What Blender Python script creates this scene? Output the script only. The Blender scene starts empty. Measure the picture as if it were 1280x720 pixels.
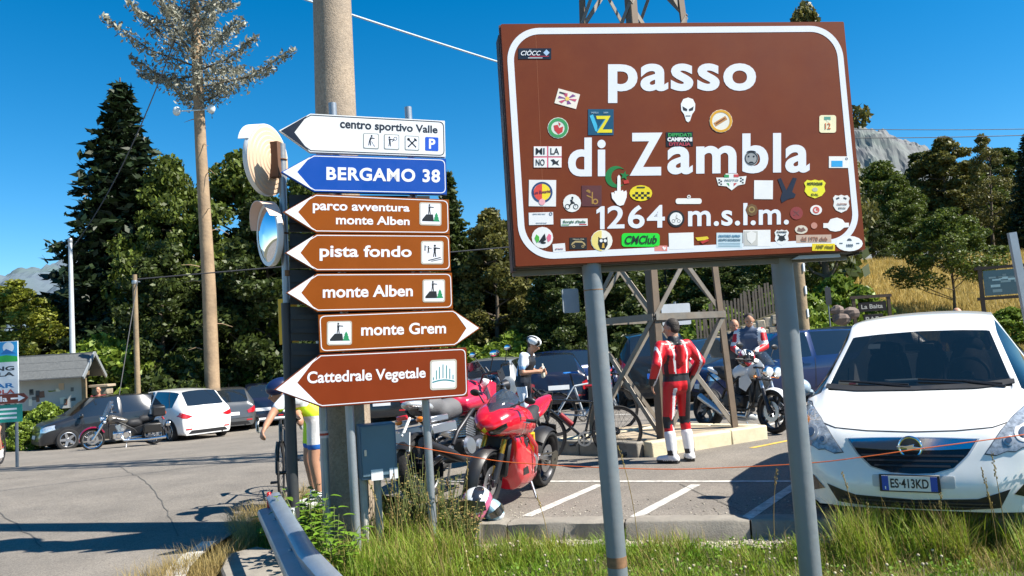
import bpy, bmesh, math, random
import numpy as np
from math import sin, cos, pi, radians as rad
from mathutils import Vector as V, Matrix, Quaternion
from mathutils.bvhtree import BVHTree
random.seed(7); rng = np.random.default_rng(7)
S = bpy.context.scene; COL = S.collection

# ------------------------------------------------ camera, sky, sun, exposure
PITCH, ROLL, FPX = rad(4.2), math.atan(.062), 1000.0
CAM = V((0, 0, 1.5))
FW = V((0, cos(PITCH), sin(PITCH)))
_r0, _u0 = V((1, 0, 0)), V((0, -sin(PITCH), cos(PITCH)))
RT = cos(ROLL)*_r0 - sin(ROLL)*_u0
UP = sin(ROLL)*_r0 + cos(ROLL)*_u0
cd = bpy.data.cameras.new('camera'); cam = bpy.data.objects.new('camera', cd); COL.objects.link(cam)
cd.sensor_width = 36; cd.lens = 36*FPX/1280; cd.clip_start = .05; cd.clip_end = 20000
cam.matrix_world = Matrix.Translation(CAM) @ Matrix((RT, UP, -FW)).transposed().to_4x4()
S.camera = cam
SUN_H = V((.97, -.25)).normalized(); SUN_EL = rad(49)
w = bpy.data.worlds.new("World"); S.world = w; w.use_nodes = True
nt = w.node_tree; nt.nodes.clear()
o_ = nt.nodes.new('ShaderNodeOutputWorld'); bg = nt.nodes.new('ShaderNodeBackground'); sk = nt.nodes.new('ShaderNodeTexSky')
sk.sky_type = 'NISHITA'; sk.sun_disc = False; sk.sun_elevation = SUN_EL
sk.sun_rotation = math.atan2(SUN_H.x, SUN_H.y); sk.altitude = 1264; sk.air_density = 1.0; sk.dust_density = .15; sk.ozone_density = 3.0
hs = nt.nodes.new('ShaderNodeHueSaturation'); hs.inputs['Saturation'].default_value = 1.43; hs.inputs['Hue'].default_value = .493
bg.inputs['Strength'].default_value = .08
nt.links.new(sk.outputs[0], hs.inputs['Color']); nt.links.new(hs.outputs[0], bg.inputs[0]); nt.links.new(bg.outputs[0], o_.inputs[0])
sl = bpy.data.lights.new('sun', 'SUN'); so = bpy.data.objects.new('sun', sl); COL.objects.link(so)
sl.energy = 5.0; sl.angle = rad(.55); sl.color = (1, .94, .84)
sv = V((SUN_H.x*cos(SUN_EL), SUN_H.y*cos(SUN_EL), sin(SUN_EL)))
so.rotation_euler = sv.to_track_quat('Z', 'Y').to_euler(); so.location = sv*60
S.view_settings.view_transform = 'Standard'; S.view_settings.look = 'None'; S.view_settings.gamma = 1
S.view_settings.exposure = 1.1
S.render.engine = 'CYCLES'; S.cycles.max_bounces = 6; S.cycles.transparent_max_bounces = 12
S.cycles.use_denoising = True

# ------------------------------------------------ helpers
def ray(px, py):
    d = FW + RT*((px-640)/FPX) - UP*((py-360)/FPX); return d/d.y
def at(px, py, D): return CAM + ray(px, py)*D          # point at distance D (metres ahead)
def gnd(px, py, z=0.0):
    r = ray(px, py); return CAM + r*((z-CAM.z)/r.z)
def ss(t): t = max(0., min(1., t)); return t*t*(3-2*t)
def H(x, y):                                            # height of the ground
    h = -.75*ss((y-10)/17)*ss((7-x)/17)
    if x > 4: h += 4.6*ss((y-27)/34)*ss((x-4)/12) + .05*max(0, y-30)*ss((x-4)/12)
    return h
def gh(px, py):                                         # ground point with the real height
    z = 0.
    for _ in range(12):
        p = gnd(px, py, z); z = .5*z + .5*H(p.x, p.y)
    return V((p.x, p.y, H(p.x, p.y)))

_M = {}
def M(name, col=None, rough=.55, metal=0., var=.12, scale=6., bump=0., bscale=60., coat=0., spec=.5, dark=None, dscale=3., damt=.4, trans=0., island=0., alpha=1., emit=None):
    if name in _M: return _M[name]
    m = bpy.data.materials.new(name); m.use_nodes = True; _M[name] = m
    n, l = m.node_tree.nodes, m.node_tree.links
    b = n['Principled BSDF']; b.inputs['Roughness'].default_value = rough; b.inputs['Metallic'].default_value = metal
    b.inputs['Coat Weight'].default_value = coat; b.inputs['Specular IOR Level'].default_value = spec
    b.inputs['Coat Roughness'].default_value = .04
    tc = n.new('ShaderNodeTexCoord')
    c = n.new('ShaderNodeRGB'); c.outputs[0].default_value = (*col, 1); out = c.outputs[0]
    if dark:
        nz = n.new('ShaderNodeTexNoise'); nz.inputs['Scale'].default_value = dscale; nz.inputs['Detail'].default_value = 8; nz.inputs['Roughness'].default_value = .7
        l.new(tc.outputs['Object'], nz.inputs[0])
        cr = n.new('ShaderNodeValToRGB'); cr.color_ramp.elements[0].position = .5-.12; cr.color_ramp.elements[1].position = .5+.2
        l.new(nz.outputs[0], cr.inputs[0])
        mu = n.new('ShaderNodeMath'); mu.operation = 'MULTIPLY'; mu.inputs[1].default_value = damt; l.new(cr.outputs[0], mu.inputs[0])
        mx = n.new('ShaderNodeMixRGB'); l.new(mu.outputs[0], mx.inputs[0]); l.new(out, mx.inputs[1]); mx.inputs[2].default_value = (*dark, 1); out = mx.outputs[0]
    if var or island:
        nz = n.new('ShaderNodeTexNoise'); nz.inputs['Scale'].default_value = scale; nz.inputs['Detail'].default_value = 7; nz.inputs['Roughness'].default_value = .65
        l.new(tc.outputs['Object'], nz.inputs[0])
        mr = n.new('ShaderNodeMapRange'); mr.inputs[1].default_value = .3; mr.inputs[2].default_value = .7
        mr.inputs[3].default_value = 1-var; mr.inputs[4].default_value = 1+var; l.new(nz.outputs[0], mr.inputs[0]); val = mr.outputs[0]
        if island:
            g = n.new('ShaderNodeNewGeometry'); m2 = n.new('ShaderNodeMapRange'); m2.inputs[3].default_value = 1-island; m2.inputs[4].default_value = 1+island
            l.new(g.outputs['Random Per Island'], m2.inputs[0]); mm = n.new('ShaderNodeMath'); mm.operation = 'MULTIPLY'
            l.new(val, mm.inputs[0]); l.new(m2.outputs[0], mm.inputs[1]); val = mm.outputs[0]
        vm = n.new('ShaderNodeVectorMath'); vm.operation = 'SCALE'; l.new(out, vm.inputs[0]); l.new(val, vm.inputs['Scale']); out = vm.outputs[0]
        if var > .03 and metal < .5 and not island:
            m3 = n.new('ShaderNodeMapRange'); m3.inputs[1].default_value = .3; m3.inputs[2].default_value = .7; m3.inputs[3].default_value = max(.02, rough*.8); m3.inputs[4].default_value = min(1, rough*1.25)
            l.new(nz.outputs[0], m3.inputs[0]); l.new(m3.outputs[0], b.inputs['Roughness'])
    l.new(out, b.inputs['Base Color'])
    if bump:
        nb = n.new('ShaderNodeTexNoise'); nb.inputs['Scale'].default_value = bscale; nb.inputs['Detail'].default_value = 6
        l.new(tc.outputs['Object'], nb.inputs[0]); bp = n.new('ShaderNodeBump'); bp.inputs['Strength'].default_value = bump; bp.inputs['Distance'].default_value = .02
        l.new(nb.outputs[0], bp.inputs['Height']); l.new(bp.outputs[0], b.inputs['Normal'])
    if trans:                                           # thin leaves: part of the light passes through
        t = n.new('ShaderNodeBsdfTranslucent'); l.new(out, t.inputs[0]); ms = n.new('ShaderNodeMixShader'); ms.inputs[0].default_value = trans
        l.new(b.outputs[0], ms.inputs[1]); l.new(t.outputs[0], ms.inputs[2]); l.new(ms.outputs[0], n['Material Output'].inputs[0])
    if alpha < 1: b.inputs['Alpha'].default_value = alpha
    return m
def hexc(h):
    h = h.lstrip('#'); r = []
    for i in (0, 2, 4):
        v = int(h[i:i+2], 16)/255; r.append(v/12.92 if v <= .04045 else ((v+.055)/1.055)**2.4)
    return tuple(r)
def P_(h, **k): return M('paint_'+h, hexc(h), **({'rough': .4, 'var': .06}|k))

class MB:
    def __init__(s): s.v = []; s.f = []; s.m = []
    def add(s, vs, fs, m=0):
        b = len(s.v); s.v += [tuple(p) for p in vs]; s.f += [tuple(b+i for i in f) for f in fs]; s.m += [m]*len(fs); return s
    def box(s, c, sz, rz=0, R=None, m=0):
        R = R or Matrix.Rotation(rz, 3, 'Z'); c = V(c); x, y, z = (a/2 for a in sz)
        vs = [c + R @ V((i*x, j*y, k*z)) for k in (-1, 1) for j in (-1, 1) for i in (-1, 1)]
        return s.add(vs, [(0,2,3,1),(4,5,7,6),(0,1,5,4),(2,6,7,3),(0,4,6,2),(1,3,7,5)], m)
    def beam(s, a, b, wd, hg, m=0, roll=0):             # rectangular bar from a to b
        a, b = V(a), V(b); d = b-a; L = d.length; q = d.to_track_quat('X', 'Z')
        return s.box((a+b)/2, (L, wd, hg), R=(q.to_matrix() @ Matrix.Rotation(roll, 3, 'X')), m=m)
    def tube(s, pts, r, n=8, m=0, caps=True, flat=1.):
        pts = [V(p) for p in pts]; k = len(pts); rr = r if isinstance(r, (list, tuple)) else [r]*k
        vs = []; prev = None
        for i in range(k):
            t = (pts[min(i+1, k-1)] - pts[max(i-1, 0)]).normalized()
            if prev is None:
                u = t.cross(V((0, 0, 1)));
                if u.length < .1: u = t.cross(V((0, 1, 0)))
            else: u = prev - t*prev.dot(t)
            u.normalize(); prev = u; w_ = t.cross(u)
            vs += [pts[i] + (u*cos(2*pi*j/n)*flat + w_*sin(2*pi*j/n))*rr[i] for j in range(n)]
        fs = [(i*n+j, i*n+(j+1) % n, (i+1)*n+(j+1) % n, (i+1)*n+j) for i in range(k-1) for j in range(n)]
        if caps: fs += [tuple(range(n-1, -1, -1)), tuple((k-1)*n+j for j in range(n))]
        return s.add(vs, fs, m)
    def lathe(s, prof, c=(0,0,0), ax='Z', n=24, m=0, R=None, cp=True):
        A = R or {'Z': Matrix.Identity(3), 'Y': Matrix(((1,0,0),(0,0,1),(0,1,0))), 'X': Matrix(((0,0,1),(1,0,0),(0,1,0)))}[ax]; c = V(c)
        k = len(prof); vs = [c + A @ V((r*cos(2*pi*j/n), r*sin(2*pi*j/n), h)) for r, h in prof for j in range(n)]
        fs = [(i*n+j, i*n+(j+1) % n, (i+1)*n+(j+1) % n, (i+1)*n+j) for i in range(k-1) for j in range(n)]
        cl_ = abs(prof[0][0]-prof[-1][0])+abs(prof[0][1]-prof[-1][1]) < 1e-6
        if cp and prof[0][0] > 1e-4 and not cl_: fs += [tuple(range(n-1, -1, -1))]
        if cp and prof[-1][0] > 1e-4 and not cl_: fs += [tuple((k-1)*n+j for j in range(n))]
        return s.add(vs, fs, m)
    def torus(s, c, Rr, r, ax='Y', n=32, k=10, m=0, sq=1., R=None):
        return s.lathe([(Rr + r*cos(2*pi*i/k), r*sq*sin(2*pi*i/k)) for i in range(k+1)], c, ax, n, m, R)
    def ell(s, c, r, n=14, k=9, R=None, m=0):
        R = R or Matrix.Identity(3); c = V(c); r = (r, r, r) if not hasattr(r, '__len__') else r
        vs = [c + R @ V((0, 0, -r[2]))]
        for i in range(1, k):
            a = -pi/2 + pi*i/k; vs += [c + R @ V((r[0]*cos(a)*cos(2*pi*j/n), r[1]*cos(a)*sin(2*pi*j/n), r[2]*sin(a))) for j in range(n)]
        vs.append(c + R @ V((0, 0, r[2]))); e = len(vs)-1
        fs = [(0, 1+(j+1) % n, 1+j) for j in range(n)] + [(1+(i*n)+j, 1+i*n+(j+1) % n, 1+(i+1)*n+(j+1) % n, 1+(i+1)*n+j) for i in range(k-2) for j in range(n)]
        fs += [(1+(k-2)*n+j, 1+(k-2)*n+(j+1) % n, e) for j in range(n)]
        return s.add(vs, fs, m)
    def cap(s, a, b, ra, rb, n=12, m=0):                # tapered capsule
        a, b = V(a), V(b); d = b-a; L = max(d.length, 1e-5); R = d.to_track_quat('Z', 'Y').to_matrix() if d.length > 1e-5 else Matrix.Identity(3)
        pr = [(max(1e-5, ra*sin(t)), -ra*cos(t)) for t in [0, .5, 1.05, pi/2]] + [(max(1e-5, rb*cos(t)), L+rb*sin(t)) for t in [0, .52, 1.07, pi/2]]
        return s.lathe(pr, a, n=n, m=m, R=R)
    def prism(s, poly, fn, t0=0., t1=.01, m=0):         # 2-D outline -> solid, fn(u, v, w) -> point
        k = len(poly); A = [fn(u, v, t0) for u, v in poly]; B = [fn(u, v, t1) for u, v in poly]
        return s.add(A+B, [tuple(range(k-1, -1, -1)), tuple(range(k, 2*k))] + [(i, (i+1) % k, k+(i+1) % k, k+i) for i in range(k)], m)
    def loft(s, rings, m=0, ends=True, closed=True):
        n = len(rings[0]); vs = [p for r in rings for p in r]; J = n if closed else n-1
        fs = [(i*n+j, i*n+(j+1) % n, (i+1)*n+(j+1) % n, (i+1)*n+j) for i in range(len(rings)-1) for j in range(J)]
        if ends: fs += [tuple(range(n-1, -1, -1)), tuple((len(rings)-1)*n+j for j in range(n))]
        return s.add(vs, fs, m)
    def mesh(s, name, mats, smooth=38):
        me = bpy.data.meshes.new(name); me.from_pydata([tuple(p) for p in s.v], [], s.f)
        for a in (mats if isinstance(mats, (list, tuple)) else [mats]): me.materials.append(a)
        if len(me.materials) > 1: me.polygons.foreach_set('material_index', s.m)
        if smooth:
            me.polygons.foreach_set('use_smooth', [True]*len(me.polygons)); me.set_sharp_from_angle(angle=rad(smooth))
        return me
def link(name, me, parent=None):
    o = bpy.data.objects.new(name, me); COL.objects.link(o); o.parent = parent; return o
def P(mb, name, mats, parent=None, smooth=38, bevel=0, sub=0, label=None, seg=1):
    o = link(name, mb.mesh(name, mats, smooth), parent)
    if bevel:
        md = o.modifiers.new('bevel', 'BEVEL'); md.width = bevel; md.segments = seg; md.limit_method = 'ANGLE'; md.angle_limit = rad(35)
    if sub:
        md = o.modifiers.new('sub', 'SUBSURF'); md.levels = md.render_levels = sub
    if label: o['label'] = label
    return o
def tag(o, label=None, cat=None, group=None, kind=None):
    if label: o['label'] = label
    if cat: o['category'] = cat
    if group: o['group'] = group
    if kind: o['kind'] = kind
    return o
def T(name, label, cat, loc=(0,0,0), rz=0., group=None, sc=1.):
    o = link(name, None); o.location = loc; o.rotation_euler = (0, 0, rz); o.scale = (sc,)*3
    return tag(o, label, cat, group)
def children(o): return [c for c in COL.objects if c.parent == o]
def dup(o, parent=None, kids=None):
    kids = kids if kids is not None else {}
    if not kids:
        for c in COL.objects:
            if c.parent: kids.setdefault(c.parent.name, []).append(c)
    def cp(a, par):
        c = a.copy(); COL.objects.link(c); c.parent = par
        for ch in kids.get(a.name, []): cp(ch, c)
        return c
    return cp(o, parent)
def fixed(o):                                           # mesh of an object with its modifiers applied
    dg = bpy.context.evaluated_depsgraph_get(); return bpy.data.meshes.new_from_object(o.evaluated_get(dg))
def blob(mb, name, mats, parent=None, voxel=.014, smooth=3, colour=None, label=None):
    me = mb.mesh('t', mats if isinstance(mats, (list, tuple)) else [mats], 0); o = link('t', me)
    r = o.modifiers.new('r', 'REMESH'); r.mode = 'VOXEL'; r.voxel_size = voxel; r.use_smooth_shade = True
    if smooth:
        s_ = o.modifiers.new('s', 'SMOOTH'); s_.factor = .5; s_.iterations = smooth
    m2 = fixed(o); bpy.data.objects.remove(o); m2.name = name
    m2.materials.clear()
    for a in (mats if isinstance(mats, (list, tuple)) else [mats]): m2.materials.append(a)
    ix = [0]*len(m2.polygons)
    if colour: ix = [colour(p.center, p.normal) for p in m2.polygons]
    m2.polygons.foreach_set('material_index', ix)
    o = link(name, m2, parent)
    if label: o['label'] = label
    return o
def text_mesh(s, h=None, wd=None, bold=0., depth=.001, align='C', shear=0., space=1.):
    cu = bpy.data.curves.new('t', 'FONT'); cu.body = s; cu.size = 1; cu.resolution_u = 5; cu.offset = bold; cu.extrude = .5
    cu.shear = shear; cu.space_character = space
    o = link('t', cu); me = fixed(o); bpy.data.objects.remove(o); bpy.data.curves.remove(cu)
    co = np.empty(len(me.vertices)*3); me.vertices.foreach_get('co', co); co = co.reshape(-1, 3)
    a, b = co.min(0), co.max(0)
    return me, co, a, b
def text(s, fn, u0, u1, v0, v1, mat, name='lettering', parent=None, bold=.02, depth=.0008, base=.0004, shear=0., space=1., label=None):
    """letters filling the rectangle u0..u1, v0..v1 of a surface, fn(u, v, w) -> point"""
    me, co, a, b = text_mesh(s, bold=bold, shear=shear, space=space)
    for k in range(len(co)):
        u = u0 + (co[k, 0]-a[0])/(b[0]-a[0])*(u1-u0); v = v0 + (co[k, 1]-a[1])/(b[1]-a[1])*(v1-v0)
        co[k] = fn(u, v, base + (depth if co[k, 2] > 0 else 0))
    me.vertices.foreach_set('co', co.ravel()); me.materials.clear(); me.materials.append(mat)
    o = link(name, me, parent)
    if label: o['label'] = label
    return o
def arc(cx, cy, r, a0=0, a1=360, n=16, ry=None):
    ry = ry or r; return [(cx + r*cos(rad(a0+(a1-a0)*i/n)), cy + ry*sin(rad(a0+(a1-a0)*i/n))) for i in range(n + (0 if abs(a1-a0) == 360 else 1))]
def rrect(u0, v0, u1, v1, r, n=5):
    return arc(u1-r, v1-r, r, 0, 90, n) + arc(u0+r, v1-r, r, 90, 180, n) + arc(u0+r, v0+r, r, 180, 270, n) + arc(u1-r, v0+r, r, 270, 360, n)
def rs(a, b): return random.uniform(a, b)
# ------------------------------------------------ materials
asphalt = M('asphalt', (.22, .197, .168), rough=.9, var=.16, scale=1.3, bump=.5, bscale=240, dark=(.14, .128, .115), dscale=.3, damt=.6, spec=.25)
def speckle(m, scale=180, amt=.3):
    n, l = m.node_tree.nodes, m.node_tree.links; b = n['Principled BSDF']; src = b.inputs['Base Color'].links[0].from_socket
    tc = n.new('ShaderNodeTexCoord'); vo = n.new('ShaderNodeTexVoronoi'); vo.inputs['Scale'].default_value = scale; l.new(tc.outputs['Object'], vo.inputs[0])
    sp = n.new('ShaderNodeSeparateColor'); l.new(vo.outputs['Color'], sp.inputs[0])
    mr = n.new('ShaderNodeMapRange'); mr.inputs[3].default_value = 1-amt; mr.inputs[4].default_value = 1+amt; l.new(sp.outputs[0], mr.inputs[0])
    vm = n.new('ShaderNodeVectorMath'); vm.operation = 'SCALE'; l.new(src, vm.inputs[0]); l.new(mr.outputs[0], vm.inputs['Scale']); l.new(vm.outputs[0], b.inputs['Base Color'])
speckle(asphalt, 110, .28)
soil = M('soil', (.13, .1, .055), rough=.95, var=.3, scale=3, bump=.6, bscale=40, dark=(.07, .09, .03), dscale=1.2, damt=.8)
grass_soil = M('meadow_soil', (.36, .24, .06), rough=.95, var=.25, scale=1.5, bump=.4, dark=(.16, .18, .05), dscale=.25, damt=.6)
gravel_m = M('gravel_soil', (.42, .36, .27), rough=.95, var=.2, scale=14, bump=.7, bscale=60)
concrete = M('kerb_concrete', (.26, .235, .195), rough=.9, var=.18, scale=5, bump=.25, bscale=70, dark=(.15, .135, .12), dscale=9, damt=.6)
cream = M('cream_concrete', (.62, .55, .38), rough=.85, var=.1, scale=4, bump=.3, bscale=60, dark=(.35, .3, .2), dscale=5, damt=.4)
linepaint = M('road_paint', (.62, .6, .55), rough=.8, var=.12, scale=20, bump=.2, dark=(.2, .19, .17), dscale=9, damt=.9)
galv = M('galvanised_steel', (.36, .39, .42), rough=.42, metal=.55, var=.12, scale=8, bump=.08, bscale=25, dark=(.2, .22, .24), dscale=4, damt=.5)
galv2 = M('dull_galvanised_steel', (.2, .235, .26), rough=.55, metal=.35, var=.14, scale=7, bump=.1, bscale=20, dark=(.15, .1, .065), dscale=7, damt=.3)
steel_brown = M('weathered_steel', (.125, .09, .06), rough=.6, metal=.2, var=.15, scale=5, dark=(.13, .1, .075), dscale=3, damt=.6)
wood_pole = M('pole_wood', (.30, .22, .13), rough=.85, var=.2, scale=2, bump=.4, bscale=18, dark=(.14, .1, .065), dscale=2.5, damt=.6)
wood_dark = M('dark_wood', (.09, .06, .04), rough=.85, var=.2, scale=4, bump=.3, bscale=30)
bark = M('bark', (.11, .085, .06), rough=.95, var=.25, scale=4, bump=.8, bscale=20)
bark_pale = M('pale_bark', (.36, .25, .15), rough=.9, var=.2, scale=1.6, bump=.6, bscale=12, dark=(.16, .11, .07), dscale=2, damt=.6)
black = M('black_plastic', (.016, .016, .018), rough=.45, var=.1)
rubber = M('tyre_rubber', (.013, .013, .014), rough=.8, var=.15, bump=.2, bscale=50)
chrome = M('chrome', (.75, .77, .8), rough=.12, metal=1., var=.04)
alu = M('brushed_aluminium', (.5, .51, .53), rough=.32, metal=.9, var=.08)
darkmetal = M('dark_metal', (.045, .045, .05), rough=.4, metal=.6, var=.12)
glass_dark = M('tinted_glass', (.012, .016, .02), rough=.04, var=0, spec=.9, coat=1)
lamp_glass = M('lamp_glass', (.62, .66, .7), rough=.08, metal=.5, var=.25, scale=30, coat=1)
red_lamp = M('red_lamp', (.5, .012, .02), rough=.15, var=.15, scale=25, coat=1)
skin = M('skin', (.46, .24, .15), rough=.55, var=.08, scale=9)
white_ = P_('e8eaec'); 

# ------------------------------------------------ ground
def grid(xs, ys, zf, keep=None):
    vs = [(x, y, zf(x, y)) for y in ys for x in xs]; n = len(xs)
    fs = [(j*n+i, j*n+i+1, (j+1)*n+i+1, (j+1)*n+i) for j in range(len(ys)-1) for i in range(n-1) if not keep or keep((xs[i]+xs[i+1])/2, (ys[j]+ys[j+1])/2)]
    return vs, fs
K0, K1 = gnd(598, 652), gnd(950, 648)                   # kerb line (top, front edge)
kd = (K1-K0).normalized(); kn = V((kd.y, -kd.x, 0))      # towards the camera
def kp(t, off=0., z=0.): p = K0 + kd*t + kn*off; return V((p.x, p.y, z))
def verge_z(x, y):                                      # the verge lies lower than the car park
    d = (V((x, y, 0))-K0).dot(kn)
    z = -.15 - .1*ss((d-.3)/3) + .02*sin(x*3.1+y)+.02*sin(y*4.3)
    e = ss((x+2.62)/.5); return z*e + (1-e)*-.06
xs = sorted(set([-2500, -1200, -600, -300, -150, -90] + list(np.arange(-60, -4, 2.)) + list(np.arange(-4, 12, .25)) + list(np.arange(12, 60, 2.)) + [90, 150, 300, 600, 1200, 2500]))
ys = sorted(set([-2500, -600, -100, -30, -10] + list(np.arange(-6, 12, .25)) + list(np.arange(12, 90, 1.5)) + [110, 150, 250, 500, 1000, 2500, 4000]))
def gz(x, y):
    if y < 9.6: return verge_z(x, y) if x > -2.9 and (V((x, y, 0))-K0).dot(kn) > -.4 or (-2.9 < x < -.2 and y < 9.2) else -.3
    return H(x, min(y, 90)) - .03 - (.25 if y < 10.5 else 0)
mb = MB(); mb.add(*grid(xs, ys, gz)); 
ground = P(mb, 'ground', soil, smooth=60); tag(ground, kind='structure')
# asphalt: near part as one outline, far part following the slope
VP = [V((-2.62, -9, 0)), V((-2.60, 5.9, 0)), V((-2.63, 8.2, 0)), V((-2.45, 9.0, 0)), V((-1.9, 9.25, 0)), V((-1.25, 8.4, 0)), V((-.85, 7.45, 0)), kp(0, -.02)]
out = [V((-70, -9, 0))] + VP + [kp(14, -.02), V((70, kp(60, 0).y-30, 0)), V((70, 10, 0)), V((-70, 10, 0))]
from mathutils.geometry import tessellate_polygon
tri = []
for t3 in tessellate_polygon([out]):
    a_, b_, c_ = (out[i] for i in t3); tri.append(tuple(t3) if (b_-a_).cross(c_-a_).z > 0 else tuple(t3)[::-1])
me = bpy.data.meshes.new('asphalt_lot'); me.from_pydata([tuple(p) for p in out], [], tri); me.materials.append(asphalt)
tag(link('asphalt_road', me), kind='structure')
back = lambda x: 30.5 - .12*(x+10) if x < 2 else 27.5
mb = MB(); mb.add(*grid(list(np.arange(-70, 31, 1.)), list(np.arange(10, 34, .5)), lambda x, y: H(x, y), lambda x, y: y < back(x)))
tag(P(mb, 'asphalt_car_park', asphalt), kind='structure')
mb = MB()                                                # tar-filled cracks and joints in the road
def ribbon(mb, pts, wd, zf, m=0):
    for a, b in zip(pts[:-1], pts[1:]):
        a, b = V((a[0], a[1], 0)), V((b[0], b[1], 0)); n_ = (b-a).normalized(); n_ = V((-n_.y, n_.x, 0))*wd/2; a -= (b-a).normalized()*wd*.2
        q = [a-n_, b-n_, b+n_, a+n_]; mb.add([(p.x, p.y, zf(p.x, p.y)) for p in q], [(0, 1, 2, 3)], m)
def crack(px, wd=.010):
    pts = [gh(*p) for p in px]; fine = []
    for a, b in zip(pts[:-1], pts[1:]):
        k = max(2, int((b-a).length/.25))
        for i in range(k): q = a.lerp(b, i/k); fine.append((q.x+rs(-.02, .02), q.y+rs(-.03, .03)))
    ribbon(mb, fine, wd, lambda x, y: H(x, y)+.005)
crack([(150, 583), (165, 592), (185, 604), (200, 622), (213, 650), (226, 680)]); crack([(0, 600), (60, 592), (150, 582), (240, 573)], .014)
crack([(215, 560), (330, 549), (390, 545)], .016); crack([(0, 640), (60, 690)], .012); crack([(930, 640), (840, 600)], .01)
tag(P(mb, 'road_crack', M('tar', (.10, .095, .085), rough=.9)), kind='structure')
# painted markings
mb = MB()
def line(a, b, wd, mb=mb, z=.004):
    a, b = gh(*a), gh(*b); ribbon(mb, [(a.x, a.y), (b.x, b.y)], wd, lambda x, y: H(x, y)+z)
for a, b in (((660, 645), (750, 606)), ((795, 646), (870, 606)), ((930, 650), (1000, 603))): line(a, b, .1)
line((560, 602), (1060, 602), .09, z=.0045)
line((700, 520), (790, 518), .1); line((905, 548), (1000, 520), .1)
tag(P(mb, 'parking_line', linepaint), kind='structure')
mb = MB(); line((222, 712), (242, 692), .16, mb); line((242, 692), (262, 677), .13, mb, .0045); line((196, 760), (222, 712), .17, mb, .0048)
tag(P(mb, 'edge_line', linepaint), kind='structure')
yl = MB(); line((920, 487), (1010, 489), .14, yl); line((940, 560), (1000, 548), .08, yl)
tag(P(yl, 'yellow_line', M('yellow_paint', (.6, .4, .06), rough=.8, dark=(.3, .22, .08), dscale=10)), kind='structure')

# kerb of separate stones
kerb = link('kerb', None); tag(kerb, kind='structure')
km = []
for i in range(5):
    mb = MB(); L = .985; n = 8
    for j in range(n+1): pass
    rings = []
    for j in range(n+1):
        x = -L/2+L*j/n; e = .012 if j in (0, n) else 0
        rings.append([V((x, .11-e, -.30)), V((x, .11-e, .012+rs(-.004, .004)-e)), V((x, -.09+rs(-.006, .006)+e, .018+rs(-.006, .006)-e)), V((x, -.115+rs(-.01, .01)+e, .002-e)), V((x, -.12+rs(-.012, .012)+e, -.30))])
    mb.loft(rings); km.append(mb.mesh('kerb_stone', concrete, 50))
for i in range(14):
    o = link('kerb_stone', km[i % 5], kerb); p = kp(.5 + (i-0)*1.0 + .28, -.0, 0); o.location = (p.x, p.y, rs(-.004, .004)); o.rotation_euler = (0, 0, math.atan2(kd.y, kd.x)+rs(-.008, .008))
o = link('kerb_stone', km[2], kerb); p = kp(.03, -.0, -.0); o.location = p; o.scale = (.5, 1, 1); o.rotation_euler = (0, 0, math.atan2(kd.y, kd.x))
# bare gravel strip in front of the kerb
mb = MB(); n = 70; vs = []
for i in range(n+1):
    t = -.6 + 3.6*i/n
    for j, off in enumerate((.1, .2, .3+.08*sin(i*.9)+rs(-.03, .05))): p = kp(t, off); vs.append((p.x, p.y, verge_z(p.x, p.y)+.012))
mb.add(vs, [(i*3+j, i*3+j+1, i*3+j+4, i*3+j+3) for i in range(n) for j in (0, 1)]); tag(P(mb, 'gravel_strip', gravel_m), kind='structure')
# pebbles on it
def scatter(name, n, fpos, proto, mat, sc=(.6, 1.4), up=True):
    pv, pf = proto; pv = np.array(pv); k = len(pv); vs = []; fs = []
    for i in range(n):
        p = fpos(); a = rs(0, 2*pi); s_ = rs(*sc); c, s2 = cos(a), sin(a)
        q = pv*s_; x = q[:, 0]*c - q[:, 1]*s2; y = q[:, 0]*s2 + q[:, 1]*c
        vs.append(np.stack([x+p[0], y+p[1], q[:, 2]+p[2]], 1)); fs += [tuple(i*k+j for j in f) for f in pf]
    me = bpy.data.meshes.new(name); me.from_pydata(np.concatenate(vs).tolist(), [], fs); me.materials.append(mat); return me
t_ = MB(); t_.ell((0, 0, .004), (.014, .01, .008), 6, 4)
def peb():
    t = rs(-.5, 2.9); p = kp(t, rs(.14, .42)); return (p.x, p.y, verge_z(p.x, p.y)+.012)
o = link('pebbles', scatter('pebbles', 900, peb, (t_.v, t_.f), M('pebble', (.4, .36, .3), rough=.9, island=.4))); tag(o, kind='stuff', label='small pale pebbles lying along the foot of the kerb')

# kerbed island under the lattice tower
isl = link('tower_island_kerb', None); tag(isl, kind='structure')
C0, C1, C2 = gnd(808, 573), gnd(965, 547), gnd(684, 567)
C3 = C1 + (C2-C0)
def kerb_run(a, b, mat, w_=.17, h=.19, nn=3):
    d = (b-a); L = d.length; u = d/L; nrm = V((-u.y, u.x, 0)); k = nn
    for i in range(k):
        p, q = a+u*(L*i/k+.004), a+u*(L*(i+1)/k-.004); m_ = MB(); m_.box((p+q)/2+V((0, 0, h/2-.02)), ((q-p).length, w_, h+.04), rz=math.atan2(u.y, u.x))
        P(m_, 'kerb_stone', mat, isl, bevel=.02, seg=2)
ins = lambda a, b: None
def inset(p, c, d): v = (c-p); v.z = 0; return p + v.normalized()*d
mid = (C0+C3)/2; c0, c1, c2, c3 = [inset(p, mid, .12) for p in (C0, C1, C2, C3)]
kerb_run(c0, c1, cream); kerb_run(c1+(c3-c1)*.06, c3, cream, nn=2); kerb_run(c3, c2, cream, nn=2); kerb_run(c2, c0+(c2-c0)*.06, concrete, nn=3)  # front-left run in darker concrete: shade put into its colour
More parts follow.
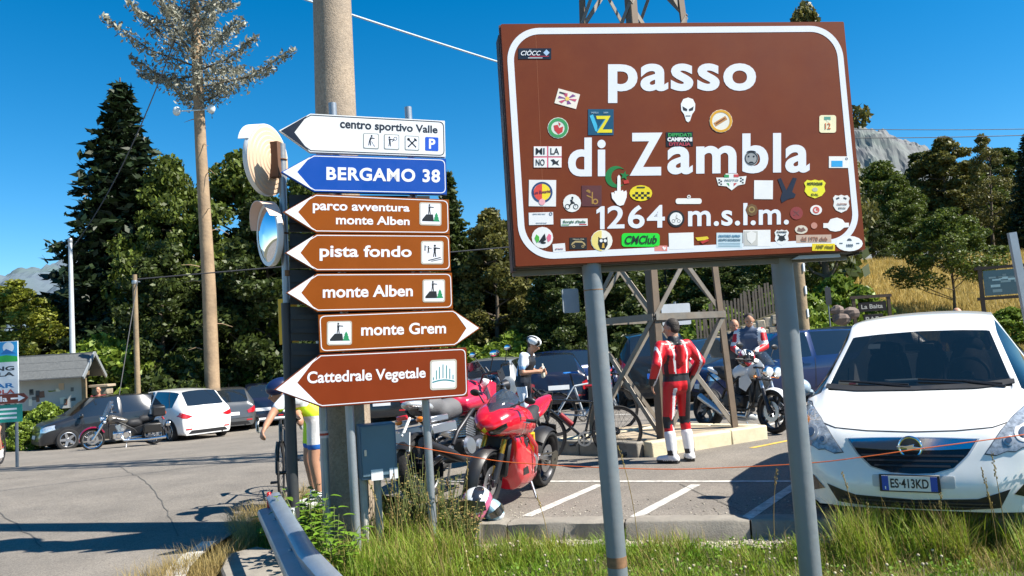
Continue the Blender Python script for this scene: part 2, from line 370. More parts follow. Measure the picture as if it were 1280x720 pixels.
m_ = MB(); q = [inset(p, mid, .2) for p in (C0, C1, C3, C2)]; m_.prism([(p.x, p.y) for p in q], lambda u, v, w_: (u, v, w_), -.02, .07)
P(m_, 'island_fill', gravel_m, isl)
# low concrete ledges and walls at the back of the car park
m_ = MB()
for a, b, h in (((560, 500), (702, 498), .0),): pass
# concrete apron at the foot of the guardrail
m_ = MB(); pts = [gnd(x, y, -.03) for x, y in ((283, 694), (322, 684), (366, 694), (420, 760), (300, 770), (276, 712))]
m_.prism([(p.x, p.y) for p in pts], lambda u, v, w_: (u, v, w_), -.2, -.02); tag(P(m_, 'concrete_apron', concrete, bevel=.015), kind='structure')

# mountains with real relief
def mountain(name, x0, x1, y0, depth, prof, seed, col, col2, amp=.1):
    random.seed(seed); nx, ny = 300, 90; vs = []
    from mathutils import noise
    for j in range(ny):
        v = j/(ny-1)
        for i in range(nx):
            u = i/(nx-1); x = x0+(x1-x0)*u; y = y0+depth*v
            k = prof(u); z = k*(sin(min(1, v*1.25)*pi/2)**1.15) if v < .8 else k*(1-(v-.8)*1.2)
            r = noise.fractal(V((u*16, v*9, seed)), .8, 2.1, 8)*1.5; r2 = (1-abs(noise.noise(V((u*20+v*3, v*2.4, seed+9)))))*.75+(1-abs(noise.noise(V((u*60-v*5, v*9, seed+4)))))*.25
            vs.append((x, y, z*(1+amp*r*.6) - k*amp*r2*.9*(1-v*.4) - 6))
    m_ = MB(); m_.add(vs, [(j*nx+i, j*nx+i+1, (j+1)*nx+i+1, (j+1)*nx+i) for j in range(ny-1) for i in range(nx-1)])
    mt = M(name+'_rock', col, rough=1, var=.3, scale=.012, dark=col2, dscale=.006, damt=.9, spec=.1)
    return tag(P(m_, name, mt, smooth=0), kind='structure')
def ridge(pts):
    def f(u):
        for (a, ha), (b, hb) in zip(pts[:-1], pts[1:]):
            if a <= u <= b: t = (u-a)/(b-a); return ha + (hb-ha)*(t*t*(3-2*t)*.5+t*.5)
        return pts[-1][1]
    return f
def mz(px, py, D): return at(px, py, D).z
L0, L1 = at(-330, 400, 2600).x, at(330, 400, 2600).x
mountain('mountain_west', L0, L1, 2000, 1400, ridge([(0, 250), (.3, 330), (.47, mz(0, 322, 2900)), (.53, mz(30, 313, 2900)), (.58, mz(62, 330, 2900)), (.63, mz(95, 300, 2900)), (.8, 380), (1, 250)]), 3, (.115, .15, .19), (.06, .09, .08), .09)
L0, L1 = at(900, 400, 3000).x, at(1750, 400, 3000).x
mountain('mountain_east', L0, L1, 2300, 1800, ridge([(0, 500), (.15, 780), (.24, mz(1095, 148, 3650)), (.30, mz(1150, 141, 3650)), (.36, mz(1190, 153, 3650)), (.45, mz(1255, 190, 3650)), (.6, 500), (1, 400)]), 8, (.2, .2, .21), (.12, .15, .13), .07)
# ------------------------------------------------ trees
def leafmat(n, col, isl=.45, tr=.3): return M(n, col, rough=.5, var=.22, scale=.9, island=isl, trans=tr, spec=.35)
lf_dark = leafmat('leaf_dark', (.052, .074, .015)); lf_mid = leafmat('leaf_mid', (.095, .128, .02)); lf_yel = leafmat('leaf_yellow_green', (.19, .21, .025))
lf_olive = leafmat('leaf_olive', (.13, .125, .03)); lf_spruce = leafmat('spruce_needles', (.017, .032, .010), .4, .12); lf_grey = leafmat('grey_needles', (.27, .27, .21), .35, .2)
lf_bright = leafmat('leaf_bright', (.17, .24, .03))
def leaves(name, pos, size, mat, flat=.0, parent=None, nrm=None, elong=1.5):
    pos = np.asarray(pos, float); n = len(pos)
    a = rng.normal(size=(n, 3)); a[:, 2] *= (1-flat*.7); a /= np.linalg.norm(a, axis=1, keepdims=True)
    b = rng.normal(size=(n, 3)); b -= a*(a*b).sum(1, keepdims=True); b /= np.linalg.norm(b, axis=1, keepdims=True); c = np.cross(a, b)
    s = size*rng.uniform(.6, 1.35, (n, 1))
    v = np.stack([pos - a*s*elong*.5, pos + b*s*.42 + c*s*.12, pos + a*s*elong*.5 + c*s*.15, pos - b*s*.42 + c*s*.12], 1).reshape(-1, 3)
    me = bpy.data.meshes.new(name); me.vertices.add(4*n); me.vertices.foreach_set('co', v.astype(np.float32).ravel())
    me.loops.add(4*n); me.loops.foreach_set('vertex_index', np.arange(4*n, dtype=np.int32)); me.polygons.add(n)
    me.polygons.foreach_set('loop_start', np.arange(0, 4*n, 4, dtype=np.int32)); me.update(calc_edges=True); me.materials.append(mat)
    return link(name, me, parent)
def broadleaf(name, label, seed, mat, n=15000, Hh=10., Wd=6., base=.18, leaf=.17, airy=1., nclump=70, trunkm=None, r0=.2):
    random.seed(seed); global rng; rng = np.random.default_rng(seed)
    t = T(name, label, 'tree'); tb = MB(); cl = []
    top = Hh*.8; lean = V((rs(-.4, .4), rs(-.4, .4), top)); spine = [V((0, 0, -.3)), V((rs(-.1, .1), rs(-.1, .1), Hh*.25)), lean*.55, lean]
    tb.tube(spine, [r0, r0*.75, r0*.5, .04], 9)
    for i in range(nclump):
        u = base + (1-base)*(i+.5)/nclump; z = Hh*u; a = i*2.4+rs(-.4, .4)
        k = sin(min(1, (1-u)/(1-base)*1.25)*pi/2)**.8 * (.55+.45*sin(min(1, (u-base)/.3+.25)*pi/2)); R_ = Wd/2*k*rs(.45, 1.02)
        p = V((cos(a)*R_, sin(a)*R_, z*.97+rs(-.3, .3)))
        cl.append((p, rs(.55, 1.1)*Wd/8*(.65+.5*(1-u))))
        if i % 2 == 0:
            zb = max(Hh*.15, z-R_*rs(.4, .8)); q = V((lean.x*zb/top, lean.y*zb/top, min(zb, top*.96)))
            m_ = q.lerp(p, .5)+V((0, 0, -.15)); tb.tube([q, m_, p], [.07*r0/.2*(1.3-u), .04, .012], 5)
    P(tb, 'trunk', trunkm or bark, t, smooth=60)
    pos = []; per = int(n/len(cl))
    for p, r in cl:
        d = rng.normal(size=(per, 3)); d /= np.linalg.norm(d, axis=1, keepdims=True)
        rad_ = r*airy*rng.uniform(.25, 1.12, (per, 1))**.6; q = np.array(p)+d*rad_*np.array([1.25, 1.25, .8]); pos.append(q)
    leaves('crown', np.concatenate(pos), leaf, mat, .3, t)
    return t
def spruce(name, label, seed, mat, Hh=14., Wd=6., levels=46, base=.06, droop=.45, size=.2, dens=1., r0=.26, bare=0, upcurve=0., tm=None, twigs=True):
    random.seed(seed); global rng; rng = np.random.default_rng(seed)
    t = T(name, label, 'tree'); tb = MB(); tb.tube([(0, 0, -.3), (.05, 0, Hh*.5), (0, 0, Hh)], [r0, r0*.6, .02], 9); pos = []
    for i in range(levels):
        u = base+(1-base)*i/levels; z = Hh*u; R0_ = Wd/2*(1-u)**.85*(1 if u > base+.05 else .8)+.12; nb = int(7+3*(1-u))
        for b in range(nb):
            a = b*2*pi/nb+i*1.3+rs(-.25, .25); R_ = R0_*rs(.62, 1.12); k = max(4, int(R_*15*dens)); s = np.linspace(.12, 1, k)
            dz = -droop*R_*s**1.3*.8 + upcurve*R_*s**2.5 + .12*R_*s
            c = np.stack([cos(a)*R_*s, sin(a)*R_*s, z+dz], 1)
            for rep in range(3):
                wv = (1-s*.65)[:, None]*R_*.28; q = c+rng.normal(size=(k, 3))*wv*np.array([.8, .8, .16]); q[:, 2] -= np.abs(rng.normal(size=k))*.13*(1.2-s); pos.append(q)
            if twigs and b % 2 == 0: tb.tube([(0, 0, z), tuple(c[k//2]), tuple(c[-1])], [.03, .02, .006], 4)
    P(tb, 'trunk', tm or bark, t, smooth=60); leaves('crown', np.concatenate(pos), size, mat, .15, t, elong=1.9)
    return t
protos = {
 'b1': broadleaf('broadleaf_tree', 'x', 11, lf_dark, 24000), 'b2': broadleaf('broadleaf_tree', 'x', 12, lf_mid, 24000, Wd=7, airy=1.1),
 'b3': broadleaf('broadleaf_tree', 'x', 13, lf_olive, 21000, Wd=5.5, nclump=60, airy=1.1), 'b4': broadleaf('broadleaf_tree', 'x', 14, lf_yel, 20000, Wd=7, base=.1),
 'a1': broadleaf('airy_tree', 'x', 15, lf_olive, 9000, Wd=5.0, nclump=46, leaf=.15, base=.25),
 'b5': broadleaf('broadleaf_tree', 'x', 24, lf_mid, 20000, Wd=8.5, base=.36, nclump=56, r0=.13),
 's1': spruce('spruce_tree', 'x', 16, lf_spruce), 's2': spruce('spruce_tree', 'x', 17, lf_dark, Hh=14, Wd=5, droop=.2),
 'u1': broadleaf('bush', 'x', 18, lf_bright, 9000, Hh=10, Wd=13, base=.04, leaf=.6, nclump=50), 'u2': broadleaf('bush', 'x', 19, lf_dark, 9000, Hh=10, Wd=14, base=.03, leaf=.6, nclump=50),
}
ph = {'b1': 10, 'b2': 10, 'b3': 10, 'b4': 10, 'b5': 10, 'a1': 10, 's1': 14, 's2': 14, 'u1': 10, 'u2': 10}
used = set()
def plant(kind, px, Y, toppx, label, wf=1., rz=None, base=None, cat='tree', group='trees around the car park'):
    p = at(px, toppx, Y); z0 = H(p.x, min(Y, 90)) if base is None else base; hgt = p.z-z0
    o = protos[kind] if kind not in used else dup(protos[kind]); used.add(kind)
    s = hgt/ph[kind]; o.location = (p.x, p.y, z0); o.scale = (s*wf, s*wf, s); o.rotation_euler = (0, 0, rz if rz is not None else rs(0, 6.28))
    tag(o, label, cat, group); return o
random.seed(5)
TR = [
 ('s1', 150, 37, 97, 'tall dark spruce, the highest tree left of the bare pole-like trunk', 1.42),
 ('b4', 18, 33, 352, 'yellow-green leafy tree at the left picture edge below the mountain', 1.3),
 ('b4', 62, 36, 385, 'bushy yellow-green tree behind the notice board roof', 1.2),
 ('b1', 105, 40, 330, 'dark broad tree directly behind the white lamp mast', 1.1),
 ('b2', 212, 36, 205, 'green tree between the spruce and the bare pole-like trunk', .75),
 ('b1', 200, 31, 300, 'dark leafy tree behind the white hatchback', 1.0),
 ('b2', 300, 37, 198, 'tall green tree right of the bare pole-like trunk', .9),
 ('b1', 330, 32, 245, 'dark green tree behind the two round traffic mirrors', 1.0),
 ('b1', 262, 33.5, 330, 'low dark tree behind the foot of the bare pole-like trunk', 1.2),
 ('b2', 385, 34, 220, 'green tree hidden behind the left ends of the arrow signs', .9),
 ('s2', 560, 34, 212, 'dark spruce showing right of the arrow signs', 1.05),
 ('b1', 520, 33, 300, 'dark tree behind the right half of the arrow signs', 1.3),
 ('b3', 612, 32, 262, 'olive leafy tree in the gap between arrow signs and the big brown board', 1.0),
 ('b3', 655, 34, 255, 'olive tree partly behind the left edge of the big brown board', 1.2),
 ('b1', 590, 36, 300, 'dark tree behind the silver car and the cyclist', 1.4),
 ('b1', 690, 30, 330, 'dark tree behind the small dark car under the board', 1.1),
 ('b1', 745, 34, 300, 'dark tree behind the lattice tower, left of it', 1.5),
 ('b2', 830, 36, 290, 'dark green tree behind the lattice tower, right of it', 1.4),
 ('b1', 900, 33, 315, 'dark green tree above the picket fence', 1.3),
 ('b2', 965, 36, 300, 'green tree behind the right post of the big brown board', 1.2),
 ('a1', 1003, 34, 6, 'very tall thin-leaved tree whose tips rise above the big brown board', .62),
 ('b4', 1030, 36, 335, 'yellow-green tree behind the wooden bar sign', .9),
 ('b2', 1120, 66, 222, 'broad green tree right of the big brown board', 1.1),
 ('b3', 1178, 70, 172, 'olive-brown tree crown rising highest on the right hillside', 1.25),
 ('b5', 1180, 38.5, 262, 'single round tree with a thin trunk standing in the dry meadow', 1.15),
 ('b1', 1085, 62, 255, 'dark tree just right of the big brown board edge', 1.0),
 ('a1', 1226, 64, 168, 'airy thin-leaved tree at the right against the sky', .8),
 ('b2', 1250, 66, 240, 'dark green tree behind the picnic information board', 1.1),
 ('s1', 1281, 60, 165, 'dark conifer at the right picture edge', 1.2),
 ('b1', 1215, 63, 285, 'dark low tree between the meadow tree and the information board', 1.2),
 ('b2', 1098, 72, 205, 'broad green tree standing below the grey mountain peak', 1.2),
 ('b1', 1150, 74, 190, 'dark tree between the mountain peak and the olive-brown crown', 1.2),
 ('b2', 1208, 73, 205, 'green tree left of the airy thin-leaved tree', 1.3),
 ('b1', 1248, 75, 185, 'dark tree right of the airy thin-leaved tree', 1.3),
 ('b3', 1262, 62, 262, 'olive tree above the information board', 1.3),
 ('b2', 1135, 64, 262, 'rounded green tree left of the lone meadow tree', 1.3),
 ('b2', 1062, 56, 290, 'green tree behind the right end of the big board', 1.0),
]
for k, px, Y, tp, lb, wf in TR: plant(k, px, Y, tp, lb, wf)
BU = [
 ('u1', 58, 26.6, 503, 'bright green bush in front of the notice board', .9), ('u1', 30, 24.5, 525, 'low green shrub under the brown bar direction sign', 1.0), ('u1', 128, 30, 420, 'light green shrub between lamp mast and stone pillar', 1.),
 ('u2', 230, 29.5, 440, 'dark shrub behind the white hatchback roof', 1.), ('u1', 297, 32, 456, 'green shrub above the grey hatchback', 1.), ('u2', 370, 30, 440, 'dark shrub behind the blue rear car', 1.), ('u2', 450, 30, 430, 'dark shrub behind the concrete pole', 1.2),
 ('u1', 570, 31, 420, 'olive shrub behind the silver hatchback', 1.), ('u1', 640, 30, 415, 'light green shrub behind the standing cyclist with the helmet', 1.1), ('u2', 700, 30, 400, 'dark shrub behind the small dark car', 1.1), ('u2', 790, 31, 380, 'dark shrub behind the orange and black pick-up', 1.2),
 ('u1', 893, 29, 378, 'light green shrub above the picket fence', .9), ('u1', 985, 30, 352, 'yellow-green shrub left of the wooden bar sign', .9), ('u1', 1045, 33, 345, 'yellow-green shrub behind the wooden bar sign', .9),
 ('u1', 1143, 60, 312, 'round green bush at the upper edge of the meadow', 1.0), ('u2', 1105, 60, 312, 'dark bush left of the round green bush on the meadow edge', 1.), ('u2', 1222, 60, 320, 'dark bush at the meadow edge behind the round tree', 1.2), ('u1', 1262, 30, 385, 'low green scrub under the picnic information board', 1.2),
]
for k, px, Y, tp, lb, wf in BU: plant(k, px, Y, tp, lb, wf, cat='bush', group='bushes around the car park')
# far woodland closing the view behind the first trees
wp = []; rng = np.random.default_rng(44)
for i in range(420):
    px = rs(-60, 1080); Y = rs(42, 60) if px > 0 else rs(38, 60); p = at(px, 400, Y); zt = rs(2.5, 8.5) if px < 100 else rs(2.5, 7)
    d = rng.normal(size=(70, 3)); d /= np.linalg.norm(d, axis=1, keepdims=True); wp.append(np.array((p.x, p.y, H(p.x, min(90, p.y))+zt*rs(.1, .8)))+d*rng.uniform(.5, 1.7, (70, 1)))
tag(leaves('distant_wood', np.concatenate(wp), .55, lf_dark), 'dark dense woodland closing the view behind the parked cars', kind='stuff')

# the tall bare trunk with a tuft of grey branches on top
random.seed(3); rng = np.random.default_rng(3)
base = gh(266, 498); pp = at(265, 470, 28.6); base = V((pp.x, pp.y, H(pp.x, 28.6)))
t = T('pole_like_pine', 'tall bare pale trunk with a tuft of grey-green branches on top', 'tree', base)
hh = 19.5; tb = MB(); tb.tube([(0, 0, -.3), (.0, 0, 5), (-.12, 0, 10), (-.18, 0, 15), (-.22, 0, hh)], [.27, .235, .2, .17, .07], 16); P(tb, 'trunk', bark_pale, t, smooth=60)
sb = MB()
for i in range(9):
    z = 3.+i*1.0+rs(-.3, .3); a = rs(0, 6.28); L = rs(.5, .95); sb = MB(); sb.tube([(cos(a)*.2-.1, sin(a)*.2, z), (cos(a)*(L*.6)-.1, sin(a)*L*.6, z+rs(-.1, .2)), (cos(a)*L-.1, sin(a)*L, z+rs(-.25, .15))], [.022, .014, .006], 4); P(sb, 'dead_twig', bark_pale, t)
pos = []; bb = MB()
z0_ = at(250, 128, 28.6).z - base.z
for i in range(44):
    u = i/44; z = z0_+(hh-z0_)*u**1.1
    a = i*2.399+rs(-.3, .3); R_ = (3.3 - 2.3*u)*rs(.72, 1.08)*(.42 if i < 4 else 1.); k = int(R_*18); s = np.linspace(.15, 1, k); up = rs(.3, .62)
    if 4 <= i < 12: a = [.15, 3.0, .5, 2.6, 5.9, 3.6, 1.3, 4.6][i-4]; R_ *= 1.08
    c = np.stack([cos(a)*R_*s-.15, sin(a)*R_*s, z+R_*(up*s**1.5-.06)], 1)
    bb.tube([(-.15, 0, z)]+[tuple(c[int(j)]) for j in (k*.4, k*.7, k-1)], [.04, .03, .02, .008], 5)
    for rep in range(9): pos.append(c+rng.normal(size=(k, 3))*np.array([.2, .2, .17])*(1.35-s)[:, None] - np.array([0, 0, .06]))
P(bb, 'branches', bark, t); leaves('needle_tufts', np.concatenate(pos), .085, lf_grey, 0, t, elong=2.2)
fl = MB()
for sx in (-.62, .62): fl.ell((sx-.15, -.45, z0_-.42), (.15, .1, .17), 10, 7); fl.tube([(-.15, -.2, z0_-.35), (sx-.15, -.4, z0_-.4)], .025, 5)
P(fl, 'floodlight', P_('d8dcd8', rough=.2), t)

# ------------------------------------------------ poles and masts
def pole(name, label, cat, px, ybase, Y, toppx, r0, r1, mat, n=18, z0=None):
    b = at(px, ybase, Y); z = H(b.x, b.y) if z0 is None else z0; tp = at(px, toppx, Y)
    t = T(name, label, cat, (b.x, b.y, z)); hh = tp.z-z; m_ = MB(); k = 8
    m_.tube([(0, 0, -.2)]+[(0, 0, hh*(i+1)/k) for i in range(k)], [r0+(r1-r0)*i/k for i in range(k+1)], n); P(m_, 'shaft', mat, t, smooth=50); return t, hh
t, hh = pole('street_light_mast', 'slim pale metal mast standing behind the notice board', 'lamp mast', 92, 500, 28.6, 303, .115, .065, M('white_mast', (.5, .53, .55), rough=.5, var=.1, scale=3))
m_ = MB(); m_.lathe([(.07, hh), (.08, hh+.02), (.08, hh+.12), (.05, hh+.16)]); m_.box((-.09, 0, hh-.1), (.12, .05, .05)); P(m_, 'cap', galv, t)
t, hh = pole('telephone_pole', 'thin wooden pole behind the roof of the white hatchback', 'telephone pole', 172.5, 500, 27, 343, .1, .075, wood_pole)
m_ = MB(); m_.lathe([(.09, hh-.32), (.095, hh-.3), (.095, hh-.22), (.09, hh-.2)]); m_.box((.12, 0, hh-.25), (.12, .04, .04)); P(m_, 'wire_clamp', galv, t)
# big concrete pole behind the arrow signs
cp_m = M('spun_concrete', (.33, .26, .19), rough=.9, var=.14, scale=3, bump=.35, bscale=90, dark=(.2, .17, .14), dscale=1.6, damt=.5)
speckle(cp_m, 60, .16)
b = at(434, 600, 7.25); t = T('concrete_pole', 'thick round concrete utility pole rising behind the arrow signs', 'utility pole', (b.x, b.y, -.1)); t.rotation_euler = (0, rad(.75), 0); m_ = MB()
m_.tube([(0, 0, -.1), (0, 0, 3), (0, 0, 6), (0, 0, 9)], [.231, .193, .165, .14], 36); P(m_, 'shaft', cp_m, t, smooth=60)
m_ = MB()
for z in (3.35, 3.4): m_.torus((0, 0, z), .195-.004, .006, 'Z', 36, 6)
P(m_, 'binding_wire', galv2, t)
# wooden pole right behind the post of the big board
t, hh = pole('telephone_pole', 'brown wooden pole close behind the right post of the big board', 'telephone pole', 1003, 412, 21, 240, .2, .15, wood_pole)
m_ = MB()
for z in (1.9, 2.5, 3.1): m_.box((.12, -.15, z), (.06, .04, .22), rz=.5)
P(m_, 'step_plate', P_('cfd4d8'), t, bevel=.004)
# wires
def wire(pts, r, label, mat=None, sag=.0):
    p, q = pts; k = 24; L = [p.lerp(q, i/k)-V((0, 0, sag*4*(i/k)*(1-i/k))) for i in range(k+1)]; m_ = MB(); m_.tube(L, r, 5)
    return tag(P(m_, 'overhead_wire', mat or M('wire', (.05, .05, .055), rough=.6), smooth=80), label, 'wire', 'overhead wires')
wire((at(300, -28, 9), at(1000, 185, 16)), .014, 'light-coloured cable crossing the sky from the concrete pole to the big board', P_('b9c4cc'), .1)
wire((at(92, 308, 28.6), at(242, -20, 27)), .02, 'dark cable hanging in a loop from the slim pale mast up across the spruce', sag=.9)
wire((at(172, 349, 27), at(740, 300, 27)), .022, 'low dark wire running right from the thin wooden pole')
wire((at(172, 350, 27), at(148, 500, 25)), .016, 'slack wire hanging down from the thin wooden pole')
wire((at(1000, 160, 30), at(1400, 158, 30)), .014, 'upper wire in the sky right of the big board', sag=.1); wire((at(1000, 172, 30), at(1400, 164, 30)), .016, 'lower wire in the sky right of the big board', sag=.1)

# ------------------------------------------------ lattice tower
N = gnd(812, 556, .05); N = V((1.86, 10.62, 0)); th = rad(35); sd = 1.5; ctr = N + V((cos(th+pi/4), sin(th+pi/4), 0))*sd/math.sqrt(2)
t = T('lattice_tower', 'brown steel lattice power tower standing on the kerbed island', 'pylon', (ctr.x, ctr.y, .0), th)
TH = 20.; side = lambda z: sd*(1-z/24.) if z > 0 else sd
def corner(i, z): a = [(-1, -1), (1, -1), (1, 1), (-1, 1)][i]; s = side(z)/2; return V((a[0]*s, a[1]*s, z))
lev = [.12, 1.78, 3.3, 4.8, 6.2, 7.6, 8.9, 10.1, 11.2, 12.3, 13.3, 14.2, 15., 15.8, 16.5, 17.2, 17.9, 18.6, 19.3, 20.]
for i in range(4):
    m_ = MB(); a, b_ = corner(i, .0), corner(i, TH); sx, sy = [(-1, -1), (1, -1), (1, 1), (-1, 1)][i]; d = (b_-a)
    w_, tk = .115, .014                                  # an angle section
    for nrm in (V((1, 0, 0)), V((0, 1, 0))):
        off = V((-sx*w_/2, 0, 0)) if nrm.x else V((0, -sy*w_/2, 0)); sz = (w_, tk) if nrm.x else (tk, w_)
        q = [a+off+V((u*sz[0]/2, v*sz[1]/2, 0)) for u, v in ((-1,-1),(1,-1),(1,1),(-1,1))]; q2 = [p+d for p in q]; m_.loft([q, q2])
    P(m_, 'leg', steel_brown, t, smooth=0)
brc = M('brace_steel', (.2, .185, .16), rough=.55, metal=.35, var=.15, scale=6, dark=(.2, .14, .09), dscale=5, damt=.6)
for f_ in range(4):
    i, j = f_, (f_+1) % 4; nx = (corner(i, 0)+corner(j, 0)).normalized()*.012
    for k, (za, zb) in enumerate(zip(lev[:-1], lev[1:])):
        m_ = MB(); o1 = nx; o2 = nx*-1.6; m_.beam(corner(i, za)+o1, corner(j, zb)+o1, .012, .065); P(m_, 'diagonal_brace', brc, t, smooth=0)
        m_ = MB(); m_.beam(corner(j, za)+o2, corner(i, zb)+o2, .012, .065); P(m_, 'diagonal_brace', brc, t, smooth=0)
        if k % 2 == 0 or zb < 4: m_ = MB(); m_.beam(corner(i, zb)+o1*2.6, corner(j, zb)+o1*2.6, .014, .09); P(m_, 'horizontal_brace', brc, t, smooth=0)
for z, L in ((17.6, 1.9), (19.6, 1.5)):
    m_ = MB()
    for s_ in (-1, 1):
        for o in (-.25, .25): m_.beam((0, o, z), (s_*L, 0, z+.25), .05, .05)
        m_.beam((0, 0, z+.55), (s_*L, 0, z+.27), .05, .05)
    P(m_, 'cross_arm', brc, t, smooth=0)
m_ = MB(); m_.box((0, 0, .06), (sd+.3, sd+.3, .22)); P(m_, 'footing', M('tan_concrete', (.36, .29, .2), rough=.9, var=.15, scale=4, bump=.4), t, bevel=.02)

# signs standing behind the tower: two small boards
def small_board(name, label, cat, px, py, Y, w_, h_, mat, rz=0, post=True, zb=None):
    c = at(px, py, Y); z = H(c.x, c.y); t = T(name, label, cat, (c.x, c.y, z), rz); cz = c.z-z
    m_ = MB(); m_.prism(rrect(-w_/2, cz-h_/2, w_/2, cz+h_/2, .03), lambda u, v, w: (u, -w, v), 0, .015); P(m_, 'panel', mat, t)
    if post: m_ = MB(); m_.tube([(0, .03, 0), (0, .03, cz+h_/2+.04)], .025, 10); P(m_, 'post', galv2, t)
    return t, cz
small_board('road_sign', 'small grey sign board seen from the back, left of the tower leg', 'road sign', 713, 376, 11.9, .27, .36, P_('8f979c', rough=.5), .4, post=False)
small_board('road_sign', 'small white rectangular sign behind the lattice tower', 'road sign', 845, 393, 15, .55, .4, P_('c9cdd0'), .1)

# ------------------------------------------------ picket fence on a stone wall, rocks
fa, fb = at(872, 415, 27), at(985, 372, 27.5); t = T('picket_fence', 'weathered wooden picket fence climbing above the stone wall', 'fence', (fa.x, fa.y, 0))
n = 30; m_ = MB()
for i in range(n):
    u = i/(n-1); x = (fb.x-fa.x)*u; y = (fb.y-fa.y)*u; z = fa.z-.25+(fb.z-fa.z)*u
    m_ = MB(); hgt = .95+rs(-.1, .1); m_.beam((x, y, z-.15), (x+rs(-.04, .04), y, z+hgt), .03, .07); P(m_, 'picket', M('grey_wood', (.13, .105, .08), rough=.9, var=.3), t, smooth=0)
for dz in (.2, .75):
    m_ = MB(); m_.beam((0, .04, fa.z-.25+dz), (fb.x-fa.x, fb.y-fa.y+.04, fb.z-.25+dz), .035, .07); P(m_, 'rail', wood_dark, t, smooth=0)
t = T('stone_wall', 'low sunlit stone wall below the picket fence', 'stone wall', (fa.x, fa.y-.3, 0)); m_ = MB(); rk = M('wall_stone', (.33, .28, .21), rough=.95, var=.25, scale=3, bump=.6, bscale=12)
for i in range(13):
    for r_ in range(4):
        u = (i+.5*(r_ % 2))/13; zt = (fa.z-.35) + (fb.z-fa.z)*u; z = zt - .16 - r_*.34
        if z < -.1: continue
        m_ = MB(); m_.box(((fb.x-fa.x)*u, rs(-.03, .03), z), (.285+rs(-.02, .0), .2, .33+rs(-.02, 0)), R=Matrix.Rotation(rs(-.08, .08), 3, 'Y')); P(m_, 'stone', rk, t, bevel=.03)
m_ = MB(); n_ = 20
for i in range(n_):
    pass
bx = V((fb.x-fa.x, fb.y-fa.y, 0)); m_.add([(0, .12, -.2), (bx.x, bx.y+.12, -.2), (bx.x, bx.y+.12, fb.z-.33), (0, .12, fa.z-.33), (0, .6, -.2), (bx.x, bx.y+.6, -.2), (bx.x, bx.y+.6, fb.z-.33), (0, .6, fa.z-.33)], [(0,1,2,3), (3,2,6,7), (5,4,7,6)]); P(m_, 'wall_core', soil, t)

# ------------------------------------------------ wooden bar sign, boards at the right
c = at(1088, 370, 27); z0 = H(c.x, c.y); t = T('bar_sign', 'dark wooden frame with two hanging boards lettered in white', 'sign', (c.x, c.y, z0), -.1); sx = 27/1000*1.13
s1, s2 = at(1066, 372, 27), at(1108, 369, 27); hw = (s2.x-s1.x)/2; zt = s1.z-z0; m_ = MB(); m_.box((0, 0, zt), (hw*2+.2, .12, .1)); P(m_, 'crossbar', wood_dark, t)
for s_ in (-1, 1): m_ = MB(); m_.box((s_*hw, 0, zt/2-.05), (.1, .1, zt)); P(m_, 'post', wood_dark, t)
for (z1, z2, w1, tx) in ((zt-.18, zt-.5, hw*.8, 'La Baita'), (zt-.6, zt-.95, hw*.55, 'BAR')):
    m_ = MB(); m_.box((.02, -.02, (z1+z2)/2), (w1*2, .04, z1-z2)); b_ = P(m_, 'board', P_('1d1512', rough=.7), t, bevel=.005); fn = lambda u, v, w: (u, -.041-w, v)
    text(tx, fn, -w1*.75, w1*.78, z2+.09, z1-.08, P_('c8c0b0'), parent=b_)
# information board at the right edge
c = at(1262, 352, 27); z0 = H(c.x, c.y); t = T('information_board', 'picnic area information board in a wooden frame at the right edge', 'information board', (c.x, c.y, z0), -.35); zc = c.z-z0; hw = .85
for s_ in (-1, 1): m_ = MB(); m_.box((s_*hw, 0, (zc+.6)/2), (.12, .12, zc+.6)); P(m_, 'post', wood_dark, t)
for dz in (.52, -.52): m_ = MB(); m_.box((0, 0, zc+dz), (hw*2+.3, .14, .1)); P(m_, 'rail', wood_dark, t)
m_ = MB(); m_.box((0, 0, zc), (hw*1.8, .04, .85)); pn = P(m_, 'map_panel', P_('3f6068', rough=.3, coat=.5), t)
m_ = MB()
for i in range(14): x, z = rs(-.6, .6), rs(-.32, .32); m_.box((x, -.024, zc+z), (rs(.1, .35), .004, rs(.04, .12)))
P(m_, 'map_print', M('print_pale', (.4, .5, .45), rough=.5, island=.6, var=.1), pn)
c = at(1273, 330, 9.5); m_ = MB(); m_.beam((c.x+.12, c.y, c.z-1.6), (c.x-.04, c.y, c.z+.38), .05, .09); tag(P(m_, 'leaning_post', galv), 'grey metal post leaning at the right picture edge', 'post')
for px, lb in ((1252, 'log lying by the information board'),): m_ = MB(); c = gh(1262, 404); m_.tube([(c.x-1.2, c.y+.2, c.z+.16), (c.x+1.5, c.y, c.z+.2)], [.15, .17], 10); tag(P(m_, 'log', wood_pole), 'fallen log lying under the information board', 'log')
c = at(1038, 372, 28); t, _ = small_board('road_sign', 'small dark upright sign on a pole left of the wooden bar sign', 'road sign', 1035, 370, 27.5, .22, .6, P_('2a2a2c'), .2)
random.seed(6)
for i, (px, py, s_, lb) in enumerate(((1052, 398, .32, 'leftmost of the dark rocks piled by the bar sign'), (1063, 392, .3, 'middle rock of the pile by the bar sign'), (1046, 388, .24, 'small top rock of the pile by the bar sign'))):
    c = at(px, py, 26); m_ = MB(); m_.ell((0, 0, 0), (s_, s_*.8, s_*.7), 9, 6); m_.v = [tuple(V(v)*rs(.82, 1.12)) for v in m_.v]; o = P(m_, 'rock', M('dark_rock', (.16, .12, .1), rough=.95, var=.3), smooth=0); o.location = c; tag(o, lb, 'rock', 'rocks by the bar sign')

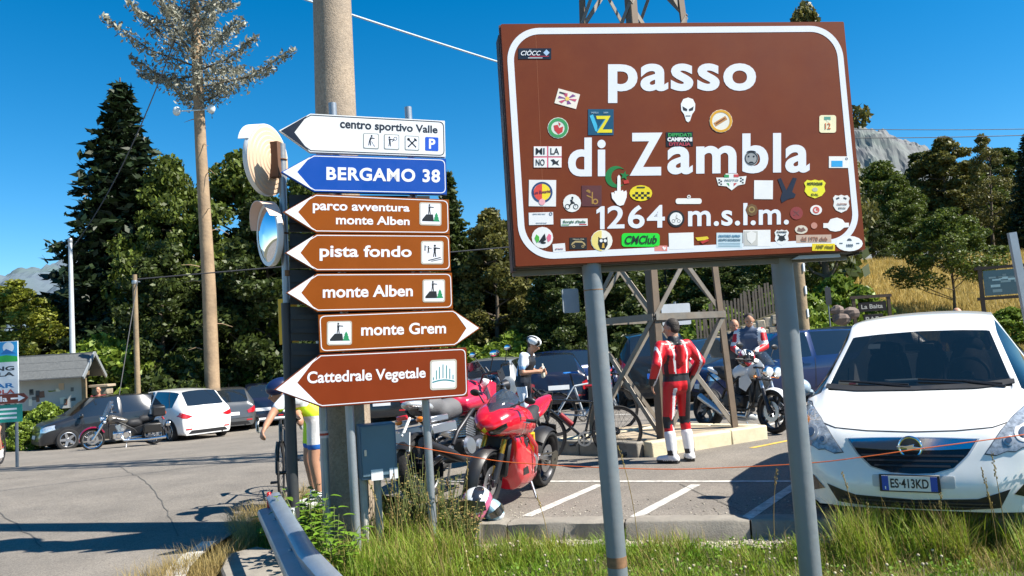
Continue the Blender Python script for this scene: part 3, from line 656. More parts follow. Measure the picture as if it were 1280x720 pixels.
# ------------------------------------------------ notice board hut, camp signs at the left
c = at(55, 470, 27.5); z0 = H(c.x, c.y); t = T('notice_board', 'roofed wooden notice board covered with pinned sheets', 'notice board', (c.x, c.y, z0), .12)
def zz(py, px=55): return at(px, py, 27.5).z-z0
hw = 1.3; zb, ze, zr = zz(512), zz(470), zz(444)
m_ = MB(); m_.box((-.1, .02, (zb+zz(473))/2), (2*hw+.1, .06, zz(473)-zb)); pn = P(m_, 'panel', M('board_white', (.5, .5, .47), rough=.7, dark=(.3, .3, .28), dscale=3, damt=.5), t)
random.seed(9)
for i in range(16):
    m_ = MB(); m_.box((rs(-hw, hw-.25), -.016, rs(zb+.12, zz(478)-.1)), (rs(.09, .2), .008, rs(.1, .24)), R=Matrix.Rotation(rs(-.1, .1), 3, 'Y')); P(m_, 'pinned_sheet', P_(random.choice(['37424a', '5a5f60', 'c9a98a', 'e3dcc8', '6d4a3a', '2f3a44'])), pn)
for s_ in (-1, 1): m_ = MB(); m_.box((s_*hw, 0, (ze+.1)/2), (.13, .13, ze+.1)); P(m_, 'post', wood_pole, t)
gm = M('slate_roof', (.1, .105, .105), rough=.7, var=.2, scale=12, bump=.4, bscale=20)
for s_ in (-1, 1):
    for k in range(3):
        f0, f1 = k/3, (k+1)/3+.03; A = lambda f: V((0, s_*.95*(1-f), ze-.12+(zr-ze+.05)*f+k*.012)); p, q = A(f0), A(f1)
        m_ = MB(); m_.add([(-hw-.35, p.y, p.z), (hw+.35, p.y, p.z), (hw+.35, q.y, q.z), (-hw-.35, q.y, q.z), (-hw-.35, p.y, p.z+.04), (hw+.35, p.y, p.z+.04), (hw+.35, q.y, q.z+.04), (-hw-.35, q.y, q.z+.04)], [(0,3,2,1),(4,5,6,7),(0,1,5,4),(2,3,7,6),(0,4,7,3),(1,2,6,5)]); P(m_, 'roof_slope', gm, t, smooth=0)
for s_ in (-1, 1):
    m_ = MB(); m_.beam((hw+.36, s_*.99, ze-.14), (hw+.36, 0, zr-.02), .05, .12); P(m_, 'gable_board', P_('8a8f92'), t)
m_ = MB(); m_.box((0, 0, ze+.02), (2*hw+.3, .12, .14)); P(m_, 'beam', wood_pole, t)
# stone pillar
c = at(128, 488, 28.5); z0 = H(c.x, c.y); t = T('stone_pillar', 'small stone gate pillar with a flat cap behind the dark hatchback', 'pillar', (c.x, c.y, z0)); hz = at(128, 483, 28.5).z-z0
for r_ in range(6): m_ = MB(); m_.box((rs(-.01, .01), 0, hz*(r_+.5)/6), (.55, .45, hz/6-.02)); P(m_, 'stone', rk, t, bevel=.02)
m_ = MB(); m_.box((0, 0, hz+.03), (.68, .58, .09)); P(m_, 'cap_stone', M('pale_stone', (.42, .34, .25), rough=.9), t, bevel=.01)
# campsite sign
D = 15.; c = at(4, 465, D); z0 = H(c.x, c.y); t = T('campsite_sign', 'white campsite billboard with green meadow and blue hills at the left edge', 'sign', (c.x, c.y, z0), .1)
R_ = Matrix.Rotation(-.1, 3, 'Z')
def loc(px, py): q = R_ @ (at(px, py, D)-V((c.x, c.y, z0))); return q.x, q.z
x1, zt = loc(22, 426); _, zb = loc(22, 504); x0 = x1-1.15
fn = lambda u, v, w: (u, -w, v)
m_ = MB(); m_.prism([(x0, zb), (x1, zb), (x1, zt), (x0, zt)], fn, 0, .04); pn = P(m_, 'panel', P_('e4e8e8', rough=.5), t)
fq = lambda u, v, w: (u, -.0405-w, v); k = (zt-zb)
def pr(poly, h, nm, z=.001, par=None): m_ = MB(); m_.prism(poly, fq, 0, z); return P(m_, nm, P_(h), par or pn)
pr([(x0, zt-.33*k), (x1, zt-.33*k), (x1, zt-.01), (x0, zt-.01)], '2f9fd8', 'sky_print'); pr([(x0, zt-.33*k), (x1, zt-.33*k), (x1, zt-.25*k), (x1-.2, zt-.22*k), (x1-.5, zt-.25*k), (x1-.8, zt-.2*k), (x0, zt-.24*k)], '2fae4a', 'meadow_print', .002)
pr(arc(x1-.16, zt-.1*k, .1), 'e9f1f6', 'cloud_print', .003); pr(arc(x1-.42, zt-.13*k, .08), 'cfe3f2', 'cloud_print', .003); pr([(x1-.3, zt-.2*k), (x1-.2, zt-.12*k), (x1-.02, zt-.2*k)], '1d74b8', 'hill_print', .004)
for tx, v0, v1, u0, h in (('CAMPING', .47, .40, x0+.05, '30343a'), ('ZAMBLA', .56, .495, x0+.12, '30343a'), ('BAR', .745, .67, x1-.55, '1f78b4'), ('PICCOLA', .84, .77, x1-.85, 'c4584a'), ('AGRITURISMO', .925, .86, x1-.95, 'b87a3a')):
    text(tx, fq, u0, x1-.06, zt-v0*k, zt-v1*k, P_(h), parent=pn, bold=.03)
for x in (x1-.08, x0+.1): m_ = MB(); m_.tube([(x, .05, 0), (x, .05, zt)], .03, 8); P(m_, 'post', galv2, t)
# brown arrow board and green board under it
D = 14.9; x1, zt2 = loc(34, 491); _, zb2 = loc(34, 503); xm, zm = loc(28, 497)
m_ = MB(); m_.prism([(x1-1.2, zb2), (x1-.08, zb2), (x1, (zb2+zt2)/2), (x1-.08, zt2), (x1-1.2, zt2)], lambda u, v, w: (u, -.1-w, v), 0, .03); pb = P(m_, 'arrow_board', P_('6b2b1f'), t, label='brown arrow-ended board with a white arrow')
fq2 = lambda u, v, w: (u, -.1305-w, v); zc = (zb2+zt2)/2
m_ = MB(); m_.prism([(x1-.3, zc-.015), (x1-.17, zc-.015), (x1-.17, zc-.06), (x1-.05, zc), (x1-.17, zc+.06), (x1-.17, zc+.015), (x1-.3, zc+.015)], fq2, 0, .002); P(m_, 'arrow_print', white_, pb)
text('tavola', fq2, x1-.85, x1-.36, zc-.05, zc+.05, white_, parent=pb)
x1, zt3 = loc(26, 505); _, zb3 = loc(26, 527)
m_ = MB(); m_.prism([(x1-1.1, zb3), (x1, zb3), (x1, zt3), (x1-1.1, zt3)], lambda u, v, w: (u, -.08-w, v), 0, .02); pg = P(m_, 'green_board', P_('1f9a86'), t, label='turquoise board below the brown arrow')
for v in (.75, .5, .25): m_ = MB(); m_.box((x1-.3, -.102, zb3+(zt3-zb3)*v), (.42, .003, .035)); P(m_, 'printed_line', white_, pg)
c = gh(47, 548); 
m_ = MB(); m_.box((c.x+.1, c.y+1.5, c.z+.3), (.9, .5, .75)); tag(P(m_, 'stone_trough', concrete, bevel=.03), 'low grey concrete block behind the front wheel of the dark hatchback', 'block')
# ------------------------------------------------ the big brown place-name board
SY = .13613; SW, SHt = 2.0301, 1.3478; SO = V((.02841, 4.3, 1.9311)); gz0 = -.26
board = T('place_name_sign', 'huge brown mountain pass board covered with stickers on two grey posts', 'road sign', (SO.x, SO.y, gz0), SY)
Ru = V((cos(SY), sin(SY), 0)); Rn = V((sin(SY), -cos(SY), 0))
class Plane:                                            # a printed surface in its own coordinates
    def __init__(s, O, yaw, zb): s.O = V(O); s.u = V((cos(yaw), sin(yaw), 0)); s.n = V((sin(yaw), -cos(yaw), 0)); s.zb = zb
    def uv(s, px, py):
        r = ray(px, py); t = (s.O-CAM).dot(s.n)/r.dot(s.n); p = CAM + r*t - s.O; return (p.dot(s.u), p.z + s.O.z - s.zb)
    def quad(s, q, w0=0.):                               # unit square -> quadrilateral given by its corners TL, TR, BR, BL
        A = [V((*s.uv(*p), 0)) for p in q]
        def fn(u, v, w):
            p = (A[3]*(1-u)+A[2]*u)*(1-v) + (A[0]*(1-u)+A[1]*u)*v; return (p.x, -w0-w, p.y)
        return fn
bp = Plane(SO, SY, gz0); z0_ = SO.z-gz0
fb_ = lambda u, v, w: (u, -w, v)
sign_brown = M('sign_brown', hexc('6c2a0c'), rough=.62, var=.08, scale=1.2, dark=hexc('7a3a16'), dscale=3.2, damt=.6, spec=.25)
sign_white = M('sign_reflective_white', (.78, .80, .86), rough=.35, var=.03, scale=3, spec=.5)
sign_edge = M('sign_edge', (.05, .03, .025), rough=.6)
m_ = MB(); m_.prism(rrect(0, z0_, SW, z0_+SHt, .008, 3), fb_, -.03, 0); panel = P(m_, 'panel', [sign_brown], board, smooth=0)
m_ = MB(); m_.prism([(-.006, z0_-.006), (SW+.006, z0_-.006), (SW+.006, z0_+SHt+.006), (-.006, z0_+SHt+.006)], fb_, -.052, -.0305); P(m_, 'edge_frame', P_('5a4038', rough=.5), board, smooth=0)
def ring(o, i, fn, t, m_=None):
    m_ = m_ or MB(); k = len(o); A = [fn(*p, t) for p in o]+[fn(*p, t) for p in i]+[fn(*p, 0) for p in o]+[fn(*p, 0) for p in i]
    return m_.add(A, [f for j in range(k) for f in ((j, (j+1) % k, k+(j+1) % k, k+j), (2*k+j, 2*k+(j+1) % k, (j+1) % k, j), (k+j, k+(j+1) % k, 3*k+(j+1) % k, 3*k+j))])
o1 = .024; P(ring(rrect(o1, z0_+o1+.008, SW-o1, z0_+SHt-o1, .19, 12), rrect(o1+.036, z0_+o1+.044, SW-o1-.036, z0_+SHt-o1-.036, .155, 12), fb_, .0012), 'white_border', sign_white, board, smooth=0)
dk = M('sign_back_black', (.02, .02, .022), rough=.6)
m_ = MB(); m_.box((SW/2-.012, .17, z0_+SHt/2-.055), (SW-.03, .03, SHt-.03)); rp = P(m_, 'rear_panel', P_('6a6b68', rough=.5, metal=.3), board, smooth=0)
for zf in (.15, .5, .85): m_ = MB(); m_.box((SW/2, .1, z0_+SHt*zf), (SW-.06, .05, .06)); P(m_, 'mounting_rail', dk, board, smooth=0)
for xx in (-.004, SW-.02): m_ = MB(); m_.box((xx+.004, .11, z0_+SHt/2-.03), (.02, .115, SHt-.02)); P(m_, 'box_side', dk, board, smooth=0)
m_ = MB(); m_.box((SW/2, .11, z0_-.0), (SW-.03, .115, .02)); P(m_, 'box_bottom', dk, board, smooth=0)  # black sheet across the open underside, standing in for its shade
m_ = MB(); m_.prism([(SW-.42, z0_-.03), (SW-.12, z0_-.03), (SW-.14, z0_+.03), (SW-.3, z0_+.02)], lambda u, v, w: (u, .06+w, v), 0, .02); P(m_, 'bracket', galv, board)
# two posts
def postline(px0, py0, px1, py1, D0, r, name, mat, parent, O, yaw, n=28, ext=0., rt=None):
    Rm = Matrix.Rotation(-yaw, 3, 'Z'); a = Rm @ (at(px0, py0, D0)-O); b = Rm @ (at(px1, py1, D0)-O); d = (b-a).normalized(); b = b + d*ext
    m_ = MB(); m_.tube([a, a.lerp(b, .5), b], [rt or r, (r+(rt or r))/2, r], n); return P(m_, name, mat, parent, smooth=60), a, b
Ob = V((SO.x, SO.y, gz0))
_, a, b = postline(738, 320, 773, 724, 4.43, .0535, 'post', galv2, board, Ob, SY, ext=.12)
m_ = MB(); m_.tube([a.lerp(b, .1), a.lerp(b, .103)], .0548, 20); m_.tube([a.lerp(b, .87), a.lerp(b, .9)], .0545, 20); P(m_, 'rust_band', M('rust', (.2, .11, .055), rough=.9, var=.4, scale=30), board)
_, a, b = postline(976, 315, 1014, 724, 4.72, .062, 'post', galv2, board, Ob, SY, ext=.15)
for z in (.18, .55, .95):                                # clamps between posts and panel
    for x in (.53, 1.62): m_ = MB(); m_.box((x, .05, z0_+z), (.14, .03, .05)); P(m_, 'clamp', galv2, board)
# lettering
def txt(s, q, mat, parent, pl=bp, w0=0., **k): return text(s, pl.quad(q, w0), 0, 1, 0, 1, mat, parent=parent, **k)
def bt(s, xl, xr, yt, yb, sl=0., mat=sign_white, parent=board, pl=bp, w0=.0, **k):
    d = sl*(xr-xl)/2; return txt(s, [(xl, yt-d), (xr, yt+d), (xr, yb+d), (xl, yb-d)], mat, parent, pl, w0, **k)
bt('passo', 760, 945, 79.5, 128.5, -.004, bold=.028, space=1.08)
bt('di', 710, 757, 172, 220.5, -.01, bold=.028, space=1.1); bt('Z', 787, 828, 166, 219.5, -.01, bold=.03); bt('ambla', 834, 1012, 167, 217, -.014, bold=.028, space=1.08)
bt('264', 759, 831, 256.5, 285.5, -.02, bold=.018, space=1.1)
m_ = MB(); m_.prism([bp.uv(*p) for p in ((745.5, 262.5), (751.5, 257.8), (755.6, 257.8), (755.6, 286.5), (750, 286.5), (750, 264.8), (745.5, 267.3))], fb_, .0004, .0012); P(m_, 'lettering', sign_white, board, smooth=0); bt('m.s.l.m.', 860, 986, 254, 282, -.02, bold=.02, space=1.05)
# stickers: outlines in the surface's own coordinates
def pp(poly, pl=bp): return [pl.uv(*p) for p in poly]
class Sticker:
    def __init__(s, poly, col, label=None, parent=board, pl=bp, lev=1, name='sticker', w0=0., rough=.35, n=None):
        s.pl, s.w0 = pl, w0; m_ = MB(); m_.prism(pp(poly, pl), lambda u, v, w: (u, -w, v), w0, w0+.0016*lev); s.lev = lev
        s.o = P(m_, name, P_(col, rough=rough, var=.05) if isinstance(col, str) else col, parent, smooth=0, label=label)
    def pr(s, poly, col, name='print', l=1):
        w0 = s.w0+.0016*s.lev; m_ = MB(); m_.prism(pp(poly, s.pl), lambda u, v, w: (u, -w, v), w0-.0004, w0+.0007*l); P(m_, name, P_(col), s.o, smooth=0); return s
    def ring(s, cx, cy, r0, r1, col, ry=1., n=24):
        w0 = s.w0+.0016*s.lev; P(ring(pp(arc(cx, cy, r1, n=n, ry=r1*ry), s.pl), pp(arc(cx, cy, r0, n=n, ry=r0*ry), s.pl), lambda u, v, w: (u, -w-w0, v), .0008), 'print_ring', P_(col), s.o, smooth=0); return s
    def t(s, st_, xl, xr, yt, yb, col, sl=0., bold=.02, **k): bt(st_, xl, xr, yt, yb, sl, P_(col), s.o, s.pl, s.w0+.0016*s.lev+.0006, bold=bold, **k); return s
def R4(x0, y0, x1, y1, a=0.):
    cx, cy = (x0+x1)/2, (y0+y1)/2; return [(cx+(x-cx)*cos(a)-(y-cy)*sin(a), cy+(x-cx)*sin(a)+(y-cy)*cos(a)) for x, y in ((x0, y1), (x1, y1), (x1, y0), (x0, y0))]
def RR(x0, y0, x1, y1, r=3): return [(x, y0+y1-y) for x, y in rrect(x0, y0, x1, y1, r, 4)]
def star(cx, cy, r, n=5, k=.42, a0=-90): return [(cx+cos(rad(a0+180*i/n))*(r if i % 2 == 0 else r*k), cy+sin(rad(a0+180*i/n))*(r if i % 2 == 0 else r*k)) for i in range(2*n)]
def shield(x0, y0, x1, y1): w_, h_ = x1-x0, y1-y0; return [(x0+u*w_, y0+v*h_) for u, v in ((.5, 0), (.68, .06), (.86, .02), (1, .18), (.93, .38), (.98, .62), (.82, .86), (.5, 1), (.18, .86), (.02, .62), (.07, .38), (0, .18), (.14, .02), (.32, .06))]
Sk = Sticker
Sk(R4(648, 60.5, 689, 74), '17202e', 'dark rectangular sticker in the upper left corner').t('CIÖCC', 651, 676, 62.5, 69.5, 'eceef2', bold=.01, shear=.3).pr(R4(662, 70, 686, 71), 'b03040').pr(R4(660, 72, 678, 73), 'c8ccd0').pr([(683, 62), (687, 66), (683, 70), (679, 66)], 'a9c4e0')
s = Sk(R4(695, 114, 723, 133, .27), 'eae2d4', 'tilted flag sticker with purple rays'); 
for a in range(6): s.pr([(709, 123.5), (709+12*cos(rad(a*60+5)), 123.5+7*sin(rad(a*60+5))), (709+12*cos(rad(a*60+32)), 123.5+7*sin(rad(a*60+32)))], '7d4a86' if a % 2 else 'c05070')
s.pr(arc(709, 123.5, 2.6), 'e8c860', l=2); s.pr(R4(699, 115.5, 707, 117.5, .27), '3a3540')
Sk(arc(697.5, 160, 13.2), 'd8e0d4', 'round green and white sticker with a red figure').ring(697.5, 160, 8.5, 12.3, '3f9a5a').pr([(692, 157), (697, 156), (699, 160), (704, 158), (703, 165), (698, 168), (693, 163)], 'c43a3a').pr([(698, 153), (701, 155), (699, 158)], 'c43a3a')
Sk(R4(735, 136.5, 767, 169), '17506e', 'blue square sticker with a cyan and yellow monogram').pr([(737, 145), (741, 143), (746.5, 157), (746.5, 165), (744, 164)], '3fb4d8').pr([(746, 163), (757, 147), (759, 150), (747, 168)], '2f94b8').pr([(745, 145), (763, 145), (753, 162), (765, 162), (765, 166), (746, 166), (757, 149), (746, 149)], 'e6d820', l=2).t('PADELLA', 739, 748, 140, 142, '9ab8c8').t('2009', 754, 760, 140, 142, '9ab8c8')
Sk([(860, 122), (866, 124), (869, 130), (868.5, 138), (865, 143), (862.5, 151), (860, 153), (857.5, 151), (855, 143), (851.5, 138), (851, 130), (854, 124)], 'eceeee', 'white mask-shaped sticker with dark slanted eyes').pr([(853, 133), (859, 136.5), (858.5, 139), (854, 138)], '20242a').pr([(867, 133), (861, 136.5), (861.5, 139), (866, 138)], '20242a').pr(R4(857, 144.5, 863, 145.5), '50555a')
Sk(arc(901, 151.5, 14.5), 'e9e6da', 'round white sticker with a yellow ring').ring(901, 151.5, 11, 14, 'dda528').pr(R4(892, 149, 909, 154, -.55), 'c58a4a').pr(R4(894, 150.5, 907, 152, -.55), '7a4a2a', l=2)
Sk(RR(1024, 144, 1045, 166, 3), 'f0e8c0', 'small pale yellow sticker numbered 12').t('12', 1031, 1038, 154, 161.5, 'c46a3a').pr(R4(1030, 146, 1038, 150), '5a9a8a').pr(star(1034.5, 151, 2.5), 'e8e8d0')
Sk(R4(832.5, 165, 866, 183, -.02), '15171a', 'black sticker lettered in green, white and red').t("DIFFIDATI", 835, 864, 166.5, 171, '2f9a4f', bold=.04).t('CAMPIONI', 834, 865, 171.8, 177, 'e6e8e8', bold=.06).t("D'ITALIA", 836, 863, 178, 182.3, 'b03a4a', bold=.04)
s = Sk(R4(667, 183, 702, 209.5), 'd5607a', 'white four-tile sticker with black letters and pink cross')
for x, y, tx in ((667.2, 183.2, 'MI'), (685.4, 183.2, 'LA'), (667.2, 197.2, 'NO'), (685.4, 197.2, '')):
    s.pr(R4(x, y, x+16.4, y+12.2), 'ecebe8')
    if tx: s.t(tx, x+2.5, x+13.5, y+2, y+10, '26282c', bold=.015)
s.pr([(688, 200), (692, 199), (695, 202), (699, 200), (697, 204), (699, 207), (694, 205), (690, 207), (691, 203)], '26282c', l=2)
Sk(R4(661, 225, 695, 258, .01), 'e6e6e4', 'white square sticker with a red and yellow disc').ring(677.5, 240.5, 10.8, 13.2, '2a4470').pr(arc(677.5, 240.5, 10.5, 90, 270), 'd8483a').pr(arc(677.5, 240.5, 10.5, -90, 90), 'f0d82a').t('Los Bonarini', 667, 688, 238, 242, '7a2a4a', sl=-.1).pr(arc(677.5, 252.5, 4), 'e8a8b0', l=2)
def bikepic(s, cx, cy, k, col='1c1e22'):
    for d in (-1, 1): s.ring(cx+d*5.4*k, cy+3*k, 2.6*k, 3.5*k, col, n=14)
    return s.pr([(cx-4*k, cy+2*k), (cx-1*k, cy-2*k), (cx-2*k, cy-6*k), (cx+2*k, cy-7*k), (cx+1*k, cy-4.5*k), (cx+4*k, cy-2*k), (cx+5.4*k, cy+3*k), (cx+3.6*k, cy-1*k), (cx+.5*k, cy-.5*k), (cx-3*k, cy+3*k)], col).pr(arc(cx+1*k, cy-8.6*k, 1.5*k, n=8), col)
bikepic(Sk(arc(715, 254, 11.2), 'e8e8e4', 'round white sticker with a black bicycle rider'), 714.5, 255.5, .95)
Sk(R4(727, 232, 752, 258), '5d2f2c', 'dark brown sticker with a gold monogram').ring(744, 252, 2, 3.6, 'a8803a').pr(R4(739.5, 240, 741, 255), 'a8803a').pr(arc(735, 240, 3, 200, 400, 8), '9a7436').pr(R4(733, 245, 740, 246.4, .4), 'a8803a')
cres = arc(770, 221, 13.5, 50, 310, 22)+arc(774.5, 221, 10.5, 300, 60, 20)
Sk([(2*770-770+(x-770), y) for x, y in cres], '1f7a3a', 'green crescent sticker', lev=.8); Sk(star(780.5, 219.5, 6, a0=-80), '1f7a3a', 'small green star sticker beside the crescent', lev=1.3); Sk([(779, 226), (785, 224.5), (786.5, 229), (780, 230)], 'c0392b', 'small red scrap below the green star', lev=1.2)
Sk([(771.5, 256), (765, 248), (764, 241), (767, 240.5), (768.5, 243), (768, 239), (771, 238.5), (771.3, 241), (771.7, 221), (773.5, 218.5), (775.3, 221), (775.8, 239), (778.4, 237.5), (779.4, 240), (782.5, 238), (783.5, 241), (783, 247), (779.5, 256), (775, 257.5)], 'f0f1f1', 'white hand-shaped sticker with one raised finger', lev=1.9)
s = Sk(arc(801, 241.5, 14.2, ry=10), 'e8d21e', 'yellow oval sticker with chequered flags')
for i in range(6):
    for j in range(3):
        if (i+j) % 2: s.pr(R4(790.5+i*3.6, 240+j*2.9, 794+i*3.6, 242.8+j*2.9), '1b1b1b')
s.pr(R4(796, 233.5, 806, 235), '3a3a30', l=2)
Sk(RR(844.5, 248, 877, 255, 3), 'ecebe6', 'thin white bar-shaped sticker').ring(861, 246, 1, 2.4, 'dcdcd8', n=10)
Sk(R4(661, 265.5, 691.5, 281, -.03), 'e9e9ea', 'plain white sticker with faint header').ring(688.3, 267.5, 1.2, 2.2, '5a6a80', n=10).t('alpino bike tour', 666, 682, 266.6, 268.2, '8a94a0').t('www', 670, 684, 278, 279.2, 'a8aeb8')
Sk(R4(701, 273.5, 734.5, 282.5, -.02), 'e8e8e4', 'narrow white sticker with green and red corners').t('Borghi d\'Italia', 704, 732, 275.5, 279.5, '3a6a4a').pr(R4(702, 280.6, 711, 281.8), '2f8a4a').pr(R4(724, 280, 733, 281.2), 'c03a3a')
Sk(arc(678, 297, 13.4), 'e8e6e4', 'round white sticker with green and pink hearts').pr([(668, 298), (670.5, 293), (674, 296), (674, 301), (671, 304)], '4fae3a').pr([(683, 297), (686, 292), (689, 294), (688.5, 300), (685, 303)], 'e0708a').pr([(673, 303), (679, 294), (681, 292), (682.5, 300), (679, 302)], '1b1b1e', l=2).pr(arc(679, 303.5, 3.5, ry=1.4), '1b1b1e')
Sk(R4(691, 304.5, 706.5, 315, -.08), 'e6e4e4', 'tiny tilted white sticker').t('grazie', 694, 704, 310, 312, 'b07a8a')
s = Sk(R4(712, 297, 733.5, 311.5), '241f1d', 'black sticker with a gold car outline'); s.ring(717, 308, 1, 1.8, 'b09a6a', n=10); s.ring(728.5, 308, 1, 1.8, 'b09a6a', n=10); s.pr([(713.5, 307), (715, 303.5), (719, 301), (727, 301), (731, 304), (732, 307), (730.5, 307), (728, 303.6), (719, 303.2), (716, 305.5)], 'b09a6a')
s.t('Historic Club', 716, 730, 298.3, 299.8, 'c8c0a8')
s = Sk(arc(752, 301, 13.6), 'ece9de', 'round white and yellow sticker with a black owl'); s.pr(arc(752, 301, 12.8, 90, 270), 'e6d27a'); s.pr([(748, 296), (750, 298), (756, 298), (759, 296), (759.5, 306), (756, 312), (750, 311.5), (747.5, 305)], '1c1c20', l=2); s.pr(arc(751.3, 301, 2, n=10), 'f0f0ee', l=3); s.pr(arc(756.3, 301, 2, n=10), 'f0f0ee', l=3); s.pr([(753, 304), (755, 304), (755.5, 310), (752, 310)], 'd0a43a', l=3)
Sk(RR(777, 291.5, 824.5, 308.5, 4), '22d832', 'bright green rounded sticker with dark lettering').t('CMClub', 781, 821, 294.5, 305, '173020', bold=.02, shear=.25, sl=-.02)
Sk(R4(818, 307, 834, 314), 'd98a80', 'tiny pink sticker with a heart').pr([(827.5, 309), (829.3, 308), (830.5, 309.5), (832, 308.5), (832.5, 310.5), (830, 313)], 'f2ecea')
Sk(R4(836, 291, 867, 311.5, -.03), 'ebecea', 'plain white sticker right of the green one')
bikepic(Sk(arc(845, 273.5, 10.6), '1d1e20', 'round toothed black sticker with a motorcyclist').pr(arc(845, 273.5, 8), 'e6e6e4'), 845, 274.5, .62)
s = Sk([(895, 222), (906, 222), (907, 217), (922, 217), (923, 221), (933, 220), (931, 230), (922, 232), (914.5, 238), (908, 233), (898, 232)], 'e9eae6', 'white winged shield sticker with green and red details'); s.pr(R4(905, 218.5, 911, 222), '3a9a5a'); s.pr(R4(917, 218, 923, 221.6), 'c84a4a'); s.pr([(908, 229), (911, 229), (911.5, 233)], '3a9a5a'); s.pr([(917, 229), (921, 229), (917, 233)], 'c84a4a'); s.t('MOTO', 906, 923, 224, 226.5, '9aa8a8')
for i in range(4): s.pr(R4(898+(i % 2)*2.4, 224+i*1.8, 900+(i % 2)*2.4, 225.8+i*1.8), '30363a'); s.pr(R4(925+(i % 2)*2.4, 222+i*1.8, 927+(i % 2)*2.4, 223.8+i*1.8), '30363a')
Sk(R4(942.5, 225.5, 966, 249, .01), 'e9e9e8', 'plain white square sticker')
Sk([(972, 224), (976, 222.5), (983, 238), (991, 222), (996, 223), (990, 240), (994.5, 243), (993, 247), (985, 249), (977, 253.5), (975.5, 248), (978, 240)], '1c2033', 'dark blue victory-hand sticker')
Sk(shield(1005, 224.5, 1032, 248), 'e8e12a', 'yellow shield sticker').t('MOTOCLUB', 1009, 1028, 228, 231.5, '3a3a20', bold=.04).pr(arc(1018.5, 237, 3.6, ry=2.6), 'b8b8a0').t('DAL', 1014, 1023, 242, 244.6, '3a3a20')
s = Sk(arc(939, 198, 8.7, ry=9.6), '9a9c9c', 'grey round sticker with a sketched face'); s.ring(939, 198, 7, 8, '2a2b2d'); s.pr(arc(935.6, 195.6, 1.2, n=8), '1d1e20'); s.pr(arc(942, 195.6, 1.2, n=8), '1d1e20'); s.pr(arc(938.8, 204, 3.2, 180, 360, 8, ry=2), '1d1e20'); s.pr(arc(939, 190.6, 6, 180, 360, 8, ry=2.4), '1d1e20')
Sk(R4(1036, 195.5, 1060.5, 210), 'eceae6', 'white sticker with a bright blue block').pr(R4(1039, 201, 1053, 208.5), '28a0dc').ring(1058, 198.5, .9, 1.7, '6a7488', n=8)
Sk(shield(1041, 243.5, 1062, 266), 'e8e6e2', 'white shield sticker at the right').t('CUSTOM', 1046, 1058, 254, 256.5, 'b08a80').t('BIKES', 1048, 1057, 259, 261, 'a0a0a0').pr(R4(1045, 247, 1049, 249, -.4), '4a4a4e').pr(R4(1054, 247, 1058, 249, .4), '4a4a4e')
Sk(arc(1020, 262.5, 7.4, ry=6.2), 'ebe8e4', 'small round white sticker with a red mark').ring(1020, 262.5, 2.4, 4.2, 'c85a50').pr(arc(1021, 262, 1.6, n=8), 'c85a50')
Sk(arc(939.5, 262.5, 7.8, 0, 360, 8), '70502a', 'faded olive octagonal sticker').ring(939.5, 262, 2.5, 4, 'a08a50'); Sk(arc(995.5, 266.5, 8, n=20), '8f3a34', 'faded dark red round sticker').pr(R4(991, 265.5, 1000, 267, -.7), '7a4540').pr(R4(991, 265.5, 1000, 267, .7), '7a4540')
Sk(arc(1001.5, 287, 8, ry=5.4), 'd8cdbc', 'small cream oval sticker').pr([(996, 289), (998, 284), (1001, 286), (1004, 284), (1007, 288), (1002, 290)], '7a5a50'); Sk(arc(1017.5, 282, 4, n=14), 'c48a78', 'tiny pink round sticker')
Sk([(1029, 279), (1035, 279), (1038, 274), (1046, 272), (1053, 274.5), (1056, 278.5), (1061, 278.5), (1061, 284), (1055, 284.5), (1050, 288.5), (1044, 289.5), (1038, 288.5), (1034, 285), (1029, 285)], 'ecebe8', 'blank white oval sticker with side tabs')
Sk([(869, 297), (884, 295.5), (886, 298), (883, 300), (872, 301)], 'e0c82a', 'tiny yellow scrap with a red car', lev=1).pr([(875, 302), (884, 299), (886, 301), (878, 305)], 'b8322a', l=2)
s = Sk(R4(895.5, 291, 928, 310, .005), 'cbdbe2', 'pale blue sticker with lines of print'); s.t('ORATORIO ALPINO', 898, 925, 293.5, 296.5, '4a86a8'); s.t('GRUPPO ESCURSIONI', 898, 925, 298.5, 301.3, '5a7a8a')
for i in range(3): s.pr(R4(898, 303.5+i*1.9, 925, 304.3+i*1.9), '8fb0c0')
s = Sk(R4(929, 287.5, 963, 308, -.01), 'e9e8e6', 'white sticker with a grey patch on its left half'); s.pr(R4(930, 289, 947, 307), 'c2c0ba'); s.pr([(933, 292), (939, 289), (945, 292), (944, 300), (939, 305), (934, 300)], 'e4e2de', l=2)
s = Sk(shield(968, 287, 986, 307), 'e6e6e4', 'small white shield sticker with a black skull'); s.pr(arc(977, 298, 4, ry=3.6, n=12), '202226', l=1); s.pr(R4(971, 296, 983, 297.2, .6), '202226', l=2); s.pr(R4(971, 296, 983, 297.2, -.6), '202226', l=3); s.t('RUNNERS', 971, 983, 289, 291, '202226')
Sk(R4(995, 293.5, 1039, 303.5, -.015), 'c2a795', 'faded pinkish strip sticker').t('dal 1970 club', 1001, 1034, 296, 301.5, 'a0705a')
Sk(R4(1015, 304.5, 1043.5, 313.5, .0), 'e8cf1c', 'yellow strip sticker at the bottom right').t('AMP ritual', 1019, 1041, 306.3, 311, '7a7020')
Sk(arc(1061.5, 304.5, 16.8, ry=9.6), 'eeeff0', 'white oval sticker over the corner of the border').pr(arc(1061.5, 301, 3, 180, 360, 8), '4a5560').t('1000', 1058, 1066, 305, 308.5, '5a6a78').pr(R4(1049, 303.5, 1053, 305), '5a6a78').pr(R4(1070, 303.5, 1074, 305), '5a6a78')
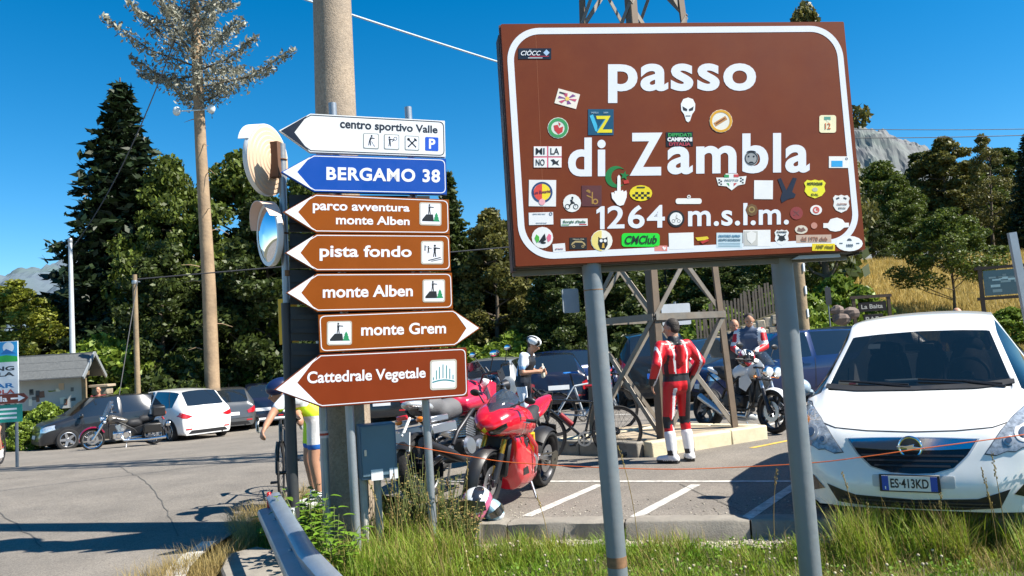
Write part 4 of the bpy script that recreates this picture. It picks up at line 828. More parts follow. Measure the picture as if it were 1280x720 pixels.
# hairline joint and faint scratches
m_ = MB(); fn = bp.quad([(669, 34), (670, 34), (683.2, 323), (682.2, 323)]); m_.prism([(0, 0), (.35, 0), (.35, 1), (0, 1)], fn, -.0001, .0003); P(m_, 'panel_joint', P_('a0603c'), board, smooth=0)

# ------------------------------------------------ cluster of arrow signs
AY = .335; AO = at(388, 330, 6.4); az = -.2
stack = T('direction_signpost', 'two grey posts carrying seven arrow-shaped direction signs', 'signpost', (AO.x, AO.y, az), AY)
ap = Plane(AO, AY, az)
ab = M('arrow_sign_brown', hexc('8c4604'), rough=.6, var=.07, scale=3, spec=.2); ab2 = M('arrow_sign_red_brown', hexc('7c300a'), rough=.6, var=.07, scale=3, spec=.2); abl = M('arrow_sign_blue', hexc('0448a2'), rough=.5, var=.04, spec=.25)
edge_br = P_('5c3a26', rough=.6)
def arrow_sign(tip, TL, TR, BR, BL, face, label, border, chev, right=False, edge=edge_br, w0=.0):
    poly = [TL, tip, BL, BR, TR] if not right else [TL, BL, BR, tip, TR]
    P2 = pp(poly, ap); m_ = MB(); m_.prism(P2, lambda u, v, w: (u, -w-w0, v), -.028, 0); o = P(m_, 'direction_sign', face, stack, smooth=0, label=label)
    c = (sum(p[0] for p in P2)/5, sum(p[1] for p in P2)/5); m2 = MB(); m2.prism([(c[0]+(u-c[0])*1.006, c[1]+(v-c[1])*1.03) for u, v in P2], lambda u, v, w: (u, -w-w0, v), -.036, -.0285); P(m2, 'edge', edge, o, smooth=0)
    # inner border: outline moved inwards, corners at the square end rounded
    def inset(d):
        k = len(P2); out = []
        for i in range(k):
            a, b, c_ = V(P2[i-1]), V(P2[i]), V(P2[(i+1) % k]); e1, e2 = (b-a).normalized(), (c_-b).normalized(); n1, n2 = V((-e1.y, e1.x)), V((-e2.y, e2.x))
            bi = (n1+n2).normalized(); out.append(b + bi*(d/max(.3, bi.dot(n1))))
        res = []
        for i in range(k):
            p = out[i]; square = (i in (3, 4)) if not right else (i in (0, 1))
            if square:
                a, c_ = out[i-1], out[(i+1) % k]; r = .05-d*.6; e1, e2 = (a-p).normalized(), (c_-p).normalized(); p0, p1 = p+e1*r, p+e2*r
                for t in (0, .2, .4, .6, .8, 1): res.append(tuple(p0*(1-t)**2+p*2*t*(1-t)+p1*t*t))
            else: res.append(tuple(p))
        return res
    f = lambda u, v, w: (u, -w-w0, v)
    P(ring(inset(.009), inset(.0155), f, .0012), 'border', border, o, smooth=0)
    if chev:
        m3 = MB(); m3.prism([ap.uv(*p) for p in chev[0]], f, 0, .0014); P(m3, 'arrow_tip', chev[1], o, smooth=0)
    return o
W_ = sign_white; navy = P_('161c2c'); F0 = .0
def icon(par, x0, y0, x1, y1, kind, sl=0., w0=0.):
    dy = sl*(x1-x0)/2; q = [(x0, y0-dy), (x1, y0+dy), (x1, y1+dy), (x0, y1-dy)]; f = ap.quad(q, w0)
    def pr(poly, col, z=1): m_ = MB(); m_.prism([(u, v) for u, v in poly], lambda u, v, w: f(u, v, w), .0014 if z > 1 else 0, .0014+.0006*(z-1)); return P(m_, 'pictogram', P_(col), par, smooth=0)
    if kind == 'P': pr(rrect(0, 0, 1, 1, .08), '1450c0'); text('P', f, .28, .76, .14, .88, W_, name='pictogram', parent=par, base=.0015, bold=.03); return
    pr(rrect(-.03, -.03, 1.03, 1.03, .1), '8a8f8c' if kind in 'dtk' else 'b8b4a8'); m_ = MB(); m_.prism(rrect(.03, .03, .97, .97, .08), f, .0014, .002); P(m_, 'pictogram', W_, par, smooth=0)
    blk = '23272b'
    def fig(poly, col=blk): m_ = MB(); m_.prism(poly, f, .002, .0027); P(m_, 'pictogram', P_(col), par, smooth=0)
    def person(cx, cy, s, lean=0.):
        fig(arc(cx+lean*.5*s, cy+.42*s, .09*s, n=10)); fig([(cx-.1*s+lean*.4*s, cy+.3*s), (cx+.1*s+lean*.4*s, cy+.3*s), (cx+.07*s, cy-.02*s), (cx+.12*s, cy-.42*s), (cx+.03*s, cy-.42*s), (cx, cy-.08*s), (cx-.06*s, cy-.42*s), (cx-.14*s, cy-.42*s), (cx-.08*s, cy-.02*s)])
        fig([(cx+.06*s+lean*.4*s, cy+.29*s), (cx+.42*s, cy+.24*s), (cx+.42*s, cy+.17*s), (cx+.06*s, cy+.19*s)])
    if kind == 'm':
        fig([(.1, .16), (.1, .24), (.3, .48), (.62, .48), (.66, .16)]); person(.45, .70, .5); fig([(.62, .16), (.95, .16), (.87, .3), (.91, .3), (.84, .42), (.87, .42), (.785, .58), (.7, .42), (.73, .42), (.66, .3), (.7, .3)], '2a8a5a')
    if kind == 's':
        person(.62, .56, .6); person(.32, .62, .36); person(.16, .7, .28); fig([(.3, .16), (.9, .3), (.9, .26), (.32, .12)]); fig([(.45, .12), (.95, .22), (.95, .19), (.46, .09)])
    if kind == 'd': person(.42, .52, .78, .3); fig([(.55, .5), (.7, .2), (.66, .2), (.52, .48)]); fig(arc(.72, .17, .04, n=8))
    if kind == 't': person(.38, .5, .74, -.1); P(ring(arc(.76, .74, .13), arc(.76, .74, .09), lambda u, v, w: f(u, v, w+.002), .0007), 'pictogram', P_(blk), par, smooth=0); fig([(.5, .55), (.68, .66), (.7, .62), (.52, .5)])
    if kind == 'k':
        for a, b in (((.2, .2), (.8, .8)), ((.8, .2), (.2, .8))): d = .035; fig([(a[0]-d, a[1]+d), (a[0]+d, a[1]-d), (b[0]+d, b[1]-d), (b[0]-d, b[1]+d)]) if a[0] < b[0] else fig([(a[0]-d, a[1]-d), (a[0]+d, a[1]+d), (b[0]+d, b[1]+d), (b[0]-d, b[1]-d)])
        fig(arc(.24, .76, .11, n=10)); fig([(.7, .88), (.88, .7), (.8, .62), (.62, .8)])
    if kind == 'c':
        for i, (x, h_) in enumerate(((.1, .42), (.22, .66), (.34, .78), (.48, .86), (.62, .82), (.75, .7), (.88, .48))): fig([(x-.018, .38-abs(x-.48)*.15), (x+.018, .38-abs(x-.48)*.15), (x+.018, h_), (x-.018, h_)], '1f7f86')
        up = [(.06+.88*t/10, .22+.07*sin(pi*t/10)) for t in range(11)]; fig(up+[(x, y+.045) for x, y in up[::-1]], '1f7f86')
def lab(par, s, q, mat=W_, **k): txt(s, q, mat, par, ap, k.pop('w0', 0.), **({'bold': .024}|k))
o = arrow_sign((349, 163), (388, 142), (556, 151), (557, 196), (388, 190), M('arrow_sign_white', (.72, .73, .73), rough=.4, var=.03), 'white arrow sign for the sports centre, topmost', navy, ([(351, 163.5), (384, 144.5), (368, 165.5), (386, 188.5)], navy), edge=P_('c8cccd'))
lab(o, 'centro sportivo Valle', [(425, 148.5), (547, 157.5), (547, 169.5), (425, 163.5)], navy, bold=.026)
icon(o, 454.5, 167.2, 473, 185.5, 'd', .05); icon(o, 480.5, 168.5, 498.5, 186.5, 't', .05); icon(o, 506.5, 170.3, 523.5, 187.5, 'k', .05); icon(o, 531.5, 171.5, 548, 188.5, 'P', .05)
o = arrow_sign((351.5, 215), (392, 193.2), (557.5, 198.5), (558.5, 243), (393, 239.5), abl, 'blue arrow sign reading BERGAMO 38', W_, ([(353.5, 215), (388, 196), (371.5, 215), (391, 237.5)], W_), edge=P_('2a3a6a'))
lab(o, 'BERGAMO 38', [(408, 208.5), (550, 212), (550, 228.3), (408, 225)], bold=.032, space=1.1)
o = arrow_sign((354, 265), (394.5, 242.4), (561, 249.5), (562, 292.3), (395, 290.5), ab, 'brown arrow sign for the adventure park', W_, ([(356, 265), (390.5, 245), (372.5, 265), (392.5, 288)], W_))
lab(o, 'parco avventura', [(391, 252), (512, 256.5), (512, 267.5), (391, 266.5)]); lab(o, 'monte Alben', [(420, 268.5), (512, 271.5), (512, 281.5), (420, 280.5)]); icon(o, 525, 254, 551, 281, 'm', .03)
o = arrow_sign((356.5, 316), (396, 292.3), (562, 293.6), (563.5, 338), (396, 338.8), ab, 'brown arrow sign for the ski track, pista fondo', W_, ([(358, 316), (392, 294.5), (375.5, 316), (393, 336.5)], W_))
lab(o, 'pista fondo', [(399.5, 305.8), (514.5, 307.5), (514.5, 325.5), (399.5, 326)]); icon(o, 527, 302, 553.5, 329.5, 's')
o = arrow_sign((358, 366), (396.5, 341.8), (564.8, 341), (566.2, 385.5), (397, 389.5), ab, 'brown arrow sign for monte Alben with a climber symbol', W_, ([(359.5, 366), (393, 344), (376.5, 366), (394.5, 387)], W_))
lab(o, 'monte Alben', [(403.5, 357), (516, 356), (516, 370.5), (403.5, 372.5)]); icon(o, 529, 350, 555.5, 377, 'm', -.01)
o = arrow_sign((600.5, 410), (398, 393.5), (566.5, 387.3), (568.5, 432.3), (400, 440.5), ab, 'brown sign for monte Grem, the only one pointing right', W_, ([(598.5, 410), (568, 389.5), (583, 410.3), (570, 430)], W_), right=True)
lab(o, 'monte Grem', [(451.5, 404.5), (557.5, 402.8), (557.5, 416.8), (451.5, 419.8)]); icon(o, 409.5, 402.2, 439, 430.5, 'm', -.02)
o = arrow_sign((343, 487), (400.5, 443), (583, 434.8), (585, 495), (402.5, 509), ab2, 'large red-brown arrow sign for the living cathedral, lowest', W_, ([(345, 487), (396.5, 446), (371.5, 478.5), (399.5, 506.5)], W_))
lab(o, 'Cattedrale Vegetale', [(384, 464.5), (532, 459), (532, 476), (384, 484)], bold=.022); icon(o, 538.5, 450.5, 570, 486, 'c', -.05)
Oa = V((AO.x, AO.y, az))
postline(415.5, 129, 447, 695, 6.62, .036, 'post', galv, stack, Oa, AY, ext=.15, rt=.033); postline(510, 134, 543.5, 695, 6.86, .034, 'post', galv, stack, Oa, AY, ext=.15, rt=.031)
# boards facing the other way on the same posts, seen at the left of the stack
rb = M('sign_rear_dark', (.028, .032, .036), rough=.5, metal=.2, var=.15)
for i, (y0, y1) in enumerate(((236, 284), (286, 331), (333, 378), (381, 425), (428, 470))):
    f = ap.quad([(363.5+i*.6, y0), (545, y0+2), (547, y1+1), (364+i*.6, y1)], -.24); m_ = MB(); m_.prism([(0, 0), (1, 0), (1, 1), (0, 1)], f, -.02, 0); o = P(m_, 'rear_board', rb, stack, smooth=0, label='dark back of a board facing the other way')
    for v in (.3, .7): m_ = MB(); m_.prism([(.004, v-.07), (.99, v-.07), (.99, v+.07), (.004, v+.07)], f, .0005, .02); P(m_, 'stiffening_rib', rb, o, smooth=0)

# ------------------------------------------------ traffic mirrors on their own post
D = 6.62; a_, b_ = at(352, 180, D), at(362, 600, D); mt = T('traffic_mirror_post', 'grey post with two round traffic mirrors left of the arrow signs', 'traffic mirror', (b_.x, b_.y, -.1))
Om = V((b_.x, b_.y, -.1)); A = a_-Om; B = at(361, 462, D)-Om; Z = V((0, 0, -.05))
m_ = MB(); m_.tube([A, B], .031, 20); P(m_, 'post', galv, mt, smooth=60)
m_ = MB(); m_.tube([B+V((0, 0, .55)), B, Z+V((0.02, 0, 0))], [.041, .044, .048], 20); P(m_, 'lower_sleeve', M('dark_sleeve', (.035, .037, .04), rough=.5), mt, smooth=60)  # lower length of the post in near-black: its shade put into the colour
c = at(358.5, 341, D)-Om; m_ = MB(); m_.tube([c+V((0, 0, .02)), c-V((0, 0, .03))], .0325, 18); P(m_, 'rust_band', _M['rust'], mt)
for s_ in (-1, 1): c = at(360+s_*8, 402, D)-Om; m_ = MB(); m_.box(c+V((0, .0, 0)), (.055, .012, .38), rz=.3*s_); P(m_, 'reflector_strip', P_('d9a812', rough=.4), mt, bevel=.004)
mirror_m = M('mirror_glass', (.75, .8, .88), rough=.03, metal=1, var=0)
def mirror(cpx, cpy, nrm, R_, label):
    c = at(cpx, cpy, D)-Om; n_ = V(nrm).normalized(); Rm = n_.to_track_quat('Z', 'Y').to_matrix()
    m_ = MB(); m_.lathe([(0.0001, .05), (R_*.35, .044), (R_*.7, .028), (R_*.93, .004)], c, n=48, R=Rm); P(m_, 'mirror_face', mirror_m, mt, smooth=70)
    m_ = MB(); m_.lathe([(R_*.9, .012), (R_*.98, .014), (R_, 0), (R_*.98, -.03)], c, n=48, R=Rm); P(m_, 'rim', P_('d8dadb'), mt, smooth=50)
    pr = [(R_*.985, -.031)]; k = 8
    for i in range(k): r = R_*.98*(1-(i+.5)/k); pr += [(r+R_*.03, -.034-.046*sin((i/k)*pi/2)), (r-R_*.0, -.037-.045*sin(((i+.5)/k)*pi/2))]
    pr.append((.0001, -.088)); m_ = MB(); m_.lathe(pr, c, n=48, R=Rm); P(m_, 'back_shell', P_('cdb196', rough=.6), mt, smooth=22)
    # visor
    m_ = MB(); up_ = (V((0, 0, 1))-n_*n_.z).normalized(); sd_ = n_.cross(up_); pr = []
    for i in range(25):
        a = rad(15+140*i/24); k = sin(max(0, min(pi, a)))**.5*.09+.01; d = sd_*cos(a)+up_*sin(a); pr.append([c+d*R_*1.015-n_*.03, c+d*R_*1.03+n_*k, c+d*R_*1.01+n_*k, c+d*R_*.995-n_*.03])
    m_.loft(pr); P(m_, 'visor', P_('dfe2e4' if nrm[1] > 0 else 'd8b8a8'), mt, smooth=30)
    m_ = MB(); p = Om; e = V((A.x, A.y, c.z)) if False else A.lerp(B, (A.z-c.z)/(A.z-B.z)); m_.tube([c-n_*.075, c-n_*.12, e], .016, 8); m_.box(c-n_*.1, (.09, .07, .3), rz=math.atan2(n_.y, n_.x)); m_.torus(e, .034, .008, 'Z', 16, 6); P(m_, 'bracket', M('rusty_bracket', (.12, .06, .035), rough=.8, var=.3), mt, bevel=.003)
mirror(331.5, 201, (-.95, .28, .05), .3, 'a'); mirror(336, 293, (-.80, -.58, -.03), .27, 'b')
# post with red and white tape, electric cabinet
D = 6.95; a_, b_ = at(400, 420, D), at(407, 612, D); m_ = MB(); t = T('metal_post', 'thin galvanised post with red and white tape tied round it', 'post', (b_.x, b_.y, -.15)); O_ = V((b_.x, b_.y, -.15))
m_.tube([a_-O_, V((0.0, 0, 0))], .036, 16); P(m_, 'shaft', galv, t, smooth=60); c = at(405, 543, D)-O_; m_ = MB(); m_.tube([c+V((0, 0, .03)), c-V((0, 0, .03))], .038, 16); P(m_, 'tape', P_('d8c8c8'), t); m_ = MB(); m_.tube([c+V((0, 0, .012)), c-V((0, 0, .008))], .0388, 16); P(m_, 'tape_stripe', P_('b8402e'), t)
D = 6.95; c = at(471, 563, D); t = T('electric_cabinet', 'blue-grey metal meter box on two whitewashed posts beside the concrete pole', 'meter box', (c.x, c.y, -.12), .3); zc = c.z+.12
m_ = MB(); m_.box((0, 0, zc), (.31, .2, .46)); bx_ = P(m_, 'cabinet', P_('587082', rough=.5), t, bevel=.008, seg=2)
m_ = MB(); m_.box((-.0, -.106, zc+.01), (.28, .01, .42)); P(m_, 'door', P_('627c8c', rough=.5), t, bevel=.004)
m_ = MB(); m_.box((-.11, -.115, zc), (.02, .014, .05)); P(m_, 'lock', alu, t)
for x in (-.02, .1, .14): m_ = MB(); m_.box((x, -.113, zc-.19), (.1 if x < 0 else .03, .004, .09)); P(m_, 'paper_tag', P_('e6e8ea'), t)
for x in (-.12, .0): m_ = MB(); m_.tube([(x, .07, zc-.2), (x, .07, -.08)], .032, 12); P(m_, 'support_post', M('whitewash', (.5, .49, .45), rough=.8, dark=(.2, .17, .14), dscale=12, damt=.5), t)
# ------------------------------------------------ guardrail
ga, gb, gc = at(337, 634, 6.5), at(378, 712, 4.75), at(452, 800, 3.6)
t = T('guardrail', 'short end of a galvanised crash barrier at the roadside', 'guardrail', (gb.x, gb.y, -.15)); O_ = V((gb.x, gb.y, -.15))
prof = [(-.155, .0), (-.13, .035), (-.095, .07), (-.065, .075), (-.035, .045), (0, .0), (.035, .045), (.065, .075), (.095, .07), (.13, .035), (.155, .0)]
path = [ga + (gb-ga)*i/8 for i in range(8)] + [gb+(gc-gb)*i/6 for i in range(7)]; rg = []
for i, p in enumerate(path):
    d = (path[min(i+1, len(path)-1)]-path[max(i-1, 0)]).normalized(); out_ = V((0, 0, 1)).cross(d).normalized()*-1
    if out_.x > 0: out_ = -out_
    tl = rad(34); upv = V((0, 0, 1)); bi = upv*cos(tl) - out_*sin(tl); oo = out_*cos(tl)+upv*sin(tl); s_ = .86
    rg.append([p-O_+bi*a*s_+oo*b*s_ for a, b in prof] + [p-O_+bi*a*s_+oo*(b-.006)*s_ for a, b in prof[::-1]])
m_ = MB(); m_.loft(rg); P(m_, 'rail', M('barrier_steel', (.33, .39, .45), rough=.4, metal=.6, var=.12, scale=5, bump=.05, dark=(.2, .25, .3), dscale=3), t, smooth=50)
for p in (ga.lerp(gb, .12), gb.lerp(gc, .3)): m_ = MB(); q = p-O_; m_.box((q.x+.12, q.y+.02, q.z*.5-.05), (.1, .06, q.z+.15)); P(m_, 'post', galv, t, bevel=.006)
q = rg[0][3]; m_ = MB(); m_.box(rg[0][9]+V((-.035, -.02, -.06)), (.03, .04, .14)); P(m_, 'reflector', P_('c01818', rough=.25, coat=.8), t, bevel=.006)
for i in (2, 6, 10): m_ = MB(); m_.ell(rg[i][5]+V((-.01, 0, 0)), .014, 8, 6); P(m_, 'bolt', galv, t)
# orange cord strung in front of the motorcycles
pts = [at(*p) for p in ((472, 551, 7.0), (505, 556, 6.9), (590, 571, 6.65), (640, 578, 6.5), (740, 584, 6.2), (830, 586.5, 6.0), (900, 585, 5.9), (1010, 579, 5.6), (1080, 571, 5.4), (1150, 561, 5.25), (1240, 549, 5.1), (1330, 536, 5.0))]
fine = []
for i in range(len(pts)-1):
    a, b, c_, d = pts[max(i-1, 0)], pts[i], pts[i+1], pts[min(i+2, len(pts)-1)]
    for k in range(6): t_ = k/6; fine.append(.5*((2*b)+(c_-a)*t_+(2*a-5*b+4*c_-d)*t_*t_+(3*b-a-3*c_+d)*t_**3))
m_ = MB(); m_.tube(fine, .0036, 6); tag(P(m_, 'orange_cord', P_('e0682a', rough=.6)), 'thin orange cord strung across in front of the motorcycles', 'cord')
# ------------------------------------------------ cars (x forwards, y left, z up, origin on the ground under the middle)
def paint(n, col, metal=0., rough=.3): return M('car_paint_'+n, col, rough=rough, metal=metal, var=.03, coat=.8, spec=.5)
_wh = {}
def wheel(parent, x, y, r, wd, name='wheel', spokes=5, rimc=None, key='car'):
    k = (key, round(r, 3), round(wd, 3), spokes, y > 0)
    o = link(name, None, parent); o.location = (x, y, r)
    if k not in _wh:
        s = 1 if y > 0 else -1
        t = MB(); t.lathe([(r*.66, -wd/2*.9), (r*.8, -wd/2), (r*.95, -wd*.47), (r, -wd*.36), (r, wd*.36), (r*.95, wd*.47), (r*.8, wd/2), (r*.66, wd/2*.9)], ax='Y', n=36, cp=False)
        q = MB(); q.lathe([(r*.68, -wd*.42), (r*.68, wd*.42)], ax='Y', n=36, cp=False); q.lathe([(r*.69, s*wd*.46), (r*.655, s*wd*.48), (r*.62, s*wd*.40), (r*.6, -s*wd*.3)], ax='Y', n=36, cp=False); q.lathe([(.001, s*wd*.42), (r*.14, s*wd*.42), (r*.17, s*wd*.34)], ax='Y', n=14)
        for i in range(spokes):
            a = 2*pi*i/spokes; d = V((cos(a), 0, sin(a))); q.loft([[d*r*.1+V((-d.z, 0, d.x))*e+V((0, s*wd*f, 0)) for e, f in ((-.045, .36), (.045, .36), (.035, .24), (-.035, .24))], [d*r*.65+V((-d.z, 0, d.x))*e+V((0, s*wd*f, 0)) for e, f in ((-.03, .44), (.03, .44), (.02, .3), (-.02, .3))]])
        h = MB(); h.lathe([(.001, s*wd*.1), (r*.45, s*wd*.1), (r*.45, s*wd*.04)], ax='Y', n=24)
        _wh[k] = (t.mesh('tyre', rubber, 40), q.mesh('rim', rimc or alu, 40), h.mesh('brake_disc', darkmetal, 40))
    for nm, me in zip(('tyre', 'rim', 'brake_disc'), _wh[k]): link(nm, me, o)
    return o
def decal(bvh, poly, axis, mat, name, parent, off=.006, res=.04, label=None, thick=.008, grow=0.):
    """a thin panel following the body: outline in (y,z) seen from front/rear, (x,z) from the sides, (x,y) from above"""
    d = {'front': V((-1, 0, 0)), 'rear': V((1, 0, 0)), 'left': V((0, -1, 0)), 'right': V((0, 1, 0)), 'top': V((0, 0, -1))}[axis]
    up = {'front': lambda a, b: V((4, a, b)), 'rear': lambda a, b: V((-4, a, b)), 'left': lambda a, b: V((a, 3, b)), 'right': lambda a, b: V((a, -3, b)), 'top': lambda a, b: V((a, b, 4))}[axis]
    tri = tessellate_polygon([[V((a, b, 0)) for a, b in poly]]); pts = [V((a, b, 0)) for a, b in poly]; b_ = bmesh.new(); vs = [b_.verts.new(p) for p in pts]
    for t3 in tri:
        try: b_.faces.new([vs[i] for i in t3])
        except ValueError: pass
    for _ in range(5):
        e = [x for x in b_.edges if x.calc_length() > res]
        if not e: break
        bmesh.ops.subdivide_edges(b_, edges=e, cuts=1); bmesh.ops.triangulate(b_, faces=b_.faces[:])
    ok = True; last = None
    for v in b_.verts:
        h = bvh.ray_cast(up(v.co.x, v.co.y), d)
        if h[0] is None: h = bvh.find_nearest(up(v.co.x, v.co.y)-up(0, 0)*0+d*2.0)
        n_ = h[1]; n_ = n_ if n_.dot(d) < 0 else -n_; v.co = h[0] + n_*off
    bmesh.ops.recalc_face_normals(b_, faces=b_.faces[:])
    if sum((f.normal.dot(d)) for f in b_.faces) > 0: bmesh.ops.reverse_faces(b_, faces=b_.faces[:])
    r = bmesh.ops.extrude_edge_only(b_, edges=[e for e in b_.edges if e.is_boundary])
    for v in r['geom']:
        if isinstance(v, bmesh.types.BMVert): v.co = v.co + d*thick*1.0
    me = bpy.data.meshes.new(name); b_.to_mesh(me); b_.free(); me.materials.append(mat); me.polygons.foreach_set('use_smooth', [True]*len(me.polygons)); me.set_sharp_from_angle(angle=rad(50))
    o = link(name, me, parent)
    if label: o['label'] = label
    return o
def strip(pts, w_):                                      # a polyline as a thin outline
    L, R_ = [], []
    for i, p in enumerate(pts):
        a, b = V(pts[max(i-1, 0)]), V(pts[min(i+1, len(pts)-1)]); t = (b-a).normalized(); n_ = V((-t.y, t.x))*w_/2; L.append(tuple(V(p)+n_)); R_.append(tuple(V(p)-n_))
    return L+R_[::-1]
ROW = ('belt', 'rail')
def car_body(st, W, front, rear, pm, parent, sub=2, z_sill=.2, glass=glass_dark, front_x=None, rear_x=None):
    """st: stations from front to rear: x, width, z belt, half-width and z of roof rail, z middle, kind of glass ('', 'ws' windscreen follows, 'side', 'rw')"""
    NT = 5; ns = len(st); vs = []; idx = {}
    def ring(i):
        x, w, zb, wr, zr, zm, xt = st[i][:7]; hw = W/2*w; fr = st[i][8] if len(st[i]) > 8 else 0
        L = [(x, hw*.93, z_sill), (x, hw*.99, z_sill+(zb-z_sill)*.35), (x, hw*1.0, z_sill+(zb-z_sill)*.72), (x, hw*.965, zb), (x+xt, wr, zr), (x+xt, wr-.045, zr+.018), (x+xt, wr*.55, zm-.01), (x+xt, 0, zm)]
        return L + [(a, -b, c) for a, b, c in L[-2::-1]]
    rings = [ring(i) for i in range(ns)]; n = len(rings[0]); b = bmesh.new(); vc = b.verts.layers.float.new('crease_vert'); cre = b.edges.layers.float.new('crease_edge')
    BV = [[b.verts.new(p) for p in r] for r in rings]
    faces = []
    for i in range(ns-1):
        g = st[i][7]
        for j in range(n-1):
            f = b.faces.new((BV[i][j], BV[i+1][j], BV[i+1][j+1], BV[i][j+1])); jj = min(j, n-2-j)
            if 'w' in g and jj in (5, 6): f.material_index = 1 if 'ws' in g else 3
            elif 's' in g.replace('ws', '') and jj == 3: f.material_index = 2
    def cap(ri, xs, s):
        # front or rear panel: columns are the top line j=3..n-4, rows the side points 3..0
        R_ = BV[ri]; top = R_[3:n-3]; m_ = len(top); rows = [top]; zs = [R_[j].co.z for j in (2, 1, 0)]
        for k, j in enumerate((2, 1, 0)):
            row = []
            for c in range(m_):
                if c == 0: row.append(R_[j])
                elif c == m_-1: row.append(R_[n-1-j])
                else:
                    y = top[c].co.y*R_[j].co.y/R_[3].co.y; e = 1-(abs(y)/(W/2))**2.2; row.append(b.verts.new((R_[j].co.x+s*xs[k]*e, y, R_[j].co.z)))
            rows.append(row)
        for k in range(3):
            for c in range(m_-1):
                q = (rows[k][c], rows[k][c+1], rows[k+1][c+1], rows[k+1][c]); b.faces.new(q if s > 0 else q[::-1])
    cap(0, front, 1); cap(ns-1, rear, -1)
    bot = [BV[i][0] for i in range(ns)], [BV[i][n-1] for i in range(ns)]
    for i in range(ns-1): b.faces.new((bot[0][i], bot[1][i], bot[1][i+1], bot[0][i+1]))
    bmesh.ops.recalc_face_normals(b, faces=b.faces[:])
    for e in b.edges:
        m2 = {f.material_index for f in e.link_faces}
        if len(m2) > 1: e[cre] = .9
    for v in b.verts:
        if len({f.material_index for f in v.link_faces}) > 1: v[vc] = .55
    for i in range(ns-1):                                # keep sills firm
        for j in (0, n-1):
            e = b.edges.get((BV[i][j], BV[i+1][j]))
            if e: e[cre] = .6
    me = bpy.data.meshes.new('body'); b.to_mesh(me); b.free(); o = link('t', me); md = o.modifiers.new('s', 'SUBSURF'); md.levels = sub
    m2 = fixed(o); bpy.data.objects.remove(o)
    bvh = BVHTree.FromPolygons([v.co[:] for v in m2.vertices], [p.vertices[:] for p in m2.polygons])
    for k, (nm, mt) in enumerate((('body', pm), ('windscreen', glass), ('side_window', glass), ('rear_window', glass))):
        b = bmesh.new(); b.from_mesh(m2); bmesh.ops.delete(b, geom=[f for f in b.faces if f.material_index != k], context='FACES')
        parts = [b]
        if k == 2:
            b2 = b.copy(); bmesh.ops.delete(b, geom=[f for f in b.faces if f.calc_center_median().y < 0], context='FACES'); bmesh.ops.delete(b2, geom=[f for f in b2.faces if f.calc_center_median().y >= 0], context='FACES'); parts = [b, b2]
        for bb in parts:
            if not bb.faces: bb.free(); continue
            m3 = bpy.data.meshes.new(nm)
            for f in bb.faces: f.material_index = 0; f.smooth = True
            bb.to_mesh(m3); bb.free(); m3.materials.append(mt); link(nm, m3, parent)
    return bvh
